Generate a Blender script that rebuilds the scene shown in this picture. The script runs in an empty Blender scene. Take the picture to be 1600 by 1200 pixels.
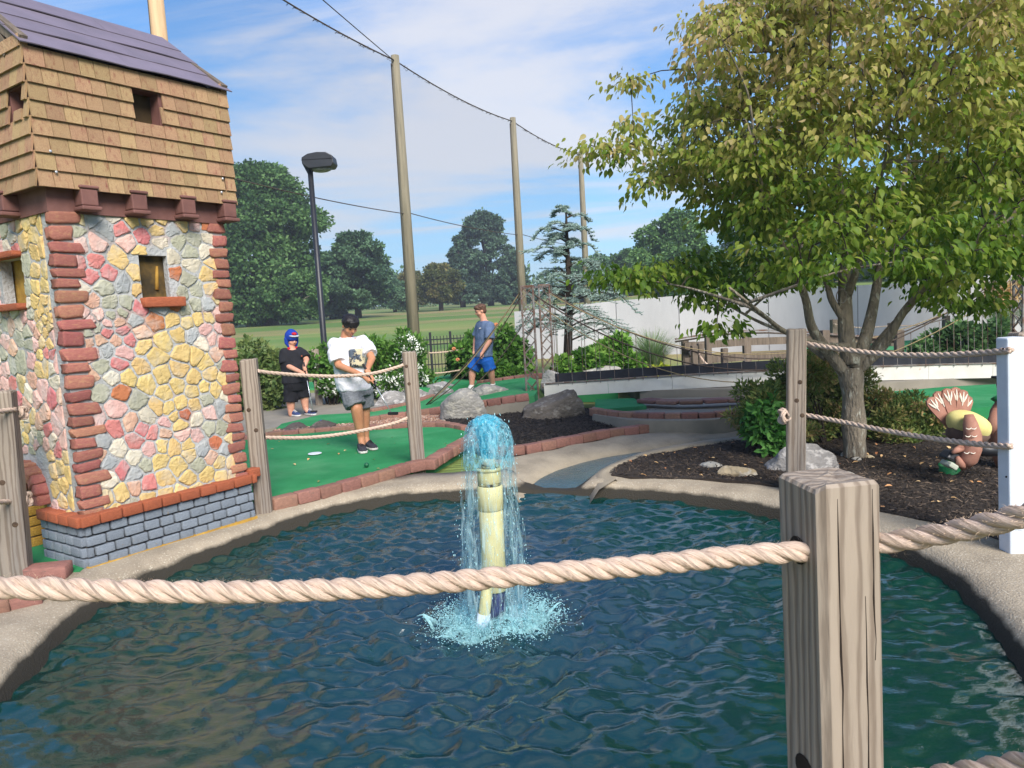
import bpy, bmesh, math, random
import numpy as np
from mathutils import Vector, Matrix, noise
from mathutils.geometry import delaunay_2d_cdt

SC = bpy.context.scene
COL = SC.collection
rnd = random.Random(7)
R = math.radians

# ---------------------------------------------------------------- camera
CAM_H, PITCH, ROLL, FPX = 1.45, R(5.69), R(3.2), 1155.0
_F = Vector((0, math.cos(PITCH), -math.sin(PITCH)))
_r0, _u0 = Vector((1, 0, 0)), Vector((0, math.sin(PITCH), math.cos(PITCH)))
_R = _r0 * math.cos(ROLL) - _u0 * math.sin(ROLL)
_U = _r0 * math.sin(ROLL) + _u0 * math.cos(ROLL)
cd = bpy.data.cameras.new('camera')
cam = bpy.data.objects.new('camera', cd)
COL.objects.link(cam)
cd.sensor_width = 36.0
cd.lens = FPX / 1600 * 36
cd.clip_start, cd.clip_end = 0.05, 6000
cam.matrix_world = Matrix(((_R.x, _U.x, -_F.x, 0), (_R.y, _U.y, -_F.y, 0), (_R.z, _U.z, -_F.z, CAM_H), (0, 0, 0, 1)))
SC.camera = cam

# ---------------------------------------------------------------- sky, sun, exposure
SUN_EL, SUN_AZ = R(38), R(158)          # azimuth clockwise from +Y: behind the camera, to the right
W = bpy.data.worlds.new('World')
SC.world = W
W.use_nodes = True
nt = W.node_tree
nt.nodes.clear()
def wn(t, **k):
    n = nt.nodes.new(t)
    for a, b in k.items(): setattr(n, a, b)
    return n
sky = wn('ShaderNodeTexSky', sky_type='NISHITA', sun_disc=False, sun_elevation=SUN_EL, sun_rotation=SUN_AZ)
sky.air_density, sky.dust_density, sky.ozone_density = 0.85, 0.3, 3.5
tc = wn('ShaderNodeTexCoord')
sep = wn('ShaderNodeSeparateXYZ')
nt.links.new(tc.outputs['Generated'], sep.inputs[0])
zz = wn('ShaderNodeMath', operation='MAXIMUM'); zz.inputs[1].default_value = 0.0
nt.links.new(sep.outputs['Z'], zz.inputs[0])
za = wn('ShaderNodeMath', operation='ADD'); za.inputs[1].default_value = 0.16
nt.links.new(zz.outputs[0], za.inputs[0])
dx = wn('ShaderNodeMath', operation='DIVIDE'); dy = wn('ShaderNodeMath', operation='DIVIDE')
for d_, ax in ((dx, 'X'), (dy, 'Y')):
    nt.links.new(sep.outputs[ax], d_.inputs[0]); nt.links.new(za.outputs[0], d_.inputs[1])
cmb = wn('ShaderNodeCombineXYZ')
nt.links.new(dx.outputs[0], cmb.inputs[0]); nt.links.new(dy.outputs[0], cmb.inputs[1])
def cloud(scale, rot, sx, sy, lo, hi, detail, offs, dist):
    mp = wn('ShaderNodeMapping')
    mp.inputs['Location'].default_value = offs
    mp.inputs['Rotation'].default_value = (0, 0, rot)
    mp.inputs['Scale'].default_value = (sx, sy, 1)
    nt.links.new(cmb.outputs[0], mp.inputs[0])
    n = wn('ShaderNodeTexNoise')
    n.inputs['Scale'].default_value = scale; n.inputs['Detail'].default_value = detail
    n.inputs['Roughness'].default_value = 0.56; n.inputs['Distortion'].default_value = dist
    nt.links.new(mp.outputs[0], n.inputs['Vector'])
    r = wn('ShaderNodeMapRange'); r.interpolation_type = 'SMOOTHERSTEP'
    r.inputs['From Min'].default_value = lo; r.inputs['From Max'].default_value = hi
    nt.links.new(n.outputs['Fac'], r.inputs['Value'])
    return r.outputs[0]
c1 = cloud(0.8, R(20), 0.45, 1.0, 0.44, 0.66, 9, (12.79, 7.01, 0), 0.6)
c2 = cloud(2.0, R(34), 0.3, 1.6, 0.42, 0.8, 9, (1.1, 4.2, 0), 1.1)
mx = wn('ShaderNodeMath', operation='MAXIMUM')
nt.links.new(c1, mx.inputs[0])
m2 = wn('ShaderNodeMath', operation='MULTIPLY'); m2.inputs[1].default_value = 0.9
nt.links.new(c2, m2.inputs[0]); nt.links.new(m2.outputs[0], mx.inputs[1])
fd = wn('ShaderNodeMapRange'); fd.interpolation_type = 'SMOOTHSTEP'
fd.inputs['From Min'].default_value = 0.02; fd.inputs['From Max'].default_value = 0.12
nt.links.new(sep.outputs['Z'], fd.inputs['Value'])
m3 = wn('ShaderNodeMath', operation='MULTIPLY')
nt.links.new(mx.outputs[0], m3.inputs[0]); nt.links.new(fd.outputs[0], m3.inputs[1])
m4 = wn('ShaderNodeMath', operation='MULTIPLY'); m4.inputs[1].default_value = 0.82
nt.links.new(m3.outputs[0], m4.inputs[0])
mixc = wn('ShaderNodeMix', data_type='RGBA')
nt.links.new(m4.outputs[0], mixc.inputs['Factor'])
tint = wn('ShaderNodeMix', data_type='RGBA', blend_type='MULTIPLY')
tint.inputs['Factor'].default_value = 1.0
tint.inputs[7].default_value = (0.52, 0.86, 1.52, 1)
nt.links.new(sky.outputs[0], tint.inputs[6])
dn = wn('ShaderNodeVectorMath', operation='MULTIPLY_ADD')      # soft shoulder over the whole sky, as a camera's tone curve gives
dn.inputs[1].default_value = (.16, .16, .16); dn.inputs[2].default_value = (1, 1, 1)
nt.links.new(tint.outputs[2], dn.inputs[0])
dv = wn('ShaderNodeVectorMath', operation='DIVIDE')
nt.links.new(tint.outputs[2], dv.inputs[0]); nt.links.new(dn.outputs[0], dv.inputs[1])
nt.links.new(dv.outputs[0], mixc.inputs[6])
mixc.inputs[7].default_value = (3.0, 2.98, 3.1, 1)
bg = wn('ShaderNodeBackground'); bg.inputs['Strength'].default_value = 0.064
nt.links.new(mixc.outputs[2], bg.inputs['Color'])
out = wn('ShaderNodeOutputWorld')
nt.links.new(bg.outputs[0], out.inputs['Surface'])

sd = bpy.data.lights.new('sun', 'SUN')
sd.energy, sd.angle, sd.color = 1.5, R(30), (1.0, 0.94, 0.87)
sun = bpy.data.objects.new('sun', sd)
COL.objects.link(sun)
_sd = Vector((math.sin(SUN_AZ) * math.cos(SUN_EL), math.cos(SUN_AZ) * math.cos(SUN_EL), math.sin(SUN_EL)))
sun.rotation_euler = (-_sd).to_track_quat('-Z', 'Y').to_euler()
sun.location = (0, 0, 30)
VS = SC.view_settings
VS.view_transform, VS.look, VS.gamma, VS.use_curve_mapping = 'Standard', 'None', 1.0, False
VS.exposure = 2.2
SC.render.engine = 'CYCLES'
SC.cycles.max_bounces = 6
SC.cycles.transparent_max_bounces = 24
SC.cycles.caustics_reflective = False
SC.cycles.caustics_refractive = False

# ---------------------------------------------------------------- helpers: picture ray -> place
def ray(px, py):
    return _F + _R * ((px - 800) / FPX) + _U * ((600 - py) / FPX)
def G(px, py, z=0.0):
    d = ray(px, py); t = (z - CAM_H) / d.z
    return Vector((d.x * t, d.y * t, z))
def D(px, py, Y):
    d = ray(px, py); t = Y / d.y
    return Vector((d.x * t, Y, CAM_H + d.z * t))
def pixof(p):
    v = p - Vector((0, 0, CAM_H)); w = v.dot(_F)
    return (800 + v.dot(_R) / w * FPX, 600 - v.dot(_U) / w * FPX) if w > 0.01 else (-9999, -9999)
def S(r, g, b, k=1.0):
    f = lambda c: ((c / 255 + 0.055) / 1.055) ** 2.4 if c > 10 else c / 255 / 12.92
    return (f(r) * k, f(g) * k, f(b) * k, 1)
def lerp(a, b, t): return a + (b - a) * t
def sstep(a, b, x):
    t = min(1, max(0, (x - a) / (b - a))); return t * t * (3 - 2 * t)
def cat(pts, n=6, closed=False):
    """Catmull-Rom through Vectors"""
    P = [Vector(p) for p in pts]; out = []; m = len(P)
    for i in range(m if closed else m - 1):
        if closed: a, b, c, d = P[i - 1], P[i], P[(i + 1) % m], P[(i + 2) % m]
        else: a, b, c, d = P[max(0, i - 1)], P[i], P[i + 1], P[min(m - 1, i + 2)]
        for k in range(n):
            t = k / n
            out.append(0.5 * ((2 * b) + (c - a) * t + (2 * a - 5 * b + 4 * c - d) * t * t + (3 * b - 3 * c + d - a) * t ** 3))
    if not closed: out.append(P[-1].copy())
    return out
def resample(pts, step):
    L = [0]
    for a, b in zip(pts, pts[1:]): L.append(L[-1] + (b - a).length)
    n = max(1, int(round(L[-1] / step))); out = []; j = 0
    for i in range(n + 1):
        s = L[-1] * i / n
        while j < len(pts) - 2 and L[j + 1] < s: j += 1
        t = (s - L[j]) / max(1e-9, L[j + 1] - L[j]); out.append(pts[j].lerp(pts[j + 1], min(1, max(0, t))))
    return out

# ---------------------------------------------------------------- helpers: objects
def props(o, label=None, cat_=None, group=None, kind=None):
    if label: o['label'] = label
    if cat_: o['category'] = cat_
    if group: o['group'] = group
    if kind: o['kind'] = kind
    return o
def empty(name, loc, label=None, cat_=None, group=None):
    o = bpy.data.objects.new(name, None); COL.objects.link(o); o.location = loc
    o.empty_display_size = 0.1
    return props(o, label, cat_, group)
def adopt(o, parent):
    if parent is None: return o
    o.parent = parent
    if parent.type == 'EMPTY': o.matrix_parent_inverse = Matrix.Translation(-Vector(parent.location))
    return o
def addobj(name, me, parent=None, mat=None):
    if mat is not None and len(me.materials) == 0: me.materials.append(mat)
    o = bpy.data.objects.new(name, me); COL.objects.link(o)
    return adopt(o, parent)
def npmesh(name, V, F, smooth=False, mat=None, col=None):
    """V (n,3) float array, F (m,k) int array (one face size), col: (m,) float per face -> attribute 'var'"""
    V = np.asarray(V, dtype=np.float32); F = np.asarray(F, dtype=np.int32)
    me = bpy.data.meshes.new(name)
    m, k = F.shape
    me.vertices.add(len(V)); me.vertices.foreach_set('co', V.ravel())
    me.loops.add(m * k); me.loops.foreach_set('vertex_index', F.ravel())
    me.polygons.add(m); me.polygons.foreach_set('loop_start', np.arange(0, m * k, k, dtype=np.int32))
    if smooth: me.polygons.foreach_set('use_smooth', np.ones(m, dtype=bool))
    if col is not None:
        a = me.attributes.new('var', 'FLOAT', 'FACE'); a.data.foreach_set('value', np.asarray(col, dtype=np.float32))
    me.update(calc_edges=True)
    if mat: me.materials.append(mat)
    return me

class MB:
    def __init__(s): s.v, s.f = [], []
    def add(s, vs, fs):
        b = len(s.v); s.v += [tuple(v) for v in vs]; s.f += [tuple(i + b for i in f) for f in fs]; return s
    def box(s, c, size, rot=None, taper=1.0):
        hx, hy, hz = (d / 2 for d in size); c = Vector(c); vs = []
        for z in (-1, 1):
            k = taper if z > 0 else 1
            for x, y in ((-1, -1), (1, -1), (1, 1), (-1, 1)):
                p = Vector((x * hx * k, y * hy * k, z * hz))
                if rot is not None: p = rot @ p
                vs.append(c + p)
        return s.add(vs, [(0, 3, 2, 1), (4, 5, 6, 7), (0, 1, 5, 4), (1, 2, 6, 5), (2, 3, 7, 6), (3, 0, 4, 7)])
    def bar(s, a, b, w, h=None, up=(0, 0, 1)):
        a, b = Vector(a), Vector(b); t = (b - a).normalized(); x = t.cross(Vector(up))
        if x.length < 1e-4: x = t.cross(Vector((0, 1, 0)))
        x.normalize(); y = x.cross(t); h = h or w
        m = Matrix((x, t, y)).transposed()
        return s.box((a + b) / 2, (w, (b - a).length, h), m)
    def tube(s, pts, rad, n=8, cap=True):
        pts = [Vector(p) for p in pts]; m = len(pts)
        if not hasattr(rad, '__len__'): rad = [rad] * m
        vs, fs = [], []; ref = Vector((0.3, 0.9, 0.2)); u = None
        for i, p in enumerate(pts):
            t = (pts[min(m - 1, i + 1)] - pts[max(0, i - 1)]).normalized()
            if u is None:
                u = t.cross(ref)
                if u.length < 0.05: u = t.cross(Vector((1, 0, 0)))
            else: u = u - t * u.dot(t)
            u.normalize(); w = t.cross(u)
            for k in range(n):
                a = 2 * math.pi * k / n
                vs.append(p + (u * math.cos(a) + w * math.sin(a)) * rad[i])
        for i in range(m - 1):
            for k in range(n):
                k2 = (k + 1) % n
                fs.append((i * n + k, i * n + k2, (i + 1) * n + k2, (i + 1) * n + k))
        if cap: fs.append(tuple(reversed(range(n)))); fs.append(tuple(range((m - 1) * n, m * n)))
        return s.add(vs, fs)
    def lathe(s, prof, n=20, c=(0, 0, 0), axis=None):
        c = Vector(c); q = Vector((0, 0, 1)).rotation_difference(Vector(axis)) if axis else None
        vs, fs = [], []
        for r, z in prof:
            for k in range(n):
                a = 2 * math.pi * k / n; p = Vector((r * math.cos(a), r * math.sin(a), z))
                if q: p = q @ p
                vs.append(c + p)
        for i in range(len(prof) - 1):
            for k in range(n):
                k2 = (k + 1) % n; fs.append((i * n + k, i * n + k2, (i + 1) * n + k2, (i + 1) * n + k))
        fs.append(tuple(reversed(range(n)))); fs.append(tuple(range((len(prof) - 1) * n, len(prof) * n)))
        return s.add(vs, fs)
    def ball(s, c, r, nu=12, nv=8, rot=None, jit=0.0, seed=0):
        c = Vector(c); r = Vector(r) if hasattr(r, '__len__') else Vector((r, r, r)); vs, fs = [], []
        def put(p):
            if jit: p = p * (1 + jit * noise.noise(p * 1.7 + Vector((seed * 7.1, seed * 3.3, 0))))
            p = Vector((p.x * r.x, p.y * r.y, p.z * r.z))
            vs.append(c + (rot @ p if rot is not None else p))
        put(Vector((0, 0, -1)))
        for i in range(1, nv):
            th = math.pi * i / nv
            for k in range(nu):
                a = 2 * math.pi * k / nu; put(Vector((math.sin(th) * math.cos(a), math.sin(th) * math.sin(a), -math.cos(th))))
        put(Vector((0, 0, 1)))
        for k in range(nu): fs.append((0, 1 + (k + 1) % nu, 1 + k))
        for i in range(nv - 2):
            for k in range(nu):
                a = 1 + i * nu; fs.append((a + k, a + (k + 1) % nu, a + nu + (k + 1) % nu, a + nu + k))
        b = 1 + (nv - 2) * nu; t = len(vs) - 1
        for k in range(nu): fs.append((b + k, b + (k + 1) % nu, t))
        return s.add(vs, fs)
    def mesh(s, name, mat=None, smooth=False):
        me = bpy.data.meshes.new(name); me.from_pydata(s.v, [], s.f)
        if smooth: me.polygons.foreach_set('use_smooth', [True] * len(me.polygons))
        if mat: me.materials.append(mat)
        me.update(); return me
    def build(s, name, mat=None, parent=None, smooth=False, bevel=0, seg=2):
        o = addobj(name, s.mesh(name, mat, smooth), parent)
        if bevel:
            b = o.modifiers.new('bevel', 'BEVEL'); b.width = bevel; b.segments = seg; b.limit_method = 'ANGLE'
        return o

def sheet(name, poly, zf, mat, thick=0.2, step=None, parent=None, kind='structure', smooth=True):
    """filled outline (list of Vectors) at height zf(x, y), with a skirt hanging down"""
    P = [(p[0], p[1]) for p in poly]; n = len(P); pts = [Vector(p) for p in P]
    if step:
        xs, ys = [p[0] for p in P], [p[1] for p in P]
        x = min(xs)
        while x < max(xs):
            y = min(ys)
            while y < max(ys):
                q = (x + rnd.uniform(-.2, .2) * step, y + rnd.uniform(-.2, .2) * step)
                if inside(q, P) and min((q[0] - a[0]) ** 2 + (q[1] - a[1]) ** 2 for a in P) > (step * .4) ** 2: pts.append(Vector(q))
                y += step
            x += step
    V, E, F, _, _, _ = delaunay_2d_cdt(pts, [(i, (i + 1) % n) for i in range(n)], [], 0, 1e-5)
    m = MB(); fs = []
    for f in F:
        cx = sum(V[i][0] for i in f) / len(f); cy = sum(V[i][1] for i in f) / len(f)
        if inside((cx, cy), P): fs.append(tuple(f))
    m.add([(v[0], v[1], zf(v[0], v[1])) for v in V], fs)
    if thick:
        b = len(m.v); m.v += [(p[0], p[1], zf(p[0], p[1])) for p in P] + [(p[0], p[1], zf(p[0], p[1]) - thick) for p in P]
        m.f += [(b + i, b + (i + 1) % n, b + n + (i + 1) % n, b + n + i) for i in range(n)]
    o = m.build(name, mat, parent)
    bm = bmesh.new(); bm.from_mesh(o.data); bmesh.ops.recalc_face_normals(bm, faces=bm.faces)
    for f in bm.faces:
        if abs(f.normal.z) > .5 and f.normal.z < 0: f.normal_flip()
    bm.to_mesh(o.data); bm.free()
    if kind: o['kind'] = kind
    return o
def inside(q, P):
    x, y = q; c = False; j = len(P) - 1
    for i in range(len(P)):
        xi, yi = P[i]; xj, yj = P[j]
        if (yi > y) != (yj > y) and x < (xj - xi) * (y - yi) / (yj - yi) + xi: c = not c
        j = i
    return c

# ---------------------------------------------------------------- materials
def mat(name, c1, c2=None, rough=0.8, scale=8, detail=6, lo=0.35, hi=0.65, bump=0.0, bscale=60, bdist=0.01, stretch=(1, 1, 1),
        c3=None, s3=2.0, lo3=0.55, hi3=0.7, var=0.0, hue=0.0, spec=0.3, metal=0.0, attr=None, trans=0.0, bdetail=5, coat=0):
    m = bpy.data.materials.new(name); m.use_nodes = True; t = m.node_tree; N = t.nodes; L = t.links
    b = N['Principled BSDF']; b.inputs['Roughness'].default_value = rough
    b.inputs['Specular IOR Level'].default_value = spec; b.inputs['Metallic'].default_value = metal
    if coat: b.inputs['Coat Weight'].default_value = coat
    tcn = N.new('ShaderNodeTexCoord'); mp = N.new('ShaderNodeMapping'); mp.inputs['Scale'].default_value = stretch
    L.new(tcn.outputs['Object'], mp.inputs[0]); vec = mp.outputs[0]
    oi = N.new('ShaderNodeObjectInfo')
    if var:
        ad = N.new('ShaderNodeVectorMath'); ad.operation = 'MULTIPLY_ADD'
        cb = N.new('ShaderNodeCombineXYZ')
        for i in range(3): L.new(oi.outputs['Random'], cb.inputs[i])
        L.new(cb.outputs[0], ad.inputs[0]); ad.inputs[1].default_value = (37, 91, 53); L.new(vec, ad.inputs[2]); vec = ad.outputs[0]
    def nz(sc, de, l, h, v=vec):
        n = N.new('ShaderNodeTexNoise'); n.inputs['Scale'].default_value = sc; n.inputs['Detail'].default_value = de
        n.inputs['Roughness'].default_value = 0.62
        L.new(v, n.inputs['Vector']); r = N.new('ShaderNodeMapRange'); r.inputs['From Min'].default_value = l; r.inputs['From Max'].default_value = h
        L.new(n.outputs['Fac'], r.inputs['Value']); return r.outputs[0]
    colr = None
    def mix(f, a, bb, ty='MIX'):
        x = N.new('ShaderNodeMix'); x.data_type = 'RGBA'; x.blend_type = ty
        if isinstance(f, (int, float)): x.inputs['Factor'].default_value = f
        else: L.new(f, x.inputs['Factor'])
        for sl, val in ((6, a), (7, bb)):
            if isinstance(val, tuple): x.inputs[sl].default_value = val
            else: L.new(val, x.inputs[sl])
        return x.outputs[2]
    if attr:
        an = N.new('ShaderNodeAttribute'); an.attribute_name = 'var'; rp = N.new('ShaderNodeValToRGB')
        els = rp.color_ramp.elements
        for i, (pos, c) in enumerate(attr):
            e = els[i] if i < 2 else els.new(pos)
            e.position = pos; e.color = c
        L.new(an.outputs['Fac'], rp.inputs[0]); colr = rp.outputs[0]
        if c2: colr = mix(nz(scale, detail, lo, hi), colr, c2)
    else:
        colr = mix(nz(scale, detail, lo, hi), c1, c2) if c2 else c1
    if c3: colr = mix(nz(s3, 5, lo3, hi3), colr, c3)
    if var:
        hs = N.new('ShaderNodeHueSaturation')
        r = N.new('ShaderNodeMapRange'); r.inputs['To Min'].default_value = 1 - var; r.inputs['To Max'].default_value = 1 + var
        L.new(oi.outputs['Random'], r.inputs['Value']); L.new(r.outputs[0], hs.inputs['Value'])
        if hue:
            r2 = N.new('ShaderNodeMath'); r2.operation = 'PINGPONG'; mm = N.new('ShaderNodeMath'); mm.operation = 'MULTIPLY'; mm.inputs[1].default_value = 7.3
            L.new(oi.outputs['Random'], mm.inputs[0]); L.new(mm.outputs[0], r2.inputs[0]); r2.inputs[1].default_value = 1
            r3 = N.new('ShaderNodeMapRange'); r3.inputs['To Min'].default_value = 0.5 - hue; r3.inputs['To Max'].default_value = 0.5 + hue
            L.new(r2.outputs[0], r3.inputs['Value']); L.new(r3.outputs[0], hs.inputs['Hue'])
        if isinstance(colr, tuple): hs.inputs['Color'].default_value = colr
        else: L.new(colr, hs.inputs['Color'])
        colr = hs.outputs[0]
    if isinstance(colr, tuple): b.inputs['Base Color'].default_value = colr
    else: L.new(colr, b.inputs['Base Color'])
    if bump:
        n = N.new('ShaderNodeTexNoise'); n.inputs['Scale'].default_value = bscale; n.inputs['Detail'].default_value = bdetail
        L.new(vec, n.inputs['Vector']); bp = N.new('ShaderNodeBump'); bp.inputs['Strength'].default_value = bump; bp.inputs['Distance'].default_value = bdist
        L.new(n.outputs['Fac'], bp.inputs['Height']); L.new(bp.outputs[0], b.inputs['Normal'])
    if trans:
        tr = N.new('ShaderNodeBsdfTranslucent'); ms = N.new('ShaderNodeMixShader'); ms.inputs[0].default_value = trans
        if isinstance(colr, tuple): tr.inputs[0].default_value = colr
        else: L.new(colr, tr.inputs[0])
        L.new(b.outputs[0], ms.inputs[1]); L.new(tr.outputs[0], ms.inputs[2]); L.new(ms.outputs[0], N['Material Output'].inputs['Surface'])
    return m
# ================================================================ the setting
ZW = -0.17                                   # pond level; the front putting green is z = 0
M_grass = mat('grass_field', S(96, 130, 62, .85), S(142, 146, 84, .85), 0.95, 0.12, 9, .38, .66, bump=.8, bscale=9, bdist=.1, stretch=(.35, 1.3, 1),
              c3=S(166, 148, 104, .8), s3=0.06, lo3=.5, hi3=.62)
M_conc = mat('old_concrete', S(172, 160, 140, .85), S(136, 126, 110, .85), .9, 3.5, 9, .3, .7, bump=.7, bscale=130, bdist=.006,
             c3=S(176, 165, 140, .8), s3=60, lo3=.58, hi3=.66)
M_path = mat('path_concrete', S(160, 152, 138, .8), S(134, 128, 116, .8), .9, 2, 8, .3, .7, bump=.3, bscale=160, bdist=.003)
M_turf = mat('green_turf', S(64, 154, 98, .82), S(48, 132, 80, .82), .95, 2.2, 8, .3, .7, bump=.9, bscale=420, bdist=.004, bdetail=2,
             c3=S(98, 164, 116, .8), s3=.9, lo3=.48, hi3=.75, spec=.1)
M_mulch = mat('black_mulch', S(44, 40, 38, .8), S(70, 62, 56, .8), .95, 70, 6, .35, .7, bump=1, bscale=110, bdist=.02)
M_mulchb = mat('brown_mulch', S(72, 62, 54, .8), S(52, 46, 42, .8), .95, 60, 6, .35, .7, bump=1, bscale=110, bdist=.02)
M_gravel = mat('gravel_bed', S(150, 112, 92, .8), S(96, 78, 66, .8), .95, 60, 5, .3, .7, bump=1, bscale=80, bdist=.02)

# --- pond outline at the water line, anticlockwise seen in plan
wl_px = [(-60, 1190), (0, 1108), (60, 1042), (115, 988), (200, 930), (300, 888), (420, 840), (520, 806), (620, 787), (720, 780), (790, 776),
         (850, 773), (905, 776), (1000, 780), (1100, 790), (1180, 803), (1240, 817), (1330, 843), (1400, 870), (1470, 908), (1530, 965), (1580, 1030), (1640, 1120)]
wl = [G(x, y, ZW) for x, y in wl_px]
wl += [Vector((1.75, 2.0, ZW)), Vector((1.35, 1.45, ZW)), Vector((.5, 1.15, ZW)), Vector((-.8, 1.15, ZW)), Vector((-1.5, 1.5, ZW))]
WL = resample(cat(wl, 5, True) + [wl[0]], 0.08)[:-1]
nW = len(WL)
def normals2(P):
    out = []
    for i in range(len(P)):
        t = (P[(i + 1) % len(P)] - P[i - 1]); out.append(Vector((-t.y, t.x, 0)).normalized())
    return out
NW_ = normals2(WL)
cen = sum(WL, Vector()) / nW
if NW_[0].dot(WL[0] - cen) < 0: NW_ = [-n for n in NW_]
prof = [(-.34, -.62), (-.12, -.36), (-.03, -.24), (0, -.17), (.022, -.115), (.05, -.078), (.09, -.056), (.15, -.045), (.3, -.042), (.56, -.043), (.58, -.2)]
m = MB(); kP = len(prof)
outl = []
for i, (p, n) in enumerate(zip(WL, NW_)):
    px, py = pixof(p)
    low = sstep(790, 840, px) * (1 - sstep(885, 925, px)) * (1 if py < 800 and p.y > 3 else 0)
    for k, (o_, z) in enumerate(prof):
        q = p + n * o_
        z2 = lerp(z, min(z, -.135), low)
        if k > 3: z2 += .008 * noise.noise(q * 5) + .014 * noise.noise(q * 1.3) + .004 * noise.noise(q * 17)
        m.v.append((q.x, q.y, z2))
    outl.append(p + n * .5)
for i in range(nW):
    j = (i + 1) % nW
    for k in range(kP - 1): m.f.append((i * kP + k, i * kP + k + 1, j * kP + k + 1, j * kP + k))
M_rim = mat('rim_concrete', S(182, 168, 146, .85), S(146, 134, 116, .85), .9, 3.5, 9, .3, .7, bump=.7, bscale=90, bdist=.011, c3=S(206, 196, 176, .85), s3=80, lo3=.57, hi3=.66)
# wet algae band just above the water: a real stain that follows the water line
t_ = M_rim.node_tree; N_ = t_.nodes; L_ = t_.links
geo = N_.new('ShaderNodeNewGeometry'); sx = N_.new('ShaderNodeSeparateXYZ'); L_.new(geo.outputs['Position'], sx.inputs[0])
nn = N_.new('ShaderNodeTexNoise'); nn.inputs['Scale'].default_value = 7; nn.inputs['Detail'].default_value = 6
L_.new(geo.outputs['Position'], nn.inputs['Vector'])
ma = N_.new('ShaderNodeMath'); ma.operation = 'MULTIPLY_ADD'; ma.inputs[1].default_value = -.05
L_.new(nn.outputs['Fac'], ma.inputs[0]); L_.new(sx.outputs['Z'], ma.inputs[2])
mr = N_.new('ShaderNodeMapRange'); mr.inputs['From Min'].default_value = -.13; mr.inputs['From Max'].default_value = -.105
L_.new(ma.outputs[0], mr.inputs['Value'])
bs = N_['Principled BSDF']; src = bs.inputs['Base Color'].links[0].from_socket
mxn = N_.new('ShaderNodeMix'); mxn.data_type = 'RGBA'; L_.new(mr.outputs[0], mxn.inputs['Factor']); mxn.inputs[6].default_value = S(58, 54, 46, .8)
L_.new(src, mxn.inputs[7]); L_.new(mxn.outputs[2], bs.inputs['Base Color'])
props(m.build('pond_rim', M_rim, smooth=True), kind='structure')

# --- ground sheet with the pond cut out
def terr(x, y):
    r = math.hypot(x, y)
    z = -.14
    z += .16 * sstep(11.5, 15, y) + 1.25 * sstep(17, 62, y) + 0.018 * max(0, y - 50) * sstep(50, 90, y)
    z += 1.0 * sstep(4, 26, x) * sstep(24, 60, y)
    if y > 18: z += .12 * noise.noise(Vector((x * .06, y * .06, 0)))
    return min(z, 9)
pts = [Vector((p.x, p.y)) for p in outl[::3]]; nb = len(pts)
hole = [(p.x, p.y) for p in pts]
r_ = 3.0
while r_ < 4000:
    nn_ = 40 if r_ < 12 else 72
    for k in range(nn_):
        a = 2 * math.pi * (k + .5 * (int(r_ * 10) % 2)) / nn_
        q = (r_ * math.sin(a), 3 + r_ * math.cos(a))
        if not inside(q, hole): pts.append(Vector(q))
    r_ *= 1.13
V, E, F, _, _, _ = delaunay_2d_cdt(pts, [(i, (i + 1) % nb) for i in range(nb)], [], 0, 1e-5)
m = MB()
m.add([(v[0], v[1], terr(v[0], v[1])) for v in V], [tuple(f) for f in F if not inside((sum(V[i][0] for i in f) / 3, sum(V[i][1] for i in f) / 3), hole)])
props(m.build('ground', M_grass, smooth=True), kind='structure')

# --- pond floor
M_floor = mat('pond_floor', S(70, 82, 60, .7), S(38, 56, 46, .7), .9, 2.2, 8, .3, .7, bump=.6, bscale=9, bdist=.05, c3=S(96, 92, 62, .7), s3=3.3, lo3=.55, hi3=.65)
m = MB()
fl = [p - n * .3 for p, n in zip(WL, NW_)]
ring = [(1, -.58), (.82, -.75), (.5, -.85), (.01, -.9)]
for k, z in ring:
    for p in fl: q = cen.lerp(p, k); m.v.append((q.x, q.y, z + .06 * noise.noise(q * 2.3)))
for k in range(3):
    for i in range(nW):
        j = (i + 1) % nW; m.f.append((k * nW + i, k * nW + j, (k + 1) * nW + j, (k + 1) * nW + i))
props(m.build('pond_floor', M_floor, smooth=True), kind='structure')

# --- water: a real wave surface, denser towards the camera
FX = G(775, 975, ZW)                          # foot of the fountain
def wave(x, y):
    dx, dy = x - FX.x, y - FX.y; r = math.hypot(dx, dy)
    a = math.atan2(dy, dx)
    amp = .0085 * math.exp(-r / 1.5) * (.55 + .9 * noise.noise(Vector((x * 1.3, y * 1.3, 7))))
    w = amp * math.sin(r * 36 + 4.5 * noise.noise(Vector((x * 1.9, y * 1.9, 2))) + 1.2 * math.sin(a * 3))
    v = Vector((x, y, 0))
    calm = sstep(.25, 1.0, r + .55 * noise.noise(v * 1.1 + Vector((3, 0, 0)))) * (1 - sstep(2.6, 4.0, y)) * (sstep(.2, 1.0, -dx - .1) + sstep(.5, 1.3, dx))
    k = (.9 + 1.2 * math.exp(-r / .9)) * (1 - .7 * min(1, calm))
    w += k * (.028 * noise.noise(v * 2.7 + Vector((0, 0, 5))) + .03 * noise.noise(Vector((x * 6.4, y * 10.4, 9))) + .016 * noise.noise(Vector((x * 13, y * 19.5, 3))))
    return w + .02 * math.exp(-(r / .3) ** 2)
xs = np.arange(-4.6, 3.6, .018); ys = np.arange(.95, 8.3, .018)
nx, ny = len(xs), len(ys)
Vv = np.zeros((nx * ny, 3), dtype=np.float32)
wpoly = [((p + n * .03).x, (p + n * .03).y) for p, n in zip(WL, NW_)][::2]
keep = np.zeros((nx, ny), dtype=bool)
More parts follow.
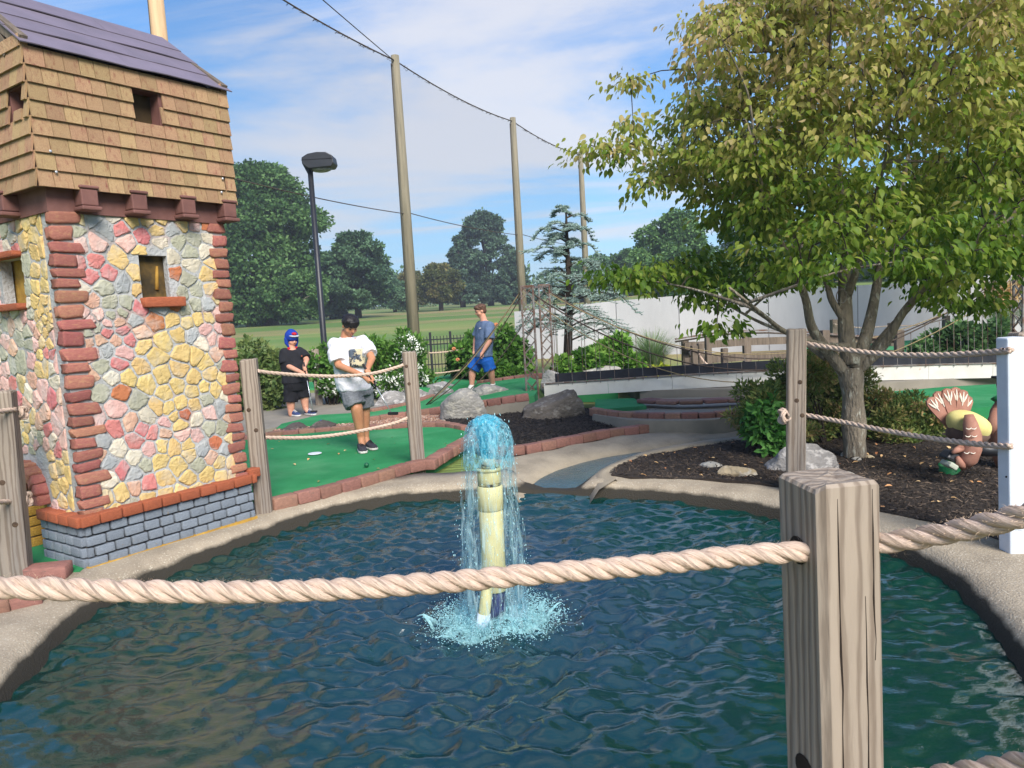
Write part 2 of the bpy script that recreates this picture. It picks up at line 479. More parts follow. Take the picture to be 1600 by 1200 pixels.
# scan-line inside test
for j, y in enumerate(ys):
    xc = []
    for a, b in zip(wpoly, wpoly[1:] + wpoly[:1]):
        if (a[1] > y) != (b[1] > y): xc.append(a[0] + (b[0] - a[0]) * (y - a[1]) / (b[1] - a[1]))
    xc.sort()
    for a, b in zip(xc[::2], xc[1::2]): keep[:, j] |= (xs >= a) & (xs <= b)
for i, x in enumerate(xs):
    for j, y in enumerate(ys):
        if keep[i, j]: Vv[i * ny + j] = (x, y, ZW + wave(float(x), float(y)))
I, J = np.meshgrid(np.arange(nx - 1), np.arange(ny - 1), indexing='ij')
ok = keep[:-1, :-1] & keep[1:, :-1] & keep[1:, 1:] & keep[:-1, 1:]
I, J = I[ok], J[ok]
Fq = np.stack([I * ny + J, (I + 1) * ny + J, (I + 1) * ny + J + 1, I * ny + J + 1], 1)
used, inv = np.unique(Fq, return_inverse=True)
def water_mat(name, c1, c2, clear, bump=.25, bscale=26, floor_tint=(.12, .42, .36, 1)):
    m = bpy.data.materials.new(name); m.use_nodes = True; t = m.node_tree; N = t.nodes; L = t.links
    b = N['Principled BSDF']; b.inputs['Roughness'].default_value = .03; b.inputs['IOR'].default_value = 1.8 if name == 'pond_water' else 1.5; b.inputs['Specular IOR Level'].default_value = .6 if name == 'pond_water' else .5
    n = N.new('ShaderNodeTexNoise'); n.inputs['Scale'].default_value = 1.1; n.inputs['Detail'].default_value = 6
    tcn = N.new('ShaderNodeTexCoord'); L.new(tcn.outputs['Object'], n.inputs['Vector'])
    r = N.new('ShaderNodeMapRange'); r.inputs['From Min'].default_value = .35; r.inputs['From Max'].default_value = .65; L.new(n.outputs['Fac'], r.inputs['Value'])
    fac = r.outputs[0]
    if name == 'pond_water':                     # sky reflection put into the body colour: paler and bluer round the fountain
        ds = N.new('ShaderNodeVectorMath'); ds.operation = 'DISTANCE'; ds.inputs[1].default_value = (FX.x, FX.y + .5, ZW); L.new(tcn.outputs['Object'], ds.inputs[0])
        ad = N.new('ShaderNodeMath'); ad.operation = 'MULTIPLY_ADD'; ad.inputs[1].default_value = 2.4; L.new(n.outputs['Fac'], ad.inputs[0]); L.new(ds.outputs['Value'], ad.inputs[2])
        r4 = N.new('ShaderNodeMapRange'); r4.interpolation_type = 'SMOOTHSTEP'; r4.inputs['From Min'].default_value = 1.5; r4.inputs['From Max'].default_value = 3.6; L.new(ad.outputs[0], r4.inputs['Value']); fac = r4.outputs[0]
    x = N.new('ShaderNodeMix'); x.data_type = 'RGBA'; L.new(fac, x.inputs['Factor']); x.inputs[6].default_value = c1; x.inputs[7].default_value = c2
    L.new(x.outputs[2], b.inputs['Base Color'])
    n2 = N.new('ShaderNodeTexNoise'); n2.inputs['Scale'].default_value = bscale; n2.inputs['Detail'].default_value = 4; n2.inputs['Distortion'].default_value = .6
    mp = N.new('ShaderNodeMapping'); mp.inputs['Scale'].default_value = (1, 1.6, 1); L.new(tcn.outputs['Object'], mp.inputs[0]); L.new(mp.outputs[0], n2.inputs['Vector'])
    bp = N.new('ShaderNodeBump'); bp.inputs['Strength'].default_value = bump; bp.inputs['Distance'].default_value = .015
    L.new(n2.outputs['Fac'], bp.inputs['Height']); L.new(bp.outputs[0], b.inputs['Normal'])
    tr = N.new('ShaderNodeBsdfTransparent'); tr.inputs[0].default_value = floor_tint
    ms = N.new('ShaderNodeMixShader'); ms.inputs[0].default_value = clear
    L.new(b.outputs[0], ms.inputs[1]); L.new(tr.outputs[0], ms.inputs[2]); L.new(ms.outputs[0], N['Material Output'].inputs['Surface'])
    return m
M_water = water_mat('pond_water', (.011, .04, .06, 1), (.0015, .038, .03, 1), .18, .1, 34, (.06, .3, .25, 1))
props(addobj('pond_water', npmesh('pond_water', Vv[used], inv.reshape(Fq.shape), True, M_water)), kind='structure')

# --- stream that feeds the pond, with its banks
M_stream = water_mat('stream_water', S(92, 128, 136, .5), S(66, 100, 110, .5), .1, .35, 22, (.5, .6, .6, 1))
st_a = [G(x, y, -.125) for x, y in ((812, 776), (838, 752), (885, 731), (950, 714), (1040, 702), (1130, 693), (1190, 684))]
st_b = [G(x, y, -.125) for x, y in ((918, 778), (925, 757), (952, 737), (1000, 716), (1070, 701), (1150, 690), (1200, 682))]
st_a[0].z = st_b[0].z = -.2
A_, B_ = cat(st_a, 6), cat(st_b, 6)
def strip(name, rows, mt, kind='structure', sm=True, jit=0):
    m = MB(); n = len(rows[0])
    for r in rows:
        for p in r:
            p = Vector(p)
            if jit: p = p + Vector((0, 0, jit * noise.noise(p * 3)))
            m.v.append(tuple(p))
    for k in range(len(rows) - 1):
        for i in range(n - 1): m.f.append((k * n + i, k * n + i + 1, (k + 1) * n + i + 1, (k + 1) * n + i))
    return props(m.build(name, mt, smooth=sm), kind=kind)
strip('stream_water', [[a.lerp(b, t) + Vector((0, 0, .004 * noise.noise(a.lerp(b, t) * 9))) for a, b in zip(A_, B_)] for t in (-.06, .15, .3, .45, .6, .75, .9, 1.06)], M_stream)
bk = cat([G(x, y, -.03) for x, y in ((762, 722), (800, 717), (850, 708), (925, 692), (1000, 680), (1085, 668), (1180, 660))], 6)
strip('stream_bank', [[a + Vector((0, 0, -.06)) for a in A_], A_, [a.lerp(b, .25) + Vector((0, 0, .03)) for a, b in zip(A_, bk)], [a.lerp(b, .6) + Vector((0, 0, .02)) for a, b in zip(A_, bk)], bk, [b + Vector((.02, .15, -.01)) for b in bk]], M_conc, jit=.02)
bk2 = cat([G(x, y, -.03) for x, y in ((962, 748), (950, 735), (975, 722), (1022, 708), (1085, 697), (1160, 687), (1210, 680))], 6)
strip('stream_kerb', [[b + Vector((0, 0, -.05)) for b in B_], B_, [a.lerp(b, .4) + Vector((0, 0, .05)) for a, b in zip(B_, bk2)], bk2, [b + Vector((.05, .02, -.06)) for b in bk2]], M_conc, jit=.012)

# --- beds, greens, path
def gp(l, z): return [G(x, y, z) for x, y in l]
bedR = cat(gp([(955, 742), (968, 726), (1015, 711), (1080, 699), (1150, 690), (1215, 681), (1300, 672), (1420, 668), (1560, 660), (1680, 660)], -.035), 4)[:-1] + \
       cat(gp([(1720, 760), (1690, 905), (1620, 872), (1560, 841), (1500, 824), (1440, 811), (1370, 796), (1300, 778), (1235, 764), (1150, 753), (1060, 747), (985, 746)], -.035), 4)
def zmul(x, y): return -.035 + .02 * noise.noise(Vector((x * 1.5, y * 1.5, 0))) + .012 * noise.noise(Vector((x * 6, y * 6, 4)))
sheet('mulch_bed', bedR, zmul, M_mulchb, .1, .12)
bedL = gp([(735, 690), (765, 702), (800, 706), (850, 699), (925, 684), (1000, 674), (1085, 661), (1090, 652), (1020, 648), (940, 645), (850, 640), (790, 640), (690, 655), (700, 664), (728, 670), (742, 679)], -.02)
sheet('mulch_bed', bedL, lambda x, y: zmul(x, y) + .015 + .05 * sstep(8.5, 10, y), M_mulch, .12, .12)
greenA = cat(gp([(427, 786), (470, 776), (530, 762), (590, 744), (640, 728), (668, 722), (700, 706), (735, 685), (737, 677), (700, 668), (650, 668), (581, 672), (525, 673), (470, 677), (418, 682), (370, 688), (300, 700)], 0), 4)
greenA += [G(380, 740, 0), G(398, 776, 0)]
def zA(x, y): return .004 * noise.noise(Vector((x, y, 0)))
sheet('putting_green', greenA, zA, M_turf, .2, .3)
def zB(x, y): return .015 + .215 * sstep(-2.2, .35, x) + .02 * math.sin(x * 2.1 + 1)
def GB(px, py, zf, it=4):
    z = 0
    for _ in range(it): p = G(px, py, z); z = zf(p.x, p.y)
    return G(px, py, z)
gB = [(432, 669), (480, 664), (530, 660), (572, 656), (637, 647), (684, 640), (760, 629), (835, 618), (842, 606), (838, 594), (828, 589), (817, 590), (779, 595), (735, 601), (695, 612), (657, 626), (620, 636), (581, 643), (540, 646), (500, 648), (470, 655), (440, 662)]
sheet('putting_green', [GB(x, y, zB) for x, y in gB], zB, M_turf, .25, .35)
sheet('putting_green', gp([(858, 597), (965, 594), (960, 587), (925, 584), (868, 586)], .23), lambda x, y: .23, M_turf, .35)
sheet('putting_green', gp([(655, 607), (700, 604), (745, 599), (745, 585), (700, 585), (668, 592)], .2), lambda x, y: .2, M_turf, .35)
sheet('putting_green', gp([(462, 608), (500, 606), (506, 596), (462, 598)], .06), lambda x, y: .06, M_turf, .2)
sheet('putting_green', gp([(1330, 645), (1480, 640), (1640, 630), (1640, 596), (1480, 604), (1390, 612), (1310, 622)], .12), lambda x, y: .12, M_turf, .3)
sheet('putting_green', gp([(1240, 560), (1470, 548), (1470, 528), (1240, 545)], .3), lambda x, y: .3, M_turf, .3)
sheet('putting_green', gp([(930, 640), (1010, 634), (990, 622), (930, 624)], .1), lambda x, y: .1, M_turf, .2)
sheet('putting_green', gp([(-90, 900), (-10, 900), (60, 893), (125, 893), (150, 870), (130, 850), (-10, 800), (-120, 800)], -.03), lambda x, y: -.03, M_turf, .12)
sheet('path', gp([(300, 690), (380, 676), (430, 668), (470, 656), (500, 649), (545, 646), (590, 641), (650, 625), (700, 606), (690, 598), (600, 604), (520, 611), (440, 618), (330, 640), (200, 660)], .012), lambda x, y: .012, M_path, .2, .5)
sheet('gravel_bed', gp([(418, 681), (470, 677), (530, 672), (590, 671), (650, 667), (700, 665), (700, 655), (686, 644), (637, 650), (572, 659), (520, 663), (432, 670)], -.005), lambda x, y: -.005, M_gravel, .1, .2)
# sandy ground and dark channel under the bridge
sheet('channel_bed', gp([(925, 652), (1010, 658), (1100, 656), (1200, 648), (1330, 640), (1330, 618), (1150, 620), (1010, 622), (925, 636)], .05), lambda x, y: .05, M_path, .2)
sheet('far_path', gp([(1000, 610), (1250, 606), (1480, 592), (1700, 575), (1700, 545), (1480, 552), (1250, 562), (1080, 585), (980, 592)], .16), lambda x, y: .16, M_path, .3)
# ================================================================ the toy stone tower
C0, C1 = G(138, 896, -.07), G(399, 814, -.07)
TU = (C1 - C0); TL = TU.length; TU.normalize()
TV = Vector((-TU.y, TU.x, 0))                       # along the other face, away to the left
TWL = 1.4                                          # length of that face
tower = empty('castle_tower', (C0 + TU * TL / 2 + TV * TWL / 2), 'toy stone tower of painted pink and yellow stones with shingled top storey', 'tower')
# face frames: (origin, along, outward normal)
IN = .035
FR = (C0 + TU * IN + TV * IN, TU, -TV)              # face to the pond
FL = (C0 + TU * IN + TV * IN, TV, -TU)              # face to the left
LR, LL = TL - 2 * IN, TWL - 2 * IN
def fp(fr, s, z, o=0.0):
    p = fr[0] + fr[1] * s + fr[2] * o; return Vector((p.x, p.y, z))
def fpx(fr, px, py, o=0.0):
    d = ray(px, py); c = Vector((0, 0, CAM_H)); n = fr[2]
    t = ((fr[0] + n * o) - c).dot(n) / d.dot(n); q = c + d * t
    return ((q - fr[0]).dot(fr[1]), q.z)
def frot(fr): return Matrix((fr[1], fr[2], Vector((0, 0, 1)))).transposed()
M_mortar = mat('grey_mortar', S(192, 193, 192, .82), S(160, 160, 158, .82), .9, 5, 8, .3, .7, bump=.8, bscale=45, bdist=.015, c3=S(186, 160, 150, .75), s3=3)
def stone_mat(nm, c, d): return mat('stone_' + nm, S(*c, .8), S(*d, .8), .88, 11, 8, .3, .75, bump=.7, bscale=34, bdist=.014, var=.1, hue=.008, c3=S(186, 184, 178, .8), s3=6, lo3=.48, hi3=.82)
SM = {'ochre': stone_mat('ochre', (222, 194, 132), (204, 172, 110)), 'rose': stone_mat('rose', (208, 132, 128), (190, 112, 110)),
      'pink': stone_mat('pink', (224, 182, 172), (204, 162, 152)), 'salmon': stone_mat('salmon', (214, 176, 152), (196, 152, 128)),
      'cream': stone_mat('cream', (226, 214, 194), (196, 184, 160)), 'sage': stone_mat('sage', (184, 182, 158), (156, 156, 138)),
      'orange': stone_mat('orange', (200, 126, 86), (172, 102, 70)), 'grey': stone_mat('grey', (182, 184, 182), (156, 160, 162))}
M_quoin = mat('red_quoin', S(186, 124, 108, .85), S(164, 102, 90, .85), .9, 9, 7, .3, .7, bump=.8, bscale=70, bdist=.008, var=.22, hue=.016, c3=S(196, 146, 112, .85), s3=5, lo3=.5, hi3=.78)
M_orange = mat('orange_brick', S(196, 112, 76, .8), S(164, 88, 62, .8), .9, 12, 7, .3, .7, bump=.7, bscale=60, bdist=.008, var=.12)
M_blueb = mat('blue_grey_block', S(164, 174, 186, .8), S(136, 146, 158, .8), .9, 9, 7, .3, .7, bump=.8, bscale=60, bdist=.01, var=.1, c3=S(190, 160, 96, .75), s3=2.2, lo3=.66, hi3=.74)
M_dkjoint = mat('dark_joint', S(74, 72, 74, .8), S(96, 92, 90, .8), .95, 10)
M_yel = mat('ochre_paint', S(206, 164, 76, .8), S(160, 122, 52, .8), .85, 8, 6, bump=.4, bscale=40)
M_brown = mat('brown_paint', S(132, 92, 84, .8), S(112, 76, 70, .8), .75, 6, 6, bump=.25, bscale=30, var=.05)
M_shingle = mat('tan_shingle', S(206, 174, 132, .9), S(176, 136, 102, .9), .9, 26, 8, .32, .72, bump=1, bscale=120, bdist=.008, stretch=(1, 1, .5), var=.15, hue=.014,
                c3=S(160, 96, 78, .8), s3=4, lo3=.54, hi3=.76)
M_roof = mat('purple_roof', S(124, 114, 128, .85), S(112, 104, 116, .85), .55, 3, 5, bump=.1, bscale=200, var=.06)
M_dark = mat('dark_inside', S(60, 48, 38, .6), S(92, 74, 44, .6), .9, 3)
M_greywood = mat('grey_wood', S(138, 124, 108, .8), S(92, 82, 72, .8), .9, 7, 8, .3, .7, bump=.8, bscale=24, bdist=.01, stretch=(3, 3, .35), var=.1)

def wall_with_holes(name, fr, s0, s1, z0, z1, holes, depth, mt, parent, back=None):
    m = MB(); S_ = sorted({s0, s1, *[h[0] for h in holes], *[h[1] for h in holes]}); Z_ = sorted({z0, z1, *[h[2] for h in holes], *[h[3] for h in holes]})
    for a, b in zip(S_, S_[1:]):
        for c, d in zip(Z_, Z_[1:]):
            if any(h[0] < (a + b) / 2 < h[1] and h[2] < (c + d) / 2 < h[3] for h in holes): continue
            m.add([fp(fr, a, c), fp(fr, b, c), fp(fr, b, d), fp(fr, a, d)], [(0, 1, 2, 3)])
    for a, b, c, d in holes:
        o, i = [fp(fr, *q) for q in ((a, c), (b, c), (b, d), (a, d))], [fp(fr, *q, -depth) for q in ((a, c), (b, c), (b, d), (a, d))]
        m.add(o + i, [(k, (k + 1) % 4, 4 + (k + 1) % 4, 4 + k) for k in range(4)])
    return m.build(name, mt, parent)

Z_ST0, Z_ST1 = .24, 2.2                              # stone storey
z_c = fpx(FR, 98, 330)[1]; Z_ST1 = z_c
Z_SH1 = fpx(FR, 65, 78, .07)[1]                      # eaves
Z_SH0 = fpx(FR, 95, 292, .07)[1]                     # bottom of the shingles
def rect(fr, x0, y0, x1, y1, o=0):
    a, b = fpx(fr, x0, y1, o), fpx(fr, x1, y0, o)
    return (min(a[0], b[0]), max(a[0], b[0]), min(a[1], b[1]), max(a[1], b[1]))
winR = rect(FR, 223, 400, 260, 466)
winL = rect(FL, 8, 402, 34, 478)
door = [fpx(FL, 72, 800)[0], fpx(FL, 40, 800)[0], -.03, fpx(FL, 55, 765)[1]]
ds0 = min(door[:2]); door = (ds0, ds0 + .33, -.06, .52)

stone_wall = wall_with_holes('stone_wall', FR, 0, LR, -.07, Z_ST1, [winR], .05, M_mortar, tower)
sw_left = wall_with_holes('stone_wall', FL, 0, LL, -.07, Z_ST1, [winL, door], .07, M_mortar, tower)
m = MB()
for fr, L_ in (((C0 + TU * (TL - IN) + TV * IN), TWL - 2 * IN), ((C0 + TU * IN + TV * (TWL - IN)), TL - 2 * IN)):
    pass
p1, p2, p3 = C0 + TU * (TL - IN) + TV * IN, C0 + TU * (TL - IN) + TV * (TWL - IN), C0 + TU * IN + TV * (TWL - IN)
for a, b in ((p1, p2), (p2, p3)):
    m.add([(a.x, a.y, -.07), (b.x, b.y, -.07), (b.x, b.y, Z_ST1), (a.x, a.y, Z_ST1)], [(0, 1, 2, 3)])
m.build('stone_wall', M_mortar, tower)
# what one sees through the openings: painted inner boards
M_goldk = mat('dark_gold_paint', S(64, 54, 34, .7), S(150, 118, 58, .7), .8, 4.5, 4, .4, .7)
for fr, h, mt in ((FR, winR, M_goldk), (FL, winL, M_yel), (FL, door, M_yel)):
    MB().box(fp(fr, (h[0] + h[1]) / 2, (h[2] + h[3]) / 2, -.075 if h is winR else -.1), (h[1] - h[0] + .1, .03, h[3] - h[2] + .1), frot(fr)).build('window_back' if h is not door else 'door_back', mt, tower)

# --- field stones
def clip(poly, n, d):
    out = []
    for i in range(len(poly)):
        a, b = poly[i], poly[(i + 1) % len(poly)]; da = a[0] * n[0] + a[1] * n[1] - d; db = b[0] * n[0] + b[1] * n[1] - d
        if da <= 0: out.append(a)
        if da * db < 0: t = da / (da - db); out.append((a[0] + (b[0] - a[0]) * t, a[1] + (b[1] - a[1]) * t))
    return out
def stones(s0, s1, z0, z1, size, holes, r):
    seeds = []
    for _ in range(9000):
        q = (r.uniform(s0, s1), r.uniform(z0, z1)); sz = size * (0.72 + .6 * (noise.noise(Vector((q[0] * 2.3, q[1] * 2.3, 3))) + .5))
        if all(((q[0] - a[0]) / 1.15) ** 2 + (q[1] - a[1]) ** 2 > ((sz + a[2]) / 2) ** 2 for a in seeds): seeds.append((*q, sz))
    res = []
    for i, a in enumerate(seeds):
        if any(h[0] - .01 < a[0] < h[1] + .01 and h[2] - .01 < a[1] < h[3] + .01 for h in holes): continue
        poly = [(max(s0, a[0] - .2), max(z0, a[1] - .2)), (min(s1, a[0] + .2), max(z0, a[1] - .2)), (min(s1, a[0] + .2), min(z1, a[1] + .2)), (max(s0, a[0] - .2), min(z1, a[1] + .2))]
        gap = r.uniform(.003, .009)
        for j, b in enumerate(seeds):
            if i == j or abs(a[0] - b[0]) > .4 or abs(a[1] - b[1]) > .4: continue
            n = Vector((b[0] - a[0], b[1] - a[1])); l = n.length; n /= l
            poly = clip(poly, n, n.x * a[0] + n.y * a[1] + l / 2 - gap)
        for h in holes:                                   # keep stones out of the opening
            cx, cz = a[0], a[1]
            if h[2] < cz < h[3]: poly = clip(poly, (1, 0), h[0] - .004) if cx < h[0] else clip(poly, (-1, 0), -h[1] - .004)
            elif h[0] < cx < h[1]: poly = clip(poly, (0, 1), h[2] - .03) if cz < h[2] else clip(poly, (0, -1), -h[3] - .004)
        if len(poly) >= 3: res.append((a, poly))
    return res
def stone_geo(fr, a, poly, h, r):
    poly = [q_ for i_, q_ in enumerate(poly)]
    pl2 = []
    for i_ in range(len(poly)):
        b_, c_ = poly[i_], poly[(i_ + 1) % len(poly)]; pl2.append(b_)
        if math.hypot(b_[0] - c_[0], b_[1] - c_[1]) > .035: pl2.append((lerp(b_[0], c_[0], .5) + r.uniform(-.006, .006), lerp(b_[1], c_[1], .5) + r.uniform(-.006, .006)))
    poly = pl2; n0 = len(poly); P = []
    for i in range(n0):                                   # round the corners a little
        b, c = poly[i], poly[(i + 1) % n0]
        P += [(lerp(b[0], c[0], .22), lerp(b[1], c[1], .22)), (lerp(b[0], c[0], .78), lerp(b[1], c[1], .78))]
    n = len(P); cx = sum(p[0] for p in P) / n; cz = sum(p[1] for p in P) / n
    vs = []; tilt = (r.uniform(-.09, .09), r.uniform(-.09, .09))
    for k, o in ((1, -.004), (.97, h * .6), (.8, h)):
        for p in P:
            q = (lerp(cx, p[0], k) + (r.uniform(-.003, .003)), lerp(cz, p[1], k) + r.uniform(-.003, .003))
            oo = o + ((q[0] - cx) * tilt[0] + (q[1] - cz) * tilt[1] if o > 0 else 0) + (r.uniform(-.0025, .0025) if o > 0 else 0)
            vs.append(fp(fr, q[0], q[1], oo))
    vs.append(fp(fr, cx, cz, h * 1.1))
    fs = []
    for k in range(2):
        for i in range(n): fs.append((k * n + i, k * n + (i + 1) % n, (k + 1) * n + (i + 1) % n, (k + 1) * n + i))
    for i in range(n): fs.append((2 * n + i, 2 * n + (i + 1) % n, 3 * n))
    return vs, fs
rs = random.Random(3)
QW = .15
allst = []
for fr, L_, par, holes in ((FR, LR, stone_wall, [winR]), (FL, LL, sw_left, [winL, (door[0] - .1, door[1] + .1, -.1, door[3] + .13)])):
    for a, poly in stones(QW * .8, L_ - QW * .5 if fr is FR else L_ - .02, .25 if fr is FR else .22, Z_ST1 - .005,   .08 if fr is FR else .08, holes, rs):
        ar = 0
        for i in range(len(poly)): b, c = poly[i], poly[(i + 1) % len(poly)]; ar += b[0] * c[1] - c[0] * b[1]
        allst.append((abs(ar) if pixof(fp(fr, a[0], a[1]))[0] > -5 else 0, fr, a, poly, par))
allst.sort(key=lambda t: -t[0])
rest = MB(); rest_m = []; SK = list(SM)
for i, (ar, fr, a, poly, par) in enumerate(allst):
    vs, fs = stone_geo(fr, a, poly, rs.uniform(.005, .014), rs)
    v = noise.noise(Vector((a[0] * 2.2, a[1] * 2.2, 11 if fr is FR else 4))) + .25 * rs.uniform(-1, 1)
    k = rs.random()
    if fr is FR: c = 'ochre' if v > .06 else rs.choice(['pink', 'pink', 'rose', 'sage', 'sage', 'cream', 'grey', 'salmon', 'grey', 'cream', 'orange' if k < .6 else 'rose'])
    else: c = 'ochre' if v > .17 else rs.choice(['pink', 'pink', 'rose', 'salmon', 'cream', 'sage', 'pink', 'cream'])
    if i < 300 and ar > 0: MB().add(vs, fs).build('stone', SM[c], par)
    else: rest.add(vs, fs); rest_m += [SK.index(c)] * len(fs)
o = rest.build('small_stones', None, tower); o['kind'] = 'stuff'
for k_ in SK: o.data.materials.append(SM[k_])
o.data.polygons.foreach_set('material_index', rest_m)

# --- rounded blocks: one mesh, many objects
def blockmesh(name, seed, rnd_=.22, n=3, jit=.06):
    bm = bmesh.new(); bmesh.ops.create_cube(bm, size=1)
    bmesh.ops.bevel(bm, geom=bm.edges[:] , offset=rnd_ * .5, segments=2, affect='EDGES', profile=.6)
    for v in bm.verts: v.co += Vector((noise.noise(v.co * 2.1 + Vector((seed * 5, 0, 0))), noise.noise(v.co * 2.1 + Vector((0, seed * 5, 9))), noise.noise(v.co * 2.1 + Vector((3, 0, seed * 5))))) * jit
    me = bpy.data.meshes.new(name); bm.to_mesh(me); bm.free()
    me.polygons.foreach_set('use_smooth', [True] * len(me.polygons)); return me
QM = [blockmesh('quoin', k, .36, jit=.17) for k in range(6)]
for q in QM: q.materials.append(M_quoin)
BMs = [blockmesh('brick', k + 10, .2, jit=.06) for k in range(4)]
def place(me, name, parent, loc, size, rot):
    o = addobj(name, me, parent)
    m3 = rot.to_4x4() if rot is not None else Matrix.Identity(4)
    o.matrix_basis = Matrix.Translation(loc) @ m3 @ Matrix.Diagonal((*size, 1))
    return o
def copymat(meshes, mt):
    out = []
    for q in meshes: c = q.copy(); c.materials.clear(); c.materials.append(mt); out.append(c)
    return out
z = .255; k = 0
while z < Z_ST1 - .03:
    h = rs.uniform(.062, .108)
    w = .19 if k % 2 else .145; w *= rs.uniform(.85, 1.12)
    d = .06 if k % 2 else .08
    c = C0 + TU * (IN - .022 + w / 2) + TV * (IN - .022 + d / 2)
    place(QM[k % 6], 'quoin', tower, Vector((c.x, c.y, z + h / 2)), (w, d, h * .86), frot((0, TU, TV)) @ Matrix.Rotation(rs.uniform(-.05, .05), 3, 'Y'))
    w2 = .15 if k % 2 else .11
    c = C0 + TU * (TL - IN + .024 - w2 / 2) + TV * (IN - .022 + d / 2)
    place(QM[(k + 1) % 6], 'quoin', tower, Vector((c.x, c.y, z + h / 2)), (w2, d, h * .86), frot((0, TU, TV)) @ Matrix.Rotation(rs.uniform(-.05, .05), 3, 'Y'))
    z += h; k += 1

# --- window sills, lintel, door arch
OB = copymat(BMs, M_orange)
for fr, x0, y0, x1, y1 in ((FR, 221, 464, 283, 481), (FL, 3, 473, 42, 488), (FL, -10, 391, 33, 410)):
    r4 = rect(fr, x0, y0, x1, y1)
    place(OB[0], 'sill' if y0 > 420 else 'lintel', tower, fp(fr, (r4[0] + r4[1]) / 2, (r4[2] + r4[3]) / 2, .015), (r4[1] - r4[0], .1, r4[3] - r4[2]), frot(fr))
MB().tube([fp(FR, *fpx(FR, 252, y), -.055) for y in (415, 430, 452)], [.008, .012, .014], 8).build('gold_drip', M_yel, tower, True)
dc = (door[0] + door[1]) / 2; dr = (door[1] - door[0]) / 2 + .035
for i in range(11):
    a = math.pi * (i / 10); zc = .36
    p = fp(FL, dc + dr * math.cos(a), zc + dr * math.sin(a), .02)
    rot = frot(FL) @ Matrix.Rotation(-(a - math.pi / 2), 3, 'Y')
    place(QM[i % 4], 'arch_stone', tower, p, (.075, .12, .1), rot)
YB = copymat(BMs, M_yel)
for i in range(5):
    for s in door[:2]: place(YB[i % 4], 'jamb_stone', tower, fp(FL, s, .0 + i * .075, -.06), (.06, .12, .066), frot(FL))

# --- plinth of blue-grey blocks with an orange cap
PR, PL_ = (C0, TU, -TV), (C0, TV, -TU)
pl_len = door[0] - .02 + IN
ztop = .235
m = MB(); m.box(C0 + TU * TL / 2 + TV * .1 + Vector((0, 0, .07 + ztop / 2 - .035)), (TL - .02, .18, ztop + .07), frot((0, TU, TV)))
m.box(C0 + TU * .1 + TV * (pl_len / 2) + Vector((0, 0, .07 + ztop / 2 - .036)), (.18, pl_len - .02, ztop + .068), frot((0, TU, TV)))
plinth = m.build('plinth', M_dkjoint, tower)
BB = copymat(BMs, M_blueb)
rowh = (ztop + .045) / 4.0
for fr, L_ in ((PR, TL), (PL_, pl_len)):
    for row in range(4):
        s = .0 if row % 2 == 0 else -.06
        while s < L_ - .01:
            w = rs.uniform(.105, .135); a, b = max(s, 0.001), min(s + w, L_)
            if b - a > .03:
                place(BB[rs.randrange(4)], 'block', plinth, fp(fr, (a + b) / 2, -.045 + rowh * (row + .5), -.012), (b - a - .013, .062, rowh - .012), frot(fr) @ Matrix.Rotation(rs.uniform(-.03, .03), 3, 'Y'))
            s += w
    s = -.03
    while s < L_ - .02:
        w = min(rs.uniform(.12, .16), L_ + .02 - s)
        place(OB[rs.randrange(4)], 'cap_brick', plinth, fp(fr, s + w / 2, ztop + .035, -.01), (w * .955, .115, .068), frot(fr) @ Matrix.Rotation(rs.uniform(-.03, .03), 3, 'Y'))
        s += w
place(OB[1], 'cap_brick', plinth, fp(PR, TL + .03, ztop + .07, -.03), (.1, .09, .07), frot(PR))
MB().box(fp(PR, TL / 2, -.045, .006), (TL + .01, .04, .035), frot(PR)).build('base_strip', M_yel, plinth)

# --- brown band with corbels
m = MB()
zb0, zb1 = Z_ST1 - .01, Z_SH0 + .02
m.box(C0 + TU * TL / 2 + TV * TWL / 2 + Vector((0, 0, .07 + (zb0 + zb1) / 2)), (TL - .03, TWL - .03, zb1 - zb0), frot((0, TU, TV)))
m.build('band', M_brown, tower)
def corbel(fr, s):
    m = MB(); zc = (zb0 + zb1) / 2; h = zb1 - zb0; rt = frot(fr)
    m.box(fp(fr, s, zc + h * .05, .05), (.105, .13, h * .62), rt)
    m.box(fp(fr, s, zc - h * .36, .06), (.125, .15, h * .16), rt)
    m.box(fp(fr, s, zc + h * .43, .055), (.12, .14, h * .12), rt)
    m.build('corbel', M_brown, tower, bevel=.008)
for px in (128, 205, 281, 345): corbel(FR, fpx(FR, px, 325)[0])
for s in (.4, .75, 1.1): corbel(FL, s)

# --- shingled storey
OV = .075
GR, GL_ = (C0 + TU * (IN - OV) + TV * (IN - OV), TU, -TV), (C0 + TU * (IN - OV) + TV * (IN - OV), TV, -TU)
gR, gL = LR + 2 * OV, LL + 2 * OV
w2R = rect(GR, 209, 147, 246, 190); w2L = rect(GL_, 19, 132, 38, 178)
sh_wall = wall_with_holes('shingle_wall', GR, 0, gR, Z_SH0, Z_SH1, [w2R], .1, M_brown, tower)
sh_left = wall_with_holes('shingle_wall', GL_, 0, gL, Z_SH0, Z_SH1, [w2L], .1, M_brown, tower)
m = MB()
q0 = C0 + TU * (IN - OV) + TV * (IN - OV); q1 = q0 + TU * gR; q2 = q1 + TV * gL; q3 = q0 + TV * gL
for a, b in ((q1, q2), (q2, q3)):
    m.add([(a.x, a.y, Z_SH0), (b.x, b.y, Z_SH0), (b.x, b.y, Z_SH1), (a.x, a.y, Z_SH1)], [(0, 1, 2, 3)])
m.add([(q.x, q.y, Z_SH0) for q in (q0, q1, q2, q3)], [(0, 1, 2, 3)])
m.build('shingle_wall', M_brown, tower)
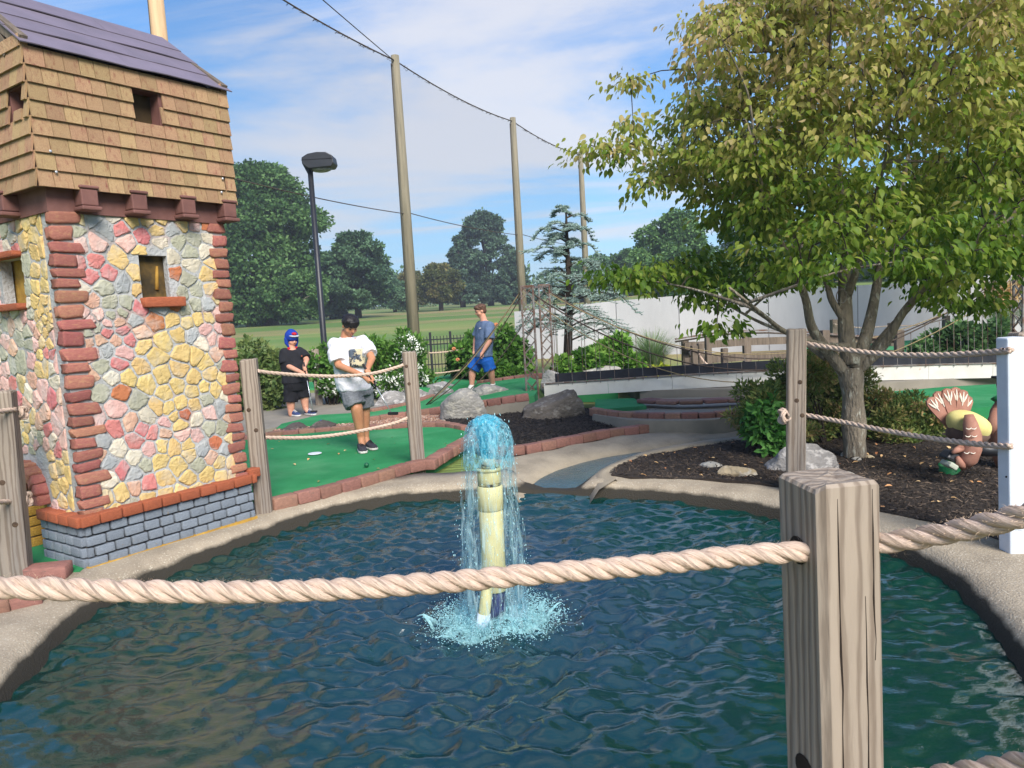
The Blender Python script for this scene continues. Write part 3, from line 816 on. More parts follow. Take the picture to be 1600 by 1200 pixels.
for fr, h in ((GR, w2R), (GL_, w2L)):
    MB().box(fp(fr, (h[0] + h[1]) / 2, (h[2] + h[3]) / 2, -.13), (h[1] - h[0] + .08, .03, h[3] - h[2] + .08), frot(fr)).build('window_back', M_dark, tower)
SHM = []
for k in range(5):
    m = MB(); m.box((0, 0, 0), (1, 1, 1)); me = m.mesh('shingle', M_shingle)
    for v in me.vertices:
        v.co.x += .02 * noise.noise(v.co * 3 + Vector((k * 9, 0, 0))); v.co.z += .05 * noise.noise(v.co * 2 + Vector((0, k * 9, 0))) * (1 if v.co.z < 0 else 0)
    SHM.append(me)
nrow = 8; eh = (Z_SH1 - Z_SH0) / nrow
for fr, L_, h, par in ((GR, gR, w2R, sh_wall), (GL_, gL, w2L, sh_left)):
    for row in range(nrow):
        s = .075 if row % 2 == 0 else .1; z0 = Z_SH0 + row * eh - .012
        edges = []
        while s < L_ - .075:
            w = rs.uniform(.088, .115); edges.append((s, min(s + w, L_ - .07))); s += w
        edges = [(-.012, edges[0][0])] + edges + [(edges[-1][1], L_ + .012)]
        for a, b in edges:
            zl, zh = z0, z0 + eh * 1.12
            if a < h[1] and b > h[0] and zl < h[3] and zh > h[2]:      # trim round the window
                if a < h[0] - .02: b = h[0]
                elif b > h[1] + .02: a = h[1]
                elif zl < h[2] - .03: zh = h[2]
                elif zh > h[3] + .03: zl = h[3]
                else: continue
            if b - a < .012: continue
            rot = frot(fr) @ Matrix.Rotation(.16 + rs.uniform(-.012, .012), 3, 'X') @ Matrix.Rotation(rs.uniform(-.006, .006), 3, 'Y')
            place(SHM[rs.randrange(5)], 'shingle', par, fp(fr, (a + b) / 2, (zl + zh) / 2, .016), (b - a - .004, .012, zh - zl), rot)
for s, zz_, fr in ((.07, .2, GR), (.09, .08, GR), (gR - .1, .17, GR), (gR - .12, .07, GR)):
    MB().lathe([(.0085, 0), (.0085, .005), (.004, .009)], 8, fp(fr, s, Z_SH0 + zz_, .03), fr[2]).build('bolt', mat('bolt_steel', S(190, 192, 196), None, .4, metal=.6), tower)

# --- gable roof: ridge parallel to the pond face, boards lapped and lifting
RZ = 4.0
ovr, ove = .035, .035
e0, e1 = q0 - TU * ovr - TV * ove, q1 + TU * ovr - TV * ove
rmid = TV * (gL / 2 + ove)
zE = Z_SH1 + .01; zR = D(266, 62, (q1 + rmid + TU * ovr).y).z
nC = 4; sl = (rmid.xy.length ** 2 + (zR - zE) ** 2) ** .5
nrm = (TU.cross(rmid + Vector((0, 0, zR - zE)))).normalized()
if nrm.z < 0: nrm = -nrm
for k in range(nC):
    for half in range(2):
        a0 = (0, .46 + .14 * (k % 2))[half]; a1 = (.46 + .14 * (k % 2), 1)[half]
        def rp(s, t, lift): return e0.lerp(e1, s) + rmid * t + nrm * lift + Vector((0, 0, zE - e0.z + (zR - zE) * t))
        m = MB(); n = 9; vs = []
        t0, t1 = k / nC - .015, (k + 1) / nC + .03
        for i in range(n + 1):
            s = lerp(a0, a1, i / n)
            wv = .012 * math.sin(i / n * math.pi) * (1 if (k + half) % 2 else .3) + .003 * noise.noise(Vector((s * 9, k, half)))
            for t, lf in ((t0, .008 + wv * .8), (t1, .002), (t1, -.006), (t0, .001 + wv * .8)):
                vs.append(rp(s, t, lf))
        fs = []
        for i in range(n):
            for j in range(4): fs.append((i * 4 + j, i * 4 + (j + 1) % 4, (i + 1) * 4 + (j + 1) % 4, (i + 1) * 4 + j))
        fs += [(3, 2, 1, 0), (n * 4, n * 4 + 1, n * 4 + 2, n * 4 + 3)]
        m.add(vs, fs).build('roof_board', M_roof, tower)
m = MB(); b0, b1 = e0 + rmid * 2, e1 + rmid * 2
up = lambda p, z: Vector((p.x, p.y, z))
m.add([up(e0 + rmid, zR + .0), up(e1 + rmid, zR + .0), up(b1, zE), up(b0, zE), up(e0 + rmid, zR - .015), up(e1 + rmid, zR - .015), up(b1, zE - .015), up(b0, zE - .015)],
      [(0, 1, 2, 3), (7, 6, 5, 4), (0, 3, 7, 4), (1, 5, 6, 2), (2, 6, 7, 3)]).build('roof_slope', M_roof, tower)
# open gable ends with timbers
for qa, qb, sg in ((q0, q3, -1), (q1, q2, 1)):
    m = MB(); ins = TU * (-sg * .12)
    mid = (qa + qb) / 2
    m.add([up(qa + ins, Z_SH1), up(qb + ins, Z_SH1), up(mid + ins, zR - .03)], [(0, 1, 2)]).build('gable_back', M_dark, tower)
    base = TU * (sg * .0)
    for a, b in ((up(qa, Z_SH1 + .02), up(mid, zR - .06)), (up(qb, Z_SH1 + .02), up(mid, zR - .06)), (up(qa.lerp(qb, .28), Z_SH1), up(qa.lerp(qb, .46), zR - .25)), (up(qa.lerp(qb, .72), Z_SH1), up(qa.lerp(qb, .54), zR - .25)),
                 (up(mid, Z_SH1), up(mid, zR - .1)), (up(qa.lerp(qb, .12), Z_SH1), up(qa.lerp(qb, .3), Z_SH1 + .32))):
        MB().bar(a, b, .045, .075).build('timber', M_greywood, tower)
    MB().bar(up(qa, Z_SH1 + .03), up(qb, Z_SH1 + .03), .05, .07).build('tie_board', M_shingle, tower)
# ================================================================ brick borders
M_paver = mat('brick_paver', S(164, 120, 104, .8), S(134, 98, 86, .8), .9, 7, 7, .3, .7, bump=.6, bscale=120, bdist=.004, var=.16, hue=.012, c3=S(112, 96, 88, .8), s3=4, lo3=.6, hi3=.75)
PV = copymat(BMs, M_paver)
def soften(meshes, k):
    for q in meshes:
        for v in q.vertices: v.co = v.co
def border(pts, label, blen=.2, bw=.11, bh=.1, lift=.05, name='brick_border'):
    """pts: world points on the border's centre line (z = ground there)"""
    L = resample(cat(pts, 6), blen)
    e = empty(name, L[0], label, 'brick border')
    for a, b in zip(L, L[1:]):
        t = (b - a); l = t.length; t.normalize(); n = Vector((-t.y, t.x, 0)).normalized(); up_ = t.cross(n)
        rot = Matrix((t, n, up_)).transposed() @ Matrix.Rotation(rs.uniform(-.025, .025), 3, 'Z') @ Matrix.Rotation(rs.uniform(-.02, .02), 3, 'X')
        place(PV[rs.randrange(4)], 'brick', e, (a + b) / 2 + Vector((0, 0, lift - bh / 2 + rs.uniform(-.004, .004))), (l - .006, bw * rs.uniform(.96, 1.04), bh), rot)
    return e
border(gp([(424, 788), (470, 777), (530, 762), (590, 745), (640, 730), (664, 725)], 0), 'brick border along the near edge of the front green beside the pond')
border(gp([(668, 727), (690, 713), (718, 697), (742, 682), (738, 674)], 0), 'short curved brick border rounding the right end of the front green', .15, .14)
border(gp([(370, 689), (418, 681), (470, 677), (529, 672), (581, 670), (641, 666), (690, 665), (727, 671)], 0), 'brick border along the far edge of the front green by the gravel')
border([GB(x, y, zB) for x, y in ((572, 656), (637, 647), (684, 640), (760, 629), (826, 619))], 'brick border on the near side of the raised green by the boulder', .2, .11, .1, .04)
border([GB(x, y, zB) for x, y in ((579, 643), (637, 632), (657, 626), (695, 612), (735, 600), (779, 594), (822, 588), (868, 586), (930, 584), (978, 590), (980, 602))], 'brick border on the far side of the raised green behind the walking boy', .2, .12, .1, .04)
border(gp([(766, 705), (800, 706), (850, 698), (925, 683), (1000, 672), (1082, 661)], -.01), 'brick border between black mulch bed and stream bank', .2, .11, .1, .06)
border(gp([(926, 644), (950, 648), (990, 652), (1050, 653), (1110, 652), (1180, 646), (1260, 640)], .1), 'brick border topping the low retaining wall below the rope bridge', .19, .12, .1, .06)
border(gp([(1003, 622), (1050, 625), (1100, 624), (1170, 620), (1240, 616)], .16), 'dark brick border at the channel right under the rope bridge', .3, .25, .05, .0)
e = empty('stacked_pavers', G(75, 892, -.04), 'loose brick pavers lying at the foot of the near left rope post', 'paver')
for (px, py, z, sx_, sy_, a) in ((76, 893, .0, .24, .13, .15), (-20, 948, -.02, .24, .13, .35), (28, 938, -.02, .24, .13, .5)):
    place(PV[rs.randrange(4)], 'paver', e, G(px, py, z), (sx_, sy_, .09), Matrix.Rotation(a, 3, 'Z'))

# concrete retaining walls under the brick borders
def retaining(name, pts, h, label):
    L = cat(pts, 5); m = MB(); n = len(L)
    for off in (.0, .12):
        for i, p in enumerate(L):
            t = (L[min(n - 1, i + 1)] - L[max(0, i - 1)]); nn = Vector((-t.y, t.x, 0)).normalized()
            for dz in (0, -h): q = p + nn * off; m.v.append((q.x, q.y, q.z + dz + .003 * noise.noise(q * 8)))
    for i in range(n - 1):
        a = i * 2; b = n * 2 + i * 2
        m.f += [(a, a + 1, a + 3, a + 2), (b, b + 2, b + 3, b + 1), (a, a + 2, b + 2, b)]
    props(m.build(name, M_path), label, 'wall')
retaining('retaining_wall', [GB(x, y, zB) - Vector((0, .05, .045)) for x, y in ((637, 647), (684, 640), (760, 629), (826, 619))], .5, 'low concrete wall below brick border behind the pale boulder')
retaining('retaining_wall', gp([(926, 647), (950, 651), (990, 656), (1050, 657), (1110, 656), (1180, 650), (1260, 644)], .1), .35, 'low concrete wall above the stream, left of the feathery shrub')

# ================================================================ boulders
def rock_mat(nm, a, b, c): return mat('rock_' + nm, S(*a, .8), S(*b, .8), .9, 4, 10, .35, .68, bump=1, bscale=16, bdist=.03, c3=S(*c, .8), s3=9, lo3=.52, hi3=.62, stretch=(1, 1, 1.8))
RK = {'pale': rock_mat('pale', (168, 164, 156), (122, 120, 114), (186, 180, 166)), 'brown': rock_mat('brown', (128, 118, 106), (92, 84, 76), (150, 142, 130)),
      'grey': rock_mat('grey', (156, 152, 148), (112, 110, 110), (186, 182, 178)), 'dark': rock_mat('dark', (98, 90, 86), (70, 62, 60), (124, 116, 110)),
      'cream': rock_mat('cream', (214, 194, 158), (184, 160, 124), (224, 212, 190)), 'white': rock_mat('white', (196, 192, 182), (160, 154, 144), (212, 206, 194))}
def rock(name, base, size, mt, label, seed, rz=0, shape=None, cat_='boulder', sub=4, rough=.32, group=None):
    bm = bmesh.new(); bmesh.ops.create_icosphere(bm, subdivisions=sub, radius=1)
    r = random.Random(seed); planes = []
    for _ in range(16):
        n = Vector((r.gauss(0, 1), r.gauss(0, 1), r.gauss(0, .7))).normalized(); planes.append((n, r.uniform(.62, .93)))
    for v in bm.verts:
        p = v.co.copy()
        for n, d in planes:
            k = p.dot(n) - d
            if k > 0: p -= n * k * .9
        p *= 1 + rough * .4 * noise.fractal(p * 1.6 + Vector((seed * 3.1, 0, 0)), 1, 2, 4) + .05 * noise.noise(p * 7 + Vector((seed, 0, 0)))
        if shape: p = shape(p)
        v.co = Vector((p.x * size[0] / 2, p.y * size[1] / 2, p.z * size[2]))
    me = bpy.data.meshes.new(name); bm.to_mesh(me); bm.free(); me.materials.append(RK[mt])
    me.polygons.foreach_set('use_smooth', [True] * len(me.polygons))
    o = addobj(name, me); o.location = base; o.rotation_euler = (0, 0, rz)
    return props(o, label, cat_, group)
def logshape(p):
    return Vector((p.x, p.y * (1 - .1 * p.x), p.z * (.78 + .34 * p.x)))
rock('boulder', G(727, 657, 0) + Vector((0, .2, .02)), (.76, .62, .4), 'pale', 'big pale grey boulder at the corner of the black mulch bed behind the fountain', 1)
rock('boulder', G(868, 655, .0) + Vector((0, .2, .02)), (1.05, .6, .44), 'brown', 'long brown boulder lying in the black mulch in front of the lattice masts', 5, -.1, logshape, rough=.22)
rock('boulder', D(764, 617, 11.45), (.64, .42, .2), 'pale', 'grey boulder on the raised green at the walking boy feet', 8)
rock('boulder', G(612, 630, .05) + Vector((0, .1, -.02)), (.66, .4, .2), 'grey', 'low mottled grey rock at the path just left of the inner rope post', 11, .25)
rock('boulder', G(644, 622, .08) + Vector((0, .3, -.03)), (.55, .35, .19), 'grey', 'low mottled grey rock right behind the inner rope post', 14, .3)
rock('boulder', G(684, 611, .15) + Vector((0, .25, -.03)), (.62, .4, .17), 'grey', 'low grey rock between two greens left of the walking boy', 16, .2)
rock('boulder', G(453, 673, 0) + Vector((0, .12, -.02)), (.42, .26, .12), 'dark', 'dark rock on the gravel strip, nearer to the tower of the two', 21, .1)
rock('boulder', G(500, 672, 0) + Vector((0, .12, -.02)), (.46, .24, .13), 'dark', 'dark rock on the gravel strip, in front of the blue golf ball', 23, .05)
rock('boulder', G(1268, 738, -.04) + Vector((0, .18, -.02)), (.72, .46, .24), 'grey', 'flat topped grey boulder in the mulch left of the tree trunk', 27, -.2)
rock('boulder', G(1157, 745, -.03) + Vector((0, .1, -.01)), (.34, .2, .1), 'cream', 'cream coloured smooth stone lying on the mulch bed', 31, -.15, rough=.15, cat_='stone')
rock('boulder', G(1117, 730, -.03) + Vector((0, .08, -.01)), (.26, .18, .045), 'white', 'flat pale grey stone lying beside the cream coloured stone', 33, .1, rough=.15, cat_='stone')
rock('boulder', G(1035, 600, .1), (.9, .5, .12), 'pale', 'pale flat rock in front of the yellow shrub behind the rope bridge', 36)
rock('boulder', D(940, 590, 12.6), (1.0, .4, .2), 'white', 'long pinkish pale rock behind the black rail of the rope bridge', 37)
rock('boulder', D(868, 601, 11.8), (.5, .4, .28), 'white', 'pale rock right beside the lattice masts', 38)
rock('boulder', D(1100, 595, 12.3), (1.5, .6, .12), 'white', 'flat whitish rock at the foot of the wooden railing', 39)
gi = 0
SL = ['small pale stone left of the mulch post foot', 'rounded pale stone right in front of the mulch post', 'largest of the pale stones behind the near post top', 'cream stone half hidden behind the near post top', 'pale stone lying right of the mulch post pile', 'flat cream stone rightmost in the mulch post pile', 'small pale stone touching the flat topped grey boulder', 'pale stone at the left foot of the dogwood trunk', 'thin cream stone at the right foot of the dogwood trunk', 'tiny pale stone between grey boulder and dogwood trunk']
for px, py, w, h in ((1262, 737, .11, .05), (1280, 744, .17, .06), (1302, 752, .2, .07), (1272, 756, .16, .06), (1330, 748, .16, .05), (1352, 752, .13, .025), (1290, 734, .1, .04), (1340, 719, .12, .03), (1362, 717, .11, .03), (1322, 714, .1, .04)):
    gi += 1
    rock('stone', G(px, py, -.04) + Vector((0, .04, .0)), (w, w * .7, h), 'white' if gi % 3 else 'cream', SL[gi - 1], 40 + gi, gi, cat_='stone', sub=3, rough=.15, group='pale stones at the foot of the tree')

# ================================================================ rope posts and ropes
def wood_post_mat(name, a, b, c):
    m = mat(name, S(*a, .8), S(*b, .8), .85, 5, 8, .3, .7, c3=S(*c, .8), s3=3, lo3=.5, hi3=.75, stretch=(1, 1, .12))
    t = m.node_tree; N = t.nodes; L = t.links; bs = N['Principled BSDF']
    tcn = N.new('ShaderNodeTexCoord'); mp = N.new('ShaderNodeMapping'); mp.inputs['Scale'].default_value = (1, 1, .1); L.new(tcn.outputs['Object'], mp.inputs[0])
    nz = N.new('ShaderNodeTexNoise'); nz.inputs['Scale'].default_value = 10; nz.inputs['Detail'].default_value = 3; L.new(mp.outputs[0], nz.inputs['Vector'])
    vm = N.new('ShaderNodeVectorMath'); vm.operation = 'MULTIPLY_ADD'; vm.inputs[1].default_value = (.06, .06, 0); L.new(nz.outputs['Color'], vm.inputs[0]); L.new(mp.outputs[0], vm.inputs[2])
    w = N.new('ShaderNodeTexWave'); w.wave_type = 'RINGS'; w.rings_direction = 'Z'; w.inputs['Scale'].default_value = 15; w.inputs['Distortion'].default_value = 5.5; w.inputs['Detail'].default_value = 4; w.inputs['Detail Scale'].default_value = 1.2; w.inputs['Detail Roughness'].default_value = .65
    ofs = N.new('ShaderNodeVectorMath'); ofs.operation = 'ADD'; ofs.inputs[1].default_value = (.05, .11, 0); L.new(vm.outputs[0], ofs.inputs[0]); L.new(ofs.outputs[0], w.inputs['Vector'])
    r = N.new('ShaderNodeMapRange'); r.inputs['From Min'].default_value = .35; r.inputs['From Max'].default_value = 1.0; r.inputs['To Max'].default_value = .55; L.new(w.outputs['Fac'], r.inputs['Value'])
    x = N.new('ShaderNodeMix'); x.data_type = 'RGBA'; L.new(r.outputs[0], x.inputs['Factor']); L.new(bs.inputs['Base Color'].links[0].from_socket, x.inputs[6]); x.inputs[7].default_value = S(98, 80, 66, .7)
    L.new(x.outputs[2], bs.inputs['Base Color'])
    n3 = N.new('ShaderNodeTexNoise'); n3.inputs['Scale'].default_value = 90; n3.inputs['Detail'].default_value = 5; L.new(mp.outputs[0], n3.inputs['Vector'])
    s_ = N.new('ShaderNodeMath'); s_.operation = 'MULTIPLY_ADD'; s_.inputs[1].default_value = -.8; L.new(w.outputs['Fac'], s_.inputs[0]); L.new(n3.outputs['Fac'], s_.inputs[2])
    bp = N.new('ShaderNodeBump'); bp.inputs['Strength'].default_value = .5; bp.inputs['Distance'].default_value = .004; L.new(s_.outputs[0], bp.inputs['Height']); L.new(bp.outputs[0], bs.inputs['Normal'])
    return m
M_post = wood_post_mat('weathered_post', (172, 158, 142), (148, 134, 120), (130, 127, 124))
M_hole = mat('hole_dark', S(48, 36, 28, .6))
M_knot = mat('wood_knot', S(104, 84, 66, .8), S(70, 56, 46, .8), .9, 30)
def post(base, h, w, rz, label, tilt=(0, 0), holes=(), name='rope_post', group=None, mt=None, knots=2, seed=1, wr=.0):
    """square weathered timber; holes = heights where the rope passes (along local x)"""
    e = empty(name, base, label, 'post', group)
    rot = Matrix.Rotation(tilt[0], 3, 'X') @ Matrix.Rotation(tilt[1], 3, 'Y') @ Matrix.Rotation(rz, 3, 'Z')
    m = MB(); n = 6; lev = 14; r = random.Random(seed)
    def ringv(z, k):
        out = []; hw = w / 2
        c = .012
        for x, y in ((-1, -1), (1, -1), (1, 1), (-1, 1)):
            for (a, b) in (((hw - c) * x, hw * y), (hw * x, (hw - c) * y)) if x * y < 0 else ((hw * x, (hw - c) * y), ((hw - c) * x, hw * y)):
                out.append((a * k, b * k))
        return out
    # order corners anticlockwise
    rows = []
    for i in range(lev + 1):
        z = -.25 + (h + .25) * i / lev; k = 1 + .012 * noise.noise(Vector((seed * 3, z * 3, 0)))
        rows.append((z, k))
    rows.append((h + .007, .93)); rows.append((h + .009, .6)); rows.append((h + .006, .25))
    for z, k in rows:
        ring = sorted(ringv(z, k), key=lambda q: math.atan2(q[1], q[0]))
        for q in ring:
            wz = z + (.013 * noise.noise(Vector((q[0] * 30, q[1] * 30, seed))) if z > h - .01 else 0)
            m.v.append((q[0], q[1], wz))
    for i in range(len(rows) - 1):
        for k in range(8): m.f.append((i * 8 + k, i * 8 + (k + 1) % 8, (i + 1) * 8 + (k + 1) % 8, (i + 1) * 8 + k))
    m.f.append(tuple(range((len(rows) - 1) * 8, len(rows) * 8)))
    o = m.build('timber', mt or M_post); o.parent = e
    o.matrix_basis = rot.to_4x4()
    parts = []
    for hz in holes:
        for sx_ in (-1, 1):
            hm = MB().lathe([(.0, .0006), (.021 if w > .1 else .015, .0012), (.026 if w > .1 else .018, .0004)], 14, (sx_ * w / 2 * 1.012, 0, hz), (sx_, 0, 0)).mesh('rope_hole', M_hole)
            p = bpy.data.objects.new('rope_hole', hm); COL.objects.link(p); p.parent = e; p.matrix_basis = rot.to_4x4()
    for k in range(knots):
        hz = r.uniform(.25, h - .1)
        hm = MB().lathe([(.0, .003), (.006, .003), (.013, .0015), (.017, .0)], 10, (r.uniform(-.3, .3) * w, -w / 2 * 1.012, hz), (0, -1, 0)).mesh('knot', M_knot)
        p = bpy.data.objects.new('knot', hm); COL.objects.link(p); p.parent = e; p.matrix_basis = rot.to_4x4()
    return e
M_ropeR = None
def rope_mat(name, a, b, dk):
    m = bpy.data.materials.new(name); m.use_nodes = True; t = m.node_tree; N = t.nodes; L = t.links; bs = N['Principled BSDF']; bs.inputs['Roughness'].default_value = .92; bs.inputs['Specular IOR Level'].default_value = .15
    uv = N.new('ShaderNodeUVMap'); mp = N.new('ShaderNodeMapping'); mp.inputs['Scale'].default_value = (60, 9, 1); L.new(uv.outputs[0], mp.inputs[0])
    n = N.new('ShaderNodeTexNoise'); n.inputs['Scale'].default_value = 1; n.inputs['Detail'].default_value = 6; L.new(mp.outputs[0], n.inputs['Vector'])
    r = N.new('ShaderNodeValToRGB'); r.color_ramp.elements[0].position = .3; r.color_ramp.elements[0].color = dk; r.color_ramp.elements[1].position = .62; r.color_ramp.elements[1].color = a
    e = r.color_ramp.elements.new(.45); e.color = b
    L.new(n.outputs['Fac'], r.inputs[0]); L.new(r.outputs[0], bs.inputs['Base Color'])
    bp = N.new('ShaderNodeBump'); bp.inputs['Strength'].default_value = 1.0; bp.inputs['Distance'].default_value = .004; L.new(n.outputs['Fac'], bp.inputs['Height']); L.new(bp.outputs[0], bs.inputs['Normal'])
    return m
M_rope = rope_mat('manila_rope', S(232, 208, 188, .9), S(214, 188, 168, .9), S(164, 136, 118, .85))
def rope(name, pts, r, pitch, label, sides=8, step=.012, fibres=0, group=None, cat_='rope', frayed=()):
    L = resample(cat(pts, 10), step); n = len(L); m = MB(); uvs = []
    fr = []; u = None; s = 0
    for i, p in enumerate(L):
        t = (L[min(n - 1, i + 1)] - L[max(0, i - 1)]).normalized()
        u = t.cross(Vector((0, 0, 1))) if u is None else u - t * u.dot(t)
        u.normalize(); w = t.cross(u)
        if i: s += (p - L[i - 1]).length
        fr.append((p, t, u.copy(), w, s))
    for k in range(3):
        b = len(m.v); cs = []
        for p, t, u, w, s in fr:
            a = 2 * math.pi * (s / pitch + k / 3 + .12 * noise.noise(Vector((s * 5, 1, 0)))); cs.append(p + (u * math.cos(a) + w * math.sin(a)) * r * .5)
        for i in range(n):
            tt = (cs[min(n - 1, i + 1)] - cs[max(0, i - 1)]).normalized(); uu = (cs[i] - fr[i][0]); uu = (uu - tt * uu.dot(tt)).normalized(); ww = tt.cross(uu)
            for j in range(sides):
                a = 2 * math.pi * j / sides; rr = r * (.55 + .05 * noise.noise(Vector((fr[i][4] * 60, k * 9, j * 1.7))) + .05 * noise.noise(Vector((fr[i][4] * 9, k * 5, 3))))
                m.v.append(tuple(cs[i] + (uu * math.cos(a) + ww * math.sin(a)) * rr))
                uvs.append((j / sides + k * .37, fr[i][4] / r * .05))
        for i in range(n - 1):
            for j in range(sides): m.f.append((b + i * sides + j, b + i * sides + (j + 1) % sides, b + (i + 1) * sides + (j + 1) % sides, b + (i + 1) * sides + j))
        m.f.append(tuple(b + q for q in reversed(range(sides)))); m.f.append(tuple(b + (n - 1) * sides + q for q in range(sides)))
    me = m.mesh(name, M_rope, True); ul = me.uv_layers.new(name='UVMap')
    vi = np.zeros(len(me.loops), dtype=np.int32); me.loops.foreach_get('vertex_index', vi)
    ul.data.foreach_set('uv', np.array(uvs, dtype=np.float32)[vi].ravel())
    o = addobj(name, me); props(o, label, cat_, group)
    if fibres:
        q = random.Random(len(L)); mf = MB()
        for _ in range(fibres):
            p, t, u, w, s = fr[q.randrange(n)]; a = q.uniform(0, 6.28); d = u * math.cos(a) + w * math.sin(a)
            l = abs(q.gauss(0, .0042)) + .002; st = p + d * r * .97; e1 = st + d * l * .5 + t * q.uniform(-.6, .8) * l; e2 = e1 + d * l * q.uniform(.1, .7) + t * q.uniform(-.8, .8) * l + Vector((0, 0, q.uniform(-.4, .4) * l))
            sd_ = t.cross(d).normalized() * .0004
            mf.add([st - sd_, st + sd_, e1 + sd_ * .8, e1 - sd_ * .8, e2], [(0, 1, 2, 3), (3, 2, 4)])
        f = mf.build('fibres', mat('rope_fibre', S(224, 196, 168, .85), None, .9), o); f['kind'] = 'stuff'
    return o
def knot(p, r, label, seed=0, ax=Vector((1, 0, 0)), big=1.0):
    """a stopper knot of the same rope beside a post"""
    k = random.Random(seed); pts = []
    for i in range(26):
        a = i / 25 * 2 * math.pi * 2
        pts.append(p + Vector((math.sin(a * 1.5) * .9, math.cos(a) * 1.2, math.sin(a) * 1.5)) * r * 1.25 * big)
    return rope('rope_knot', pts, r * .8, r * 9, label, 6, .01)

# near post in front of the camera
p0 = D(1305, 900, 1.3)
post((p0.x, p0.y, 0), D(1305, 752, 1.3).z, .128, R(14), 'thick weathered post closest to the camera in front of the pond', holes=(D(1270, 862, 1.27).z, D(1305, 1205, 1.27).z), knots=0, seed=4, tilt=(0, R(-.6)))
e = [o for o in bpy.data.objects if o.name.startswith('rope_post')][0]
fr_ = [(-60, 915), (0, 917), (150, 922), (330, 925), (500, 922), (700, 909), (850, 896), (1000, 884), (1150, 869), (1262, 861)]
for k_, (xo, z0_, z1_, w_) in enumerate(((-.03, .55, 1.1, .0022), (.022, .3, .92, .0018), (.04, .8, 1.12, .0016), (-.045, .2, .6, .0016), (.005, .1, .5, .0015))):
    cm = MB(); z1_ = min(z1_, D(1305, 752, 1.3).z - .004)
    for i in range(9):
        t = i / 8; hw_ = w_ * math.sin(math.pi * (.06 + .9 * t)) * (.6 + .4 * math.sin(i * 2.1 + k_)); xx = xo + .004 * noise.noise(Vector((k_ * 3, t * 4, 0)))
        cm.v += [(xx - hw_, -.0652, lerp(z0_, z1_, t)), (xx + hw_, -.0652, lerp(z0_, z1_, t)), (xx, -.061, lerp(z0_, z1_, t))]
    cm.f = [(3 * i + a, 3 * i + b, 3 * i + 3 + b, 3 * i + 3 + a) for i in range(8) for a, b in ((0, 1), (1, 2), (2, 0))]
    co_ = cm.build('crack', M_hole); co_.parent = e; co_.matrix_basis = Matrix.Rotation(R(-.6), 4, 'Y') @ Matrix.Rotation(R(14), 4, 'Z')
rp = [D(-620, 872, 1.08), D(-330, 898, 1.13)] + [D(x, y, lerp(1.18, 1.27, (x + 60) / 1320)) for x, y in fr_] + [D(1315, 857, 1.29), D(1370, 850, 1.27), D(1450, 838, 1.22), D(1530, 822, 1.16), D(1610, 802, 1.1), D(1700, 775, 1.05), D(1900, 705, .97), D(2150, 610, .9)]
rope('barrier_rope', rp, .0188, .13, 'thick near rope crossing the whole picture through the closest post', 14, .006, 4500)
rope('barrier_rope', [D(x, y, Y) for x, y, Y in ((-620, 1330, 1.08), (-100, 1420, 1.18), (400, 1440, 1.22), (900, 1330, 1.26), (1290, 1240, 1.29), (1370, 1228, 1.27), (1450, 1216, 1.22), (1530, 1204, 1.16), (1610, 1190, 1.1), (1720, 1160, 1.02), (2150, 1030, .9))], .0188, .13, 'thick lower rope just showing in the bottom right corner', 14, .008, 500)
for o in (bpy.data.objects,): pass

for (px_, Y_, lb_) in ((-640, 1.08, 'weathered near post just beyond the left edge of the view'), (2170, .9, 'weathered near post just beyond the right edge of the view')):
    pe = D(px_, 872 if px_ < 0 else 610, Y_); post((pe.x, pe.y, 0), pe.z + .12, .128, R(10), lb_, knots=1, seed=int(abs(px_)))
# near left post
b = G(28, 905, -.04); hL = D(24, 612, b.y).z - b.z
post(b, hL, .15, R(20), 'weathered rope post at the left edge in front of the tower', holes=(), seed=9, tilt=(0, R(1.5)))
ky = b.y - .02
knot(D(34, 645, b.y + .1), .017, 'rope knot behind the left edge post, upper', 1)
knot(D(40, 780, b.y + .1), .019, 'rope knot behind the left edge post, beside the toy door', 2)
rope('barrier_rope', [D(24, 640, b.y), D(-10, 645, b.y - .2), D(-60, 660, b.y - .6)], .016, .13, 'upper rope leaving the frame from the left edge post')
rope('barrier_rope', [D(16, 784, b.y - .05), D(-10, 786, b.y - .25), D(-60, 800, b.y - .6)], .016, .13, 'lower rope leaving the frame from the left edge post')
# post by the tower, inner post of the front green
b1_ = G(413, 797, -.03); h1_ = D(401, 562, b1_.y).z - b1_.z
post(b1_, h1_, .125, R(10), 'rope post standing against the right corner of the tower', seed=12, tilt=(0, R(-.8)), holes=(D(413, 583, b1_.y).z - b1_.z, D(415, 682, b1_.y).z - b1_.z))
b2_ = G(653, 724, 0); h2_ = D(640, 551, b2_.y).z - b2_.z
post(b2_, h2_, .135, R(12), 'rope post at the front green between fountain and boys', seed=15, tilt=(0, R(-.7)), holes=(D(640, 566, b2_.y).z, D(645, 649, b2_.y).z))
def rope2(pa, pb, ya, yb, pts, r, label, **k):
    P = [D(x, y, lerp(ya, yb, (x - pa) / (pb - pa))) for x, y in pts]
    return rope('barrier_rope', P, r, r * 8.5, label, 8, .012, **k)
rope2(402, 640, b1_.y, b2_.y, [(402, 580), (425, 583), (480, 587), (530, 588), (580, 584), (620, 574), (642, 565)], .017, 'upper rope from the tower corner post to the inner post')
rope2(405, 645, b1_.y, b2_.y, [(405, 682), (420, 684), (480, 684), (530, 679), (580, 670), (620, 660), (647, 648)], .017, 'lower rope from the tower corner post to the inner post')
knot(D(396, 690, b1_.y + .03), .018, 'rope knot at the tower corner post', 3)
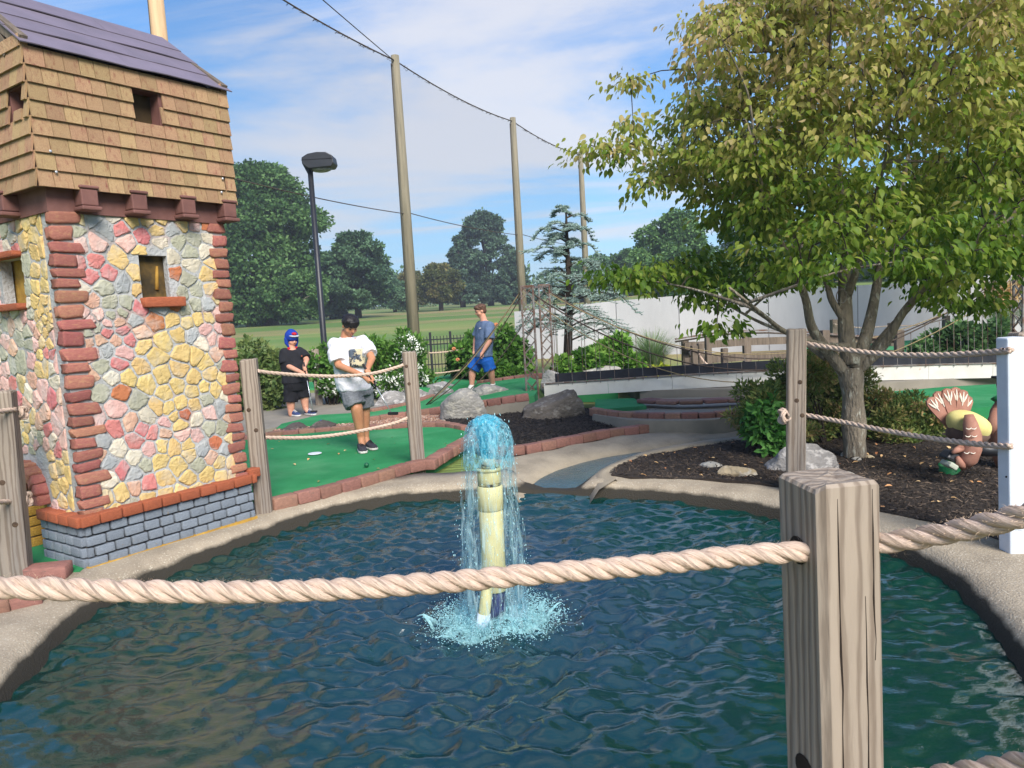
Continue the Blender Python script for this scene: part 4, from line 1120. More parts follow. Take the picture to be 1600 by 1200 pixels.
# right side: post, white post, ropes
b3_ = G(1243, 768, -.04); h3_ = D(1238, 516, b3_.y).z - b3_.z
post(b3_, h3_, .135, R(-18), 'rope post standing in the mulch just left of the tree', seed=19, tilt=(0, R(1.3)), holes=(D(1250, 536, b3_.y).z - b3_.z, D(1252, 646, b3_.y).z - b3_.z), knots=3)
yR = G(1578, 866, -.06).y
pw = G(1579, 866, -.06)
post(pw + Vector((.11, .06, 0)), D(1590, 523, yR).z - pw.z, .13, R(-6), 'weathered post right behind the white plastic post at the right edge', seed=23)
M_pvc = mat('white_plastic', S(222, 228, 236, .85), S(206, 212, 220, .85), .45, 3, 4)
wp = empty('white_post', pw, 'white square plastic post at the right edge of the picture', 'post')
MB().box((pw.x, pw.y, (pw.z + D(1572, 527, yR).z) / 2), (.1, .1, D(1572, 527, yR).z - pw.z), Matrix.Rotation(R(-1.4), 3, 'Y')).build('sleeve', M_pvc, wp, bevel=.01)
for yy in (545, 745): MB().lathe([(.0, .001), (.006, .001)], 8, D(1567 if yy < 600 else 1572, yy, yR - .055), (0, -1, 0)).build('screw', M_hole, wp)
def yint(x): return lerp(b3_.y, yR, (x - 1250) / (1562 - 1250))
rope('barrier_rope', [D(x, y, yint(x)) for x, y in ((1232, 532), (1250, 535), (1310, 545), (1380, 553), (1450, 555), (1510, 553), (1560, 549), (1580, 547))], .019, .16, 'upper rope between the mulch post and the white post', 8, .012)
rope('barrier_rope', [D(x, y, yint(x)) for x, y in ((1240, 645), (1252, 647), (1310, 658), (1380, 672), (1450, 684), (1510, 692), (1566, 697), (1580, 697))], .018, .15, 'lower rope between the mulch post and the white post', 8, .012)
knot(D(1226, 650, b3_.y), .024, 'rope knot on the post left of the tree', 5)
# far posts on the path
fpost = []
for (px, yt, yb_, nm) in ((499, 546, 632, 'path'), (618, 540, 618, 'bush')):
    bb = G(px, yb_, .02) ; hh = D(px - 5, yt, bb.y).z - bb.z
    post(bb, hh, .12, .3, 'far rope post beside the path, in front of the white flowers' if nm == 'path' else 'far rope post leaning between white bush and boys', knots=0, seed=int(px)); fpost.append((bb, hh))
(fa, ha), (fb, hb) = fpost
for dz, up_ in ((.12, 'upper'), (.5, 'lower')):
    A1, B1 = fa + Vector((0, 0, ha - dz)), fb + Vector((0, 0, hb - dz)); mid_ = (A1 + B1) / 2 - Vector((0, 0, .08))
    rope('barrier_rope', [A1, mid_, B1], .016, .14, up_ + ' rope between the two far posts behind the boy in white', 6, .03)
    C_ = fa + Vector((-1.7, .3, ha - dz - .05))
    rope('barrier_rope', [A1, (A1 + C_) / 2 - Vector((0, 0, .07)), C_], .016, .14, up_ + ' rope running left from the far post behind the boy in black', 6, .03)
    E_ = fb + Vector((1.6, .6, hb - dz))
    rope('barrier_rope', [B1, (B1 + E_) / 2 - Vector((0, 0, .07)), E_], .016, .14, up_ + ' rope running right from the far post into the white bush', 6, .03)
bb = fa + Vector((-1.75, .3, 0)); post(bb, ha, .12, .3, 'far rope post half sunk in the hedge at left', knots=0, seed=3)
bb = fb + Vector((1.65, .62, 0)); post(bb, hb, .12, .3, 'far rope post hidden in the white flowering bush', knots=0, seed=5)
# ================================================================ fountain
M_pipe = mat('aged_pipe', S(228, 214, 160, .85), S(212, 192, 130, .85), .5, 5, 6, .3, .7, c3=S(70, 60, 46, .7), s3=14, lo3=.68, hi3=.72)
M_pipe2 = mat('pipe_end', S(224, 220, 196, .85), S(206, 200, 170, .85), .5, 8)
M_ringd = mat('dirty_joint', S(66, 60, 50, .7), S(180, 170, 120, .8), .8, 30, 5, .42, .58)
fx, fy = FX.x, FX.y
tiltf = R(-2.2)                                        # the pipe leans a touch to the left at its top
def fpt(px, py, dy=0): return D(px, py, fy + dy)
top = fpt(763, 712); bot = fpt(776, 985)
ax = (top - bot).normalized(); PL = (top - bot).length
fountain = empty('fountain_pipe', bot, 'cream plastic standpipe of the fountain in the middle of the pond', 'fountain')
pr = .0615
def seg(nm, t0, t1, r0, r1, mt, chamf=.004):
    a = bot + ax * PL * t0; L = PL * (t1 - t0)
    return MB().lathe([(r0 - chamf, 0), (r0, chamf), (r1, L - chamf), (r1 - chamf, L)], 32, a, tuple(ax)).build(nm, mt, fountain, True)
seg('pipe', .30, .72, pr, pr, M_pipe)
seg('coupling', .24, .37, pr * 1.08, pr * 1.08, M_pipe)
seg('coupling', .70, .835, pr * 1.06, pr * 1.06, M_pipe)
seg('joint_ring', .835, .85, pr * .98, pr * .98, M_ringd)
seg('pipe', .85, .925, pr * 1.0, pr * .98, M_pipe)
seg('collar', .918, .936, pr * 1.1, pr * 1.1, M_pipe)
seg('joint_ring', .936, .95, pr * .92, pr * .92, M_ringd)
seg('nozzle', .95, 1.0, pr * .58, pr * .55, M_pipe2)
seg('joint_ring', .696, .703, pr * 1.02, pr * 1.02, M_ringd)
M_sleeve = mat('blue_sleeve', S(40, 52, 110, .8), S(24, 30, 60, .8), .5, 20)
seg('sleeve', -.12, .26, pr * .86, pr * .86, M_sleeve)
sp = [fpt(762, 915, -.07), fpt(760, 930, -.08), fpt(757, 955, -.085), fpt(752, 990, -.09)]
MB().tube([fpt(772, 908, -.05)] + sp[:1] + sp[1:], [.028, .03, .03, .03, .03], 14).build('side_pipe', M_pipe, fountain, True)
MB().tube([sp[2] + (sp[3] - sp[2]) * .1, sp[3] + (sp[3] - sp[2]) * .3], [.034, .034], 14).build('side_pipe_end', M_pvc, fountain, True)

def spray_mat(name, c, alpha_lo, alpha_hi, scale, stretch, lo=.35, hi=.65, gl=.35):
    m = bpy.data.materials.new(name); m.use_nodes = True; t = m.node_tree; N = t.nodes; L = t.links; bs = N['Principled BSDF']
    bs.inputs['Base Color'].default_value = c; bs.inputs['Roughness'].default_value = .08; bs.inputs['IOR'].default_value = 1.33; bs.inputs['Specular IOR Level'].default_value = .9
    bs.inputs['Subsurface Weight'].default_value = 0
    tcn = N.new('ShaderNodeTexCoord'); mp = N.new('ShaderNodeMapping'); mp.inputs['Scale'].default_value = stretch; L.new(tcn.outputs['Object'], mp.inputs[0])
    n = N.new('ShaderNodeTexNoise'); n.inputs['Scale'].default_value = scale; n.inputs['Detail'].default_value = 5; n.inputs['Distortion'].default_value = .8; L.new(mp.outputs[0], n.inputs['Vector'])
    r = N.new('ShaderNodeMapRange'); r.inputs['From Min'].default_value = lo; r.inputs['From Max'].default_value = hi; r.inputs['To Min'].default_value = alpha_lo; r.inputs['To Max'].default_value = alpha_hi; L.new(n.outputs['Fac'], r.inputs['Value'])
    tr = N.new('ShaderNodeBsdfTransparent'); tr.inputs[0].default_value = (.965, .99, 1, 1)
    tl = N.new('ShaderNodeBsdfTranslucent'); tl.inputs[0].default_value = c
    m1 = N.new('ShaderNodeMixShader'); m1.inputs[0].default_value = .45; L.new(bs.outputs[0], m1.inputs[1]); L.new(tl.outputs[0], m1.inputs[2])
    ms = N.new('ShaderNodeMixShader'); L.new(r.outputs[0], ms.inputs[0]); L.new(tr.outputs[0], ms.inputs[1]); L.new(m1.outputs[0], ms.inputs[2])
    L.new(ms.outputs[0], N['Material Output'].inputs['Surface'])
    bp = N.new('ShaderNodeBump'); bp.inputs['Strength'].default_value = .9; bp.inputs['Distance'].default_value = .02; L.new(n.outputs['Fac'], bp.inputs['Height']); L.new(bp.outputs[0], bs.inputs['Normal'])
    return m
M_jet = spray_mat('cyan_jet', S(96, 206, 228, 1.0), .4, .95, 60, (1, 1, .8), .34, .6)
M_dome = spray_mat('cyan_dome', S(150, 226, 240, 1.0), .02, .66, 60, (1, 1, .45), .4, .66)
M_curt = spray_mat('water_curtain', S(200, 230, 236, .95), .015, .6, 46, (1, 1, .16), .51, .7)
M_foam = spray_mat('foam', S(196, 240, 244, 1.0), .6, 1.0, 60, (1, 1, 1), .3, .5)
M_foamw = mat('white_drops', S(190, 236, 240), None, .1, spec=.8)
zt = top.z; zdome = fpt(765, 648).z; zw = ZW
tc_ = (top.x, top.y)
jw = empty('fountain_water', (fx, fy, ZW), 'cyan water bell gushing over the top of the fountain pipe', 'water')
def bell(nm, prof, nseg, amp, fq, mt, seed, streak=0.0):
    m = MB(); rows = []
    L = cat([Vector((r, 0, z)) for r, z in prof], 7)
    for p in L:
        cx_, cy_ = lerp(tc_[0], fx, sstep(zt, zw, p.z)) , tc_[1]
        f = min(1, max(0, (zdome - p.z) / (zdome - zw)))
        for k in range(nseg):
            a = 2 * math.pi * k / nseg
            q = Vector((math.cos(a) * 2.2, math.sin(a) * 2.2, p.z * fq * .35 + seed))
            d = 1 + amp * noise.noise(q * 1.4) + amp * .6 * noise.noise(Vector((math.cos(a) * 6, math.sin(a) * 6, p.z * fq + seed)))
            d += streak * f * noise.noise(Vector((math.cos(a) * 9, math.sin(a) * 9, seed)))
            m.v.append((cx_ + p.x * d * math.cos(a), cy_ + p.x * d * math.sin(a), p.z + .012 * noise.noise(Vector((a * 3, p.x * 30, seed)))))
    n = len(L)
    for i in range(n - 1):
        for k in range(nseg): m.f.append((i * nseg + k, i * nseg + (k + 1) % nseg, (i + 1) * nseg + (k + 1) % nseg, (i + 1) * nseg + k))
    return m.build(nm, mt, jw, True)
hd = zdome - zt
bell('dome', [(.13, zdome - .26), (.126, zdome - .17), (.122, zdome - .12), (.108, zdome - .07), (.085, zdome - .036), (.045, zdome - .01), (.003, zdome)], 72, .1, 10, M_dome, 31)
bell('jet', [(.036, zt - .01), (.045, zt + hd * .3), (.052, zt + hd * .5), (.06, zt + hd * .66), (.07, zt + hd * .8), (.062, zt + hd * .9), (.04, zdome - .014), (.004, zdome)], 64, .12, 12, M_jet, 3)
bell('curtain', [(.004, zdome + .002), (.06, zdome - .02), (.1, zdome - .055), (.122, zdome - .12), (.126, zdome - .22), (.13, zdome - .34), (.142, zdome - .48), (.155, zdome - .62), (.165, zw + .25), (.175, zw)], 120, .15, 7, M_curt, 11, .4)
bell('curtain', [(.05, zdome - .04), (.09, zdome - .08), (.105, zdome - .16), (.11, zt - .05), (.118, zt - .28), (.13, zw + .3), (.14, zw)], 100, .2, 9, M_curt, 23, .5)
# drops: too many and too small to pick apart
ico = bmesh.new(); bmesh.ops.create_icosphere(ico, subdivisions=1, radius=1); icoV = np.array([v.co[:] for v in ico.verts]); icoF = np.array([[v.index for v in f.verts] for f in ico.faces]); ico.free()
def scatter_blobs(nm, items, mt, parent):
    n = len(items); P = np.array([i[0][:] for i in items]); Sc = np.array([i[1] for i in items])
    Vv = (icoV[None] * Sc[:, None, :] + P[:, None, :]).reshape(-1, 3); Ff = (icoF[None] + (np.arange(n) * len(icoV))[:, None, None]).reshape(-1, 3)
    o = addobj(nm, npmesh(nm, Vv, Ff, True, mt), parent); o['kind'] = 'stuff'; return o
q = random.Random(4); it = []
for _ in range(700):                                         # falling veil
    z = q.uniform(zw, zdome); f = (zdome - z) / (zdome - zw); a = q.uniform(0, 6.283)
    rr = (.105 + .085 * f ** .7) * q.uniform(.75, 1.12 + .25 * f); s = q.uniform(.0006, .002)
    it.append((Vector((lerp(tc_[0], fx, f) + rr * math.cos(a), tc_[1] + rr * math.sin(a), z)), (s, s, s * q.uniform(1, 5))))
scatter_blobs('drops', it, M_foamw, jw)
it = []
for _ in range(12000):                                         # splash crown at the foot
    a = q.uniform(0, 6.283); rr = abs(q.gauss(.18, .06)); hgt = abs(q.gauss(0, .045)) * max(.2, 1.3 - abs(rr - .22) / .16)
    s = q.uniform(.0007, .0026) * (1 if hgt < .1 else .6)
    it.append((Vector((fx + rr * math.cos(a) * 1.25, fy + rr * math.sin(a), zw + hgt + .005)), (s * q.uniform(.8, 2.4), s * q.uniform(.8, 2.4), s * q.uniform(.6, 1.5))))
scatter_blobs('splash', it, M_foam, jw)
# splash tongues thrown up from the surface
m = MB()
for k in range(28):
    a = q.uniform(0, 6.283); r0 = q.uniform(.1, .3); h = q.uniform(.02, .09) * (1.15 - abs(r0 - .2) * 3)
    b_ = Vector((fx + r0 * 1.2 * math.cos(a), fy + r0 * math.sin(a), zw - .005)); d_ = Vector((math.cos(a), math.sin(a), 0)) * q.uniform(.02, .1)
    w_ = q.uniform(.003, .012)
    m.tube([b_, b_ + d_ * .35 + Vector((0, 0, h * .55)), b_ + d_ * .8 + Vector((q.uniform(-.01, .01), 0, h * .95)), b_ + d_ * 1.15 + Vector((0, 0, h * q.uniform(.7, 1.1)))], [w_, w_ * .75, w_ * .45, w_ * .12], 6)
m.build('splash_tongues', M_foam, jw, True)['kind'] = 'stuff'
m = MB(); nseg = 90                                           # churned foam sheet
for i, r_i in enumerate((.02, .08, .13, .18, .22, .26, .3)):
    for k in range(nseg):
        a = 2 * math.pi * k / nseg; rr = r_i * (1 + .28 * noise.noise(Vector((math.cos(a) * 3, math.sin(a) * 3, 1))) + .1 * noise.noise(Vector((math.cos(a) * 11, math.sin(a) * 11, 1))))
        x, y = fx + rr * 1.2 * math.cos(a), fy + rr * math.sin(a)
        m.v.append((x, y, zw + .03 + .022 * noise.noise(Vector((x * 16, y * 16, 0))) + .016 * noise.noise(Vector((x * 40, y * 40, 5))) - .075 * (r_i / .27) ** 4 + wave(x, y)))
for i in range(6):
    for k in range(nseg): m.f.append((i * nseg + k, i * nseg + (k + 1) % nseg, (i + 1) * nseg + (k + 1) % nseg, (i + 1) * nseg + k))
m.build('foam', spray_mat('foam_sheet', S(176, 230, 234, 1.0), .0, 1.0, 26, (1, 1, 1), .36, .56), jw, True)

# ================================================================ white wall at the back
M_white = mat('white_wall', S(208, 207, 208, .82), S(186, 185, 186, .82), .8, 1.2, 7, .3, .7, stretch=(1, 1, .25), bump=.1, bscale=20, c3=S(186, 184, 182, .85), s3=2.2, lo3=.62, hi3=.8)
wa = [(803, 487, 20.5), (868, 480, 20), (962, 470, 19.6), (1060, 462, 19), (1200, 453, 18.4), (1340, 446, 18), (1480, 437, 17.6), (1620, 424, 17.2), (1760, 412, 17)]
ww = empty('white_wall', D(803, 560, 20.5), 'long white painted wall behind the bridges and shrubs', 'wall')
P = [D(*w_) for w_ in wa]
for a, b in zip(P, P[1:]):
    l = max(1, int((b - a).length / 2.3))
    for k in range(l):
        p, q_ = a.lerp(b, k / l), a.lerp(b, (k + 1) / l); g = (q_ - p).normalized() * .008
        m = MB(); t = Vector((0, .15, 0))
        for pp in (p + g, q_ - g):
            for o_ in (Vector(), t): m.v += [tuple(Vector((pp.x, pp.y, -.3)) + o_), tuple(pp + o_)]
        m.f = [(0, 4, 5, 1), (2, 3, 7, 6), (1, 5, 7, 3), (0, 1, 3, 2), (4, 6, 7, 5)]
        m.build('panel', M_white, ww)

# ================================================================ rope suspension bridge
M_steel = mat('weathered_steel', S(140, 138, 134, .8), S(116, 90, 76, .8), .7, 9, 6, .4, .6, metal=.2, c3=S(100, 66, 52, .8), s3=5, lo3=.55, hi3=.65)
M_beam = mat('white_beam', S(232, 230, 222, .85), S(214, 210, 200, .85), .6, 4, 6, .3, .7, c3=S(190, 120, 60, .8), s3=1.6, lo3=.69, hi3=.75)
M_black = mat('black_board', S(34, 36, 44, .8), S(46, 48, 56, .8), .6, 5)
M_wire = mat('dark_cable', S(92, 78, 66, .8), S(70, 60, 54, .8), .8, 30)
M_yrope = mat('yellow_rope', S(168, 150, 112, .8), S(132, 116, 84, .8), .9, 60)
bridge = empty('rope_bridge', D(850, 620, 11.3), 'toy suspension bridge with white deck beam, black board and lattice masts', 'bridge')
def mast(px0, px1, ytop, ybot, Y, label, nm='mast'):
    a, b = D(px0, ybot, Y), D(px1, ybot, Y); ta, tb = D(px0 - (ybot - ytop) * .048, ytop, Y), D(px1 - (ybot - ytop) * .048, ytop, Y)
    w = (b - a).length; z0, z1 = a.z, ta.z; c = (a + b) / 2
    co = [c + Vector((sx_ * w / 2, sy_ * w / 2, 0)) for sx_, sy_ in ((-1, -1), (1, -1), (1, 1), (-1, 1))]
    m = MB()
    for p in co: m.bar(Vector((p.x, p.y, z0)), Vector((p.x, p.y, z1)), .026)
    n = int((z1 - z0) / (w * 1.05))
    for s_ in range(4):
        p, q_ = co[s_], co[(s_ + 1) % 4]
        for k in range(n):
            za_, zb_ = lerp(z0, z1, k / n), lerp(z0, z1, (k + 1) / n)
            m.bar(Vector((p.x, p.y, za_)), Vector((q_.x, q_.y, zb_)), .012); m.bar(Vector((q_.x, q_.y, za_)), Vector((p.x, p.y, zb_)), .012)
    for s_ in range(4): m.bar(Vector((co[s_].x, co[s_].y, z1)), Vector((co[(s_ + 1) % 4].x, co[(s_ + 1) % 4].y, z1)), .03)
    m.build(nm, M_steel, bridge); return Vector((c.x, c.y, z1)), w
t1, w1 = mast(824, 842, 448, 637, 11.0, '')
t2, w2 = mast(850, 866, 446, 612, 12.6, '')
for k in (-1, 1): MB().bar(t1 + Vector((k * w1 / 2, 0, -.02)), t2 + Vector((k * w2 / 2, 0, -.02)), .03).build('cross_bar', M_steel, bridge)
t3, w3 = mast(1590, 1612, 395, 560, 10.2, '')
t4, w4 = mast(1606, 1626, 398, 545, 11.8, '')
# deck: two white side beams in lengths, black boards, turf-free planks between
def deckpt(px, dz=0, back=0):
    f = (px - 850) / (1640 - 850)
    Y = lerp(11.1, 10.1, f) + back * 1.15; yy = lerp(600, 566, f) - 6 * math.sin(f * math.pi)
    p = D(px, yy, lerp(11.1, 10.1, f)); 
    return Vector((p.x, Y, p.z + dz))
for bk_ in (0,):
    for i in range(8):
        a, b = deckpt(850 + 100 * i, -.1, bk_), deckpt(850 + 100 * (i + 1), -.1, bk_)
        MB().bar(a, b - (b - a).normalized() * .004, .06, .2).build('beam', M_beam, bridge)
        a, b = deckpt(868 + 98 * i, .075, bk_) + Vector((0, .05, 0)), deckpt(868 + 98 * (i + 1), .075, bk_) + Vector((0, .05, 0))
        MB().bar(a, b, .025, .13).build('board', M_black, bridge)
        a, b = deckpt(852 + 100 * i, .002, bk_) - Vector((0, .035, 0)), deckpt(852 + 100 * (i + 1), .002, bk_) - Vector((0, .035, 0))
        MB().bar(a, b, .02, .012).build('ledge', M_steel, bridge)
m = MB()
for i in range(40):
    a, b = deckpt(855 + 19.5 * i, -.06, .06), deckpt(855 + 19.5 * i, -.06, .5); m.bar(a, b, .16, .03)
m.build('planks', M_greywood, bridge)['kind'] = 'stuff'
# cables hang from mast to mast
def cable(a, b, zlow, bias, r, mt, nm, sag=None, parent=bridge, n=40):
    pts = []
    for i in range(n + 1):
        t = i / n; s_ = (t - bias) / (bias if t < bias else 1 - bias)
        z = zlow + ((a.z if t < bias else b.z) - zlow) * s_ * s_
        pts.append(Vector((lerp(a.x, b.x, t), lerp(a.y, b.y, t), z)))
    MB().tube(pts, r, 6).build(nm, mt, parent, True); return pts
zl = deckpt(1220).z
cf = cable(t1 + Vector((0, -.05, -.05)), t3 + Vector((0, -.05, -.05)), zl + .02, .5, .011, M_wire, 'cable')
cb = cable(t2 + Vector((0, 0, -.05)), t4 + Vector((0, 0, -.05)), zl + .03, .5, .011, M_wire, 'cable')
cable(t1 + Vector((.05, -.08, -.18)), t3 + Vector((0, -.05, -.3)), zl - .15, .47, .0075, M_yrope, 'guide_rope')
cable(t2 + Vector((.05, -.05, -.12)), t4 + Vector((0, -.05, -.2)), zl + .12, .47, .0085, M_yrope, 'guide_rope')
for ca, bk_ in ((cf, 0), (cb, .42)):
    for i in range(34):
        p = deckpt(872 + 22 * i, -.03, bk_)
        j = min(range(len(ca)), key=lambda q_: abs(ca[q_].x - p.x)); zc = ca[j].z
        if zc - p.z > .1: MB().tube([p - Vector((0, .045, 0)), Vector((p.x, p.y - .02, max(zc, p.z + .2)))], .0045, 5).build('hanger', M_steel, bridge)
        else: MB().tube([p - Vector((0, .045, 0)), p + Vector((0, -.03, .18))], .0045, 5).build('hanger', M_steel, bridge)
anc = G(668, 632, .06)
for a, off, r, sg in ((t1 + Vector((-.08, 0, -.05)), 0, .009, .13), (t1 + Vector((-.06, 0, -.1)), .03, .0075, .2), (t2 + Vector((-.1, 0, -.2)), 0.01, .0075, .16), (t1 + Vector((-.05, .05, -.03)), -.02, .008, .1)):
    e_ = anc + Vector((off, off, 0)) if a is not t2 else anc
    if sg == .16: e_ = D(722, 620, 11.2)
    pts = [a.lerp(e_, i / 14) - Vector((0, 0, sg * math.sin(math.pi * i / 14))) for i in range(15)]
    MB().tube(pts, r, 6).build('anchor_rope', M_yrope if r > .0085 else M_wire, bridge, True)

# ================================================================ wooden bridge railing behind
rail = empty('wooden_railing', D(1150, 590, 13.4), 'weathered wooden foot bridge railing with posts and boards behind the rope bridge', 'railing')
def rpost(px, yt, yb, Y, w=.12):
    a = D(px, yb, Y); b = D(px - (yb - yt) * .05, yt, Y); MB().box((a.x, Y, (a.z + b.z) / 2), (w, w, b.z - a.z)).build('post', M_greywood, rail, bevel=.008)
for px, yt, yb, Y, w in ((1072, 531, 595, 13.6, .12), (1083, 534, 595, 13.7, .11), (1168, 519, 595, 13.4, .13), (1290, 516, 590, 13.2, .13), (1405, 516, 590, 13.0, .13)): rpost(px, yt, yb, Y, w)
tr_ = [(1055, 530), (1080, 526), (1110, 521), (1150, 517), (1200, 516), (1260, 519), (1330, 524), (1410, 532)]
for k, dy_ in ((0, 0), (1, 4)):
    L = [D(x, y + dy_, 13.3 + .12 * k) for x, y in tr_]
    for a, b in zip(L, L[1:]): MB().bar(a, b, .05, .03).build('handrail', M_steel if k == 0 else M_greywood, rail)
for y0, y1 in ((534, 530), (558, 553)):
    L = [D(x, lerp(y0 + 7, y1 + 4, (x - 1070) / 220) - 5 * math.sin((x - 1070) / 340 * math.pi), 13.36) for x in (1070, 1168, 1290, 1405)]
    for a, b in zip(L, L[1:]): MB().bar(a, b, .04, .13).build('board', M_greywood, rail)
stub = []
for i, (px, yt, yb, Y) in enumerate(((1086, 541, 600, 12.4), (1096, 537, 597, 12.7), (1108, 528, 596, 13.0), (1133, 545, 596, 12.4))):
    b_ = D(px, yb, Y); t_ = D(px - 2, yt, Y)
    post(b_, t_.z - b_.z, .1, .2, ['short rope post at the railing end, leftmost of four', 'short rope post at the railing end, second from left', 'short rope post at the railing end, tallest and third from left', 'short rope post with white rope, rightmost of four at the railing'][i], name='short_post', mt=M_greywood, knots=0, seed=i + 30); stub.append(t_)
M_rope_w = M_rope
rope('barrier_rope', [D(1092, 553, 12.4), D(1100, 565, 12.35), D(1112, 574, 12.3), D(1124, 574, 12.3), D(1133, 567, 12.4)], .02, .16, 'pale rope sagging between the short posts by the railing', 6, .02)
rope('barrier_rope', [D(1078, 550, 12.5), D(1083, 560, 12.4), D(1090, 564, 12.4)], .02, .16, 'pale rope end left of the short posts by the railing', 6, .02)
# far rope posts in front of the white wall
for i, (px, yt, yb, Y, lb) in enumerate(((1393, 505, 550, 15, 'far rope post against the white wall, behind the tree fork'), (1478, 494, 530, 15.5, 'far rope post against the white wall above the dark shrub'), (1303, 500, 540, 15.5, 'far rope post against the white wall, left of the tree fork'))):
    b_ = D(px, yb, Y); post(b_, D(px, yt, Y).z - b_.z, .12, .2, lb, mt=M_greywood, knots=0, seed=60 + i)
rope('barrier_rope', [D(1302, 506, 15.4), D(1345, 512, 15.2), D(1393, 509, 15), D(1435, 508, 15.2), D(1478, 498, 15.4)], .015, .13, 'thin reddish rope along the white wall behind the tree', 6, .05)

# ================================================================ poles, cables and ball net
M_pole = mat('utility_pole', S(150, 140, 118, .8), S(118, 112, 94, .8), .9, 6, 7, .3, .7, stretch=(3, 3, .2), bump=.5, bscale=30)
M_pole0 = mat('new_pole', S(214, 182, 142, .85), S(190, 156, 118, .85), .9, 6, 7, .3, .7, stretch=(3, 3, .2), bump=.4, bscale=30)
poles = []
P1 = D(652, 520, 20.0); P1t = D(617, 87, 20.0); P1 = Vector((P1t.x, 20.0, 0)); H1 = P1t.z
P2t = D(801, 184, 27.2); P3t = D(907, 237, 33.9)
step_ = (P2t - P1t); P0 = Vector((P1t.x - step_.x * 1.0, P1t.y - step_.y, 0)); 
P0t = D(229, -150, 12.6); P0 = Vector((P0t.x, P0t.y, 0))
for i, (p, h, lb, mt_) in enumerate(((P0t, H1 + .1, 'pale wooden pole rising behind the tower roof', M_pole0), (P1t, H1, 'tallest looking net pole, between boy in white and the boulders', M_pole), (P2t, P2t.z, 'second net pole, behind the lattice masts', M_pole), (P3t, P3t.z, 'farthest net pole, right of the blue cedar', M_pole))):
    e = empty('net_pole', (p.x, p.y, -.1), lb, 'pole', 'net poles'); poles.append(Vector((p.x, p.y, h)))
    MB().tube([(p.x, p.y, -.2), (p.x, p.y, h * .5), (p.x, p.y, h)], [.165, .14, .105], 14).build('shaft', mt_, e, True)
    MB().lathe([(.02, 0), (.03, .01), (.03, .05), (.02, .06)], 8, (p.x - .1, p.y - .06, h - .25), (1, 0, 0)).build('bracket', M_steel, e)
    MB().tube([(p.x - .15, p.y - .05, .3), (p.x - .11, p.y - .03, h - .2)], .012, 5).build('downwire', M_wire, e)
pb = Vector((-8.6, -10, H1)); e = empty('net_pole', (pb.x, pb.y, -.1), 'net pole standing behind the viewer', 'pole', 'net poles')
MB().tube([(pb.x, pb.y, -.2), (pb.x, pb.y, H1)], [.165, .105], 14).build('shaft', M_pole, e, True)
def wire(nm, a, b, sag, r, lb, n=24, wob=0):
    pts = [a.lerp(b, i / n) - Vector((0, 0, sag * 4 * (i / n) * (1 - i / n))) + Vector((0, 0, wob * noise.noise(Vector((i * 1.7, 0, 0))))) for i in range(n + 1)]
    return props(MB().tube(pts, r, 5).build(nm, M_wire, None, True), lb, 'cable'), pts
M_net = bpy.data.materials.new('ball_net'); M_net.use_nodes = True
_n = M_net.node_tree; _b = _n.nodes['Principled BSDF']; _b.inputs['Base Color'].default_value = S(30, 34, 52, .5); _b.inputs['Roughness'].default_value = .9
_t = _n.nodes.new('ShaderNodeBsdfTransparent'); _m = _n.nodes.new('ShaderNodeMixShader'); _m.inputs[0].default_value = .14
_n.links.new(_t.outputs[0], _m.inputs[1]); _n.links.new(_b.outputs[0], _m.inputs[2]); _n.links.new(_m.outputs[0], _n.nodes['Material Output'].inputs['Surface'])
for i, (a, b, lb, ln) in enumerate(((poles[0], poles[1], 'net head cable from the pole behind the tower to the tallest pole', 'fine ball net left of the tallest net pole'), (poles[1], poles[2], 'net head cable from the tallest pole to the second pole', 'fine ball net between the tallest and the second pole'), (poles[2], poles[3], 'net head cable from the second pole to the farthest pole', 'fine ball net between the second and the farthest pole'))):
    o, pts = wire('net_cable', a - Vector((0, 0, .12)), b - Vector((0, 0, .12)), .16, .018, lb)
    m = MB()
    for p in pts: m.v += [(p.x, p.y, p.z), (p.x + .02 * math.sin(p.y * 5), p.y, 1.2)]
    m.f = [(2 * k, 2 * k + 2, 2 * k + 3, 2 * k + 1) for k in range(len(pts) - 1)]
    props(m.build('ball_net', M_net, None, True), ln, 'net')
    wire('service_cable', Vector((a.x, a.y, 4.2)), Vector((b.x, b.y, 4.15)), .08, .012, ['thin cable crossing the oak from the left', 'thin cable mid height between the two nearer poles', 'thin cable mid height between the two farther poles'][i])
    q = random.Random(i); ml = MB()
    for k in range(60):
        t = q.random(); j = int(t * (len(pts) - 1)); p = pts[j].lerp(pts[j + 1], t * (len(pts) - 1) - j); ml.tube([p, p + Vector((q.uniform(-.06, .06), 0, -.05)), p + Vector((q.uniform(-.09, .09), 0, -.005))], .006, 4)
    l_ = ml.build('net_lacing', M_wire, o); l_['kind'] = 'stuff'
wire('guy_cable', poles[1] - Vector((0, 0, .15)), pb, .25, .012, 'upper cable climbing from the tallest net pole out of the frame')

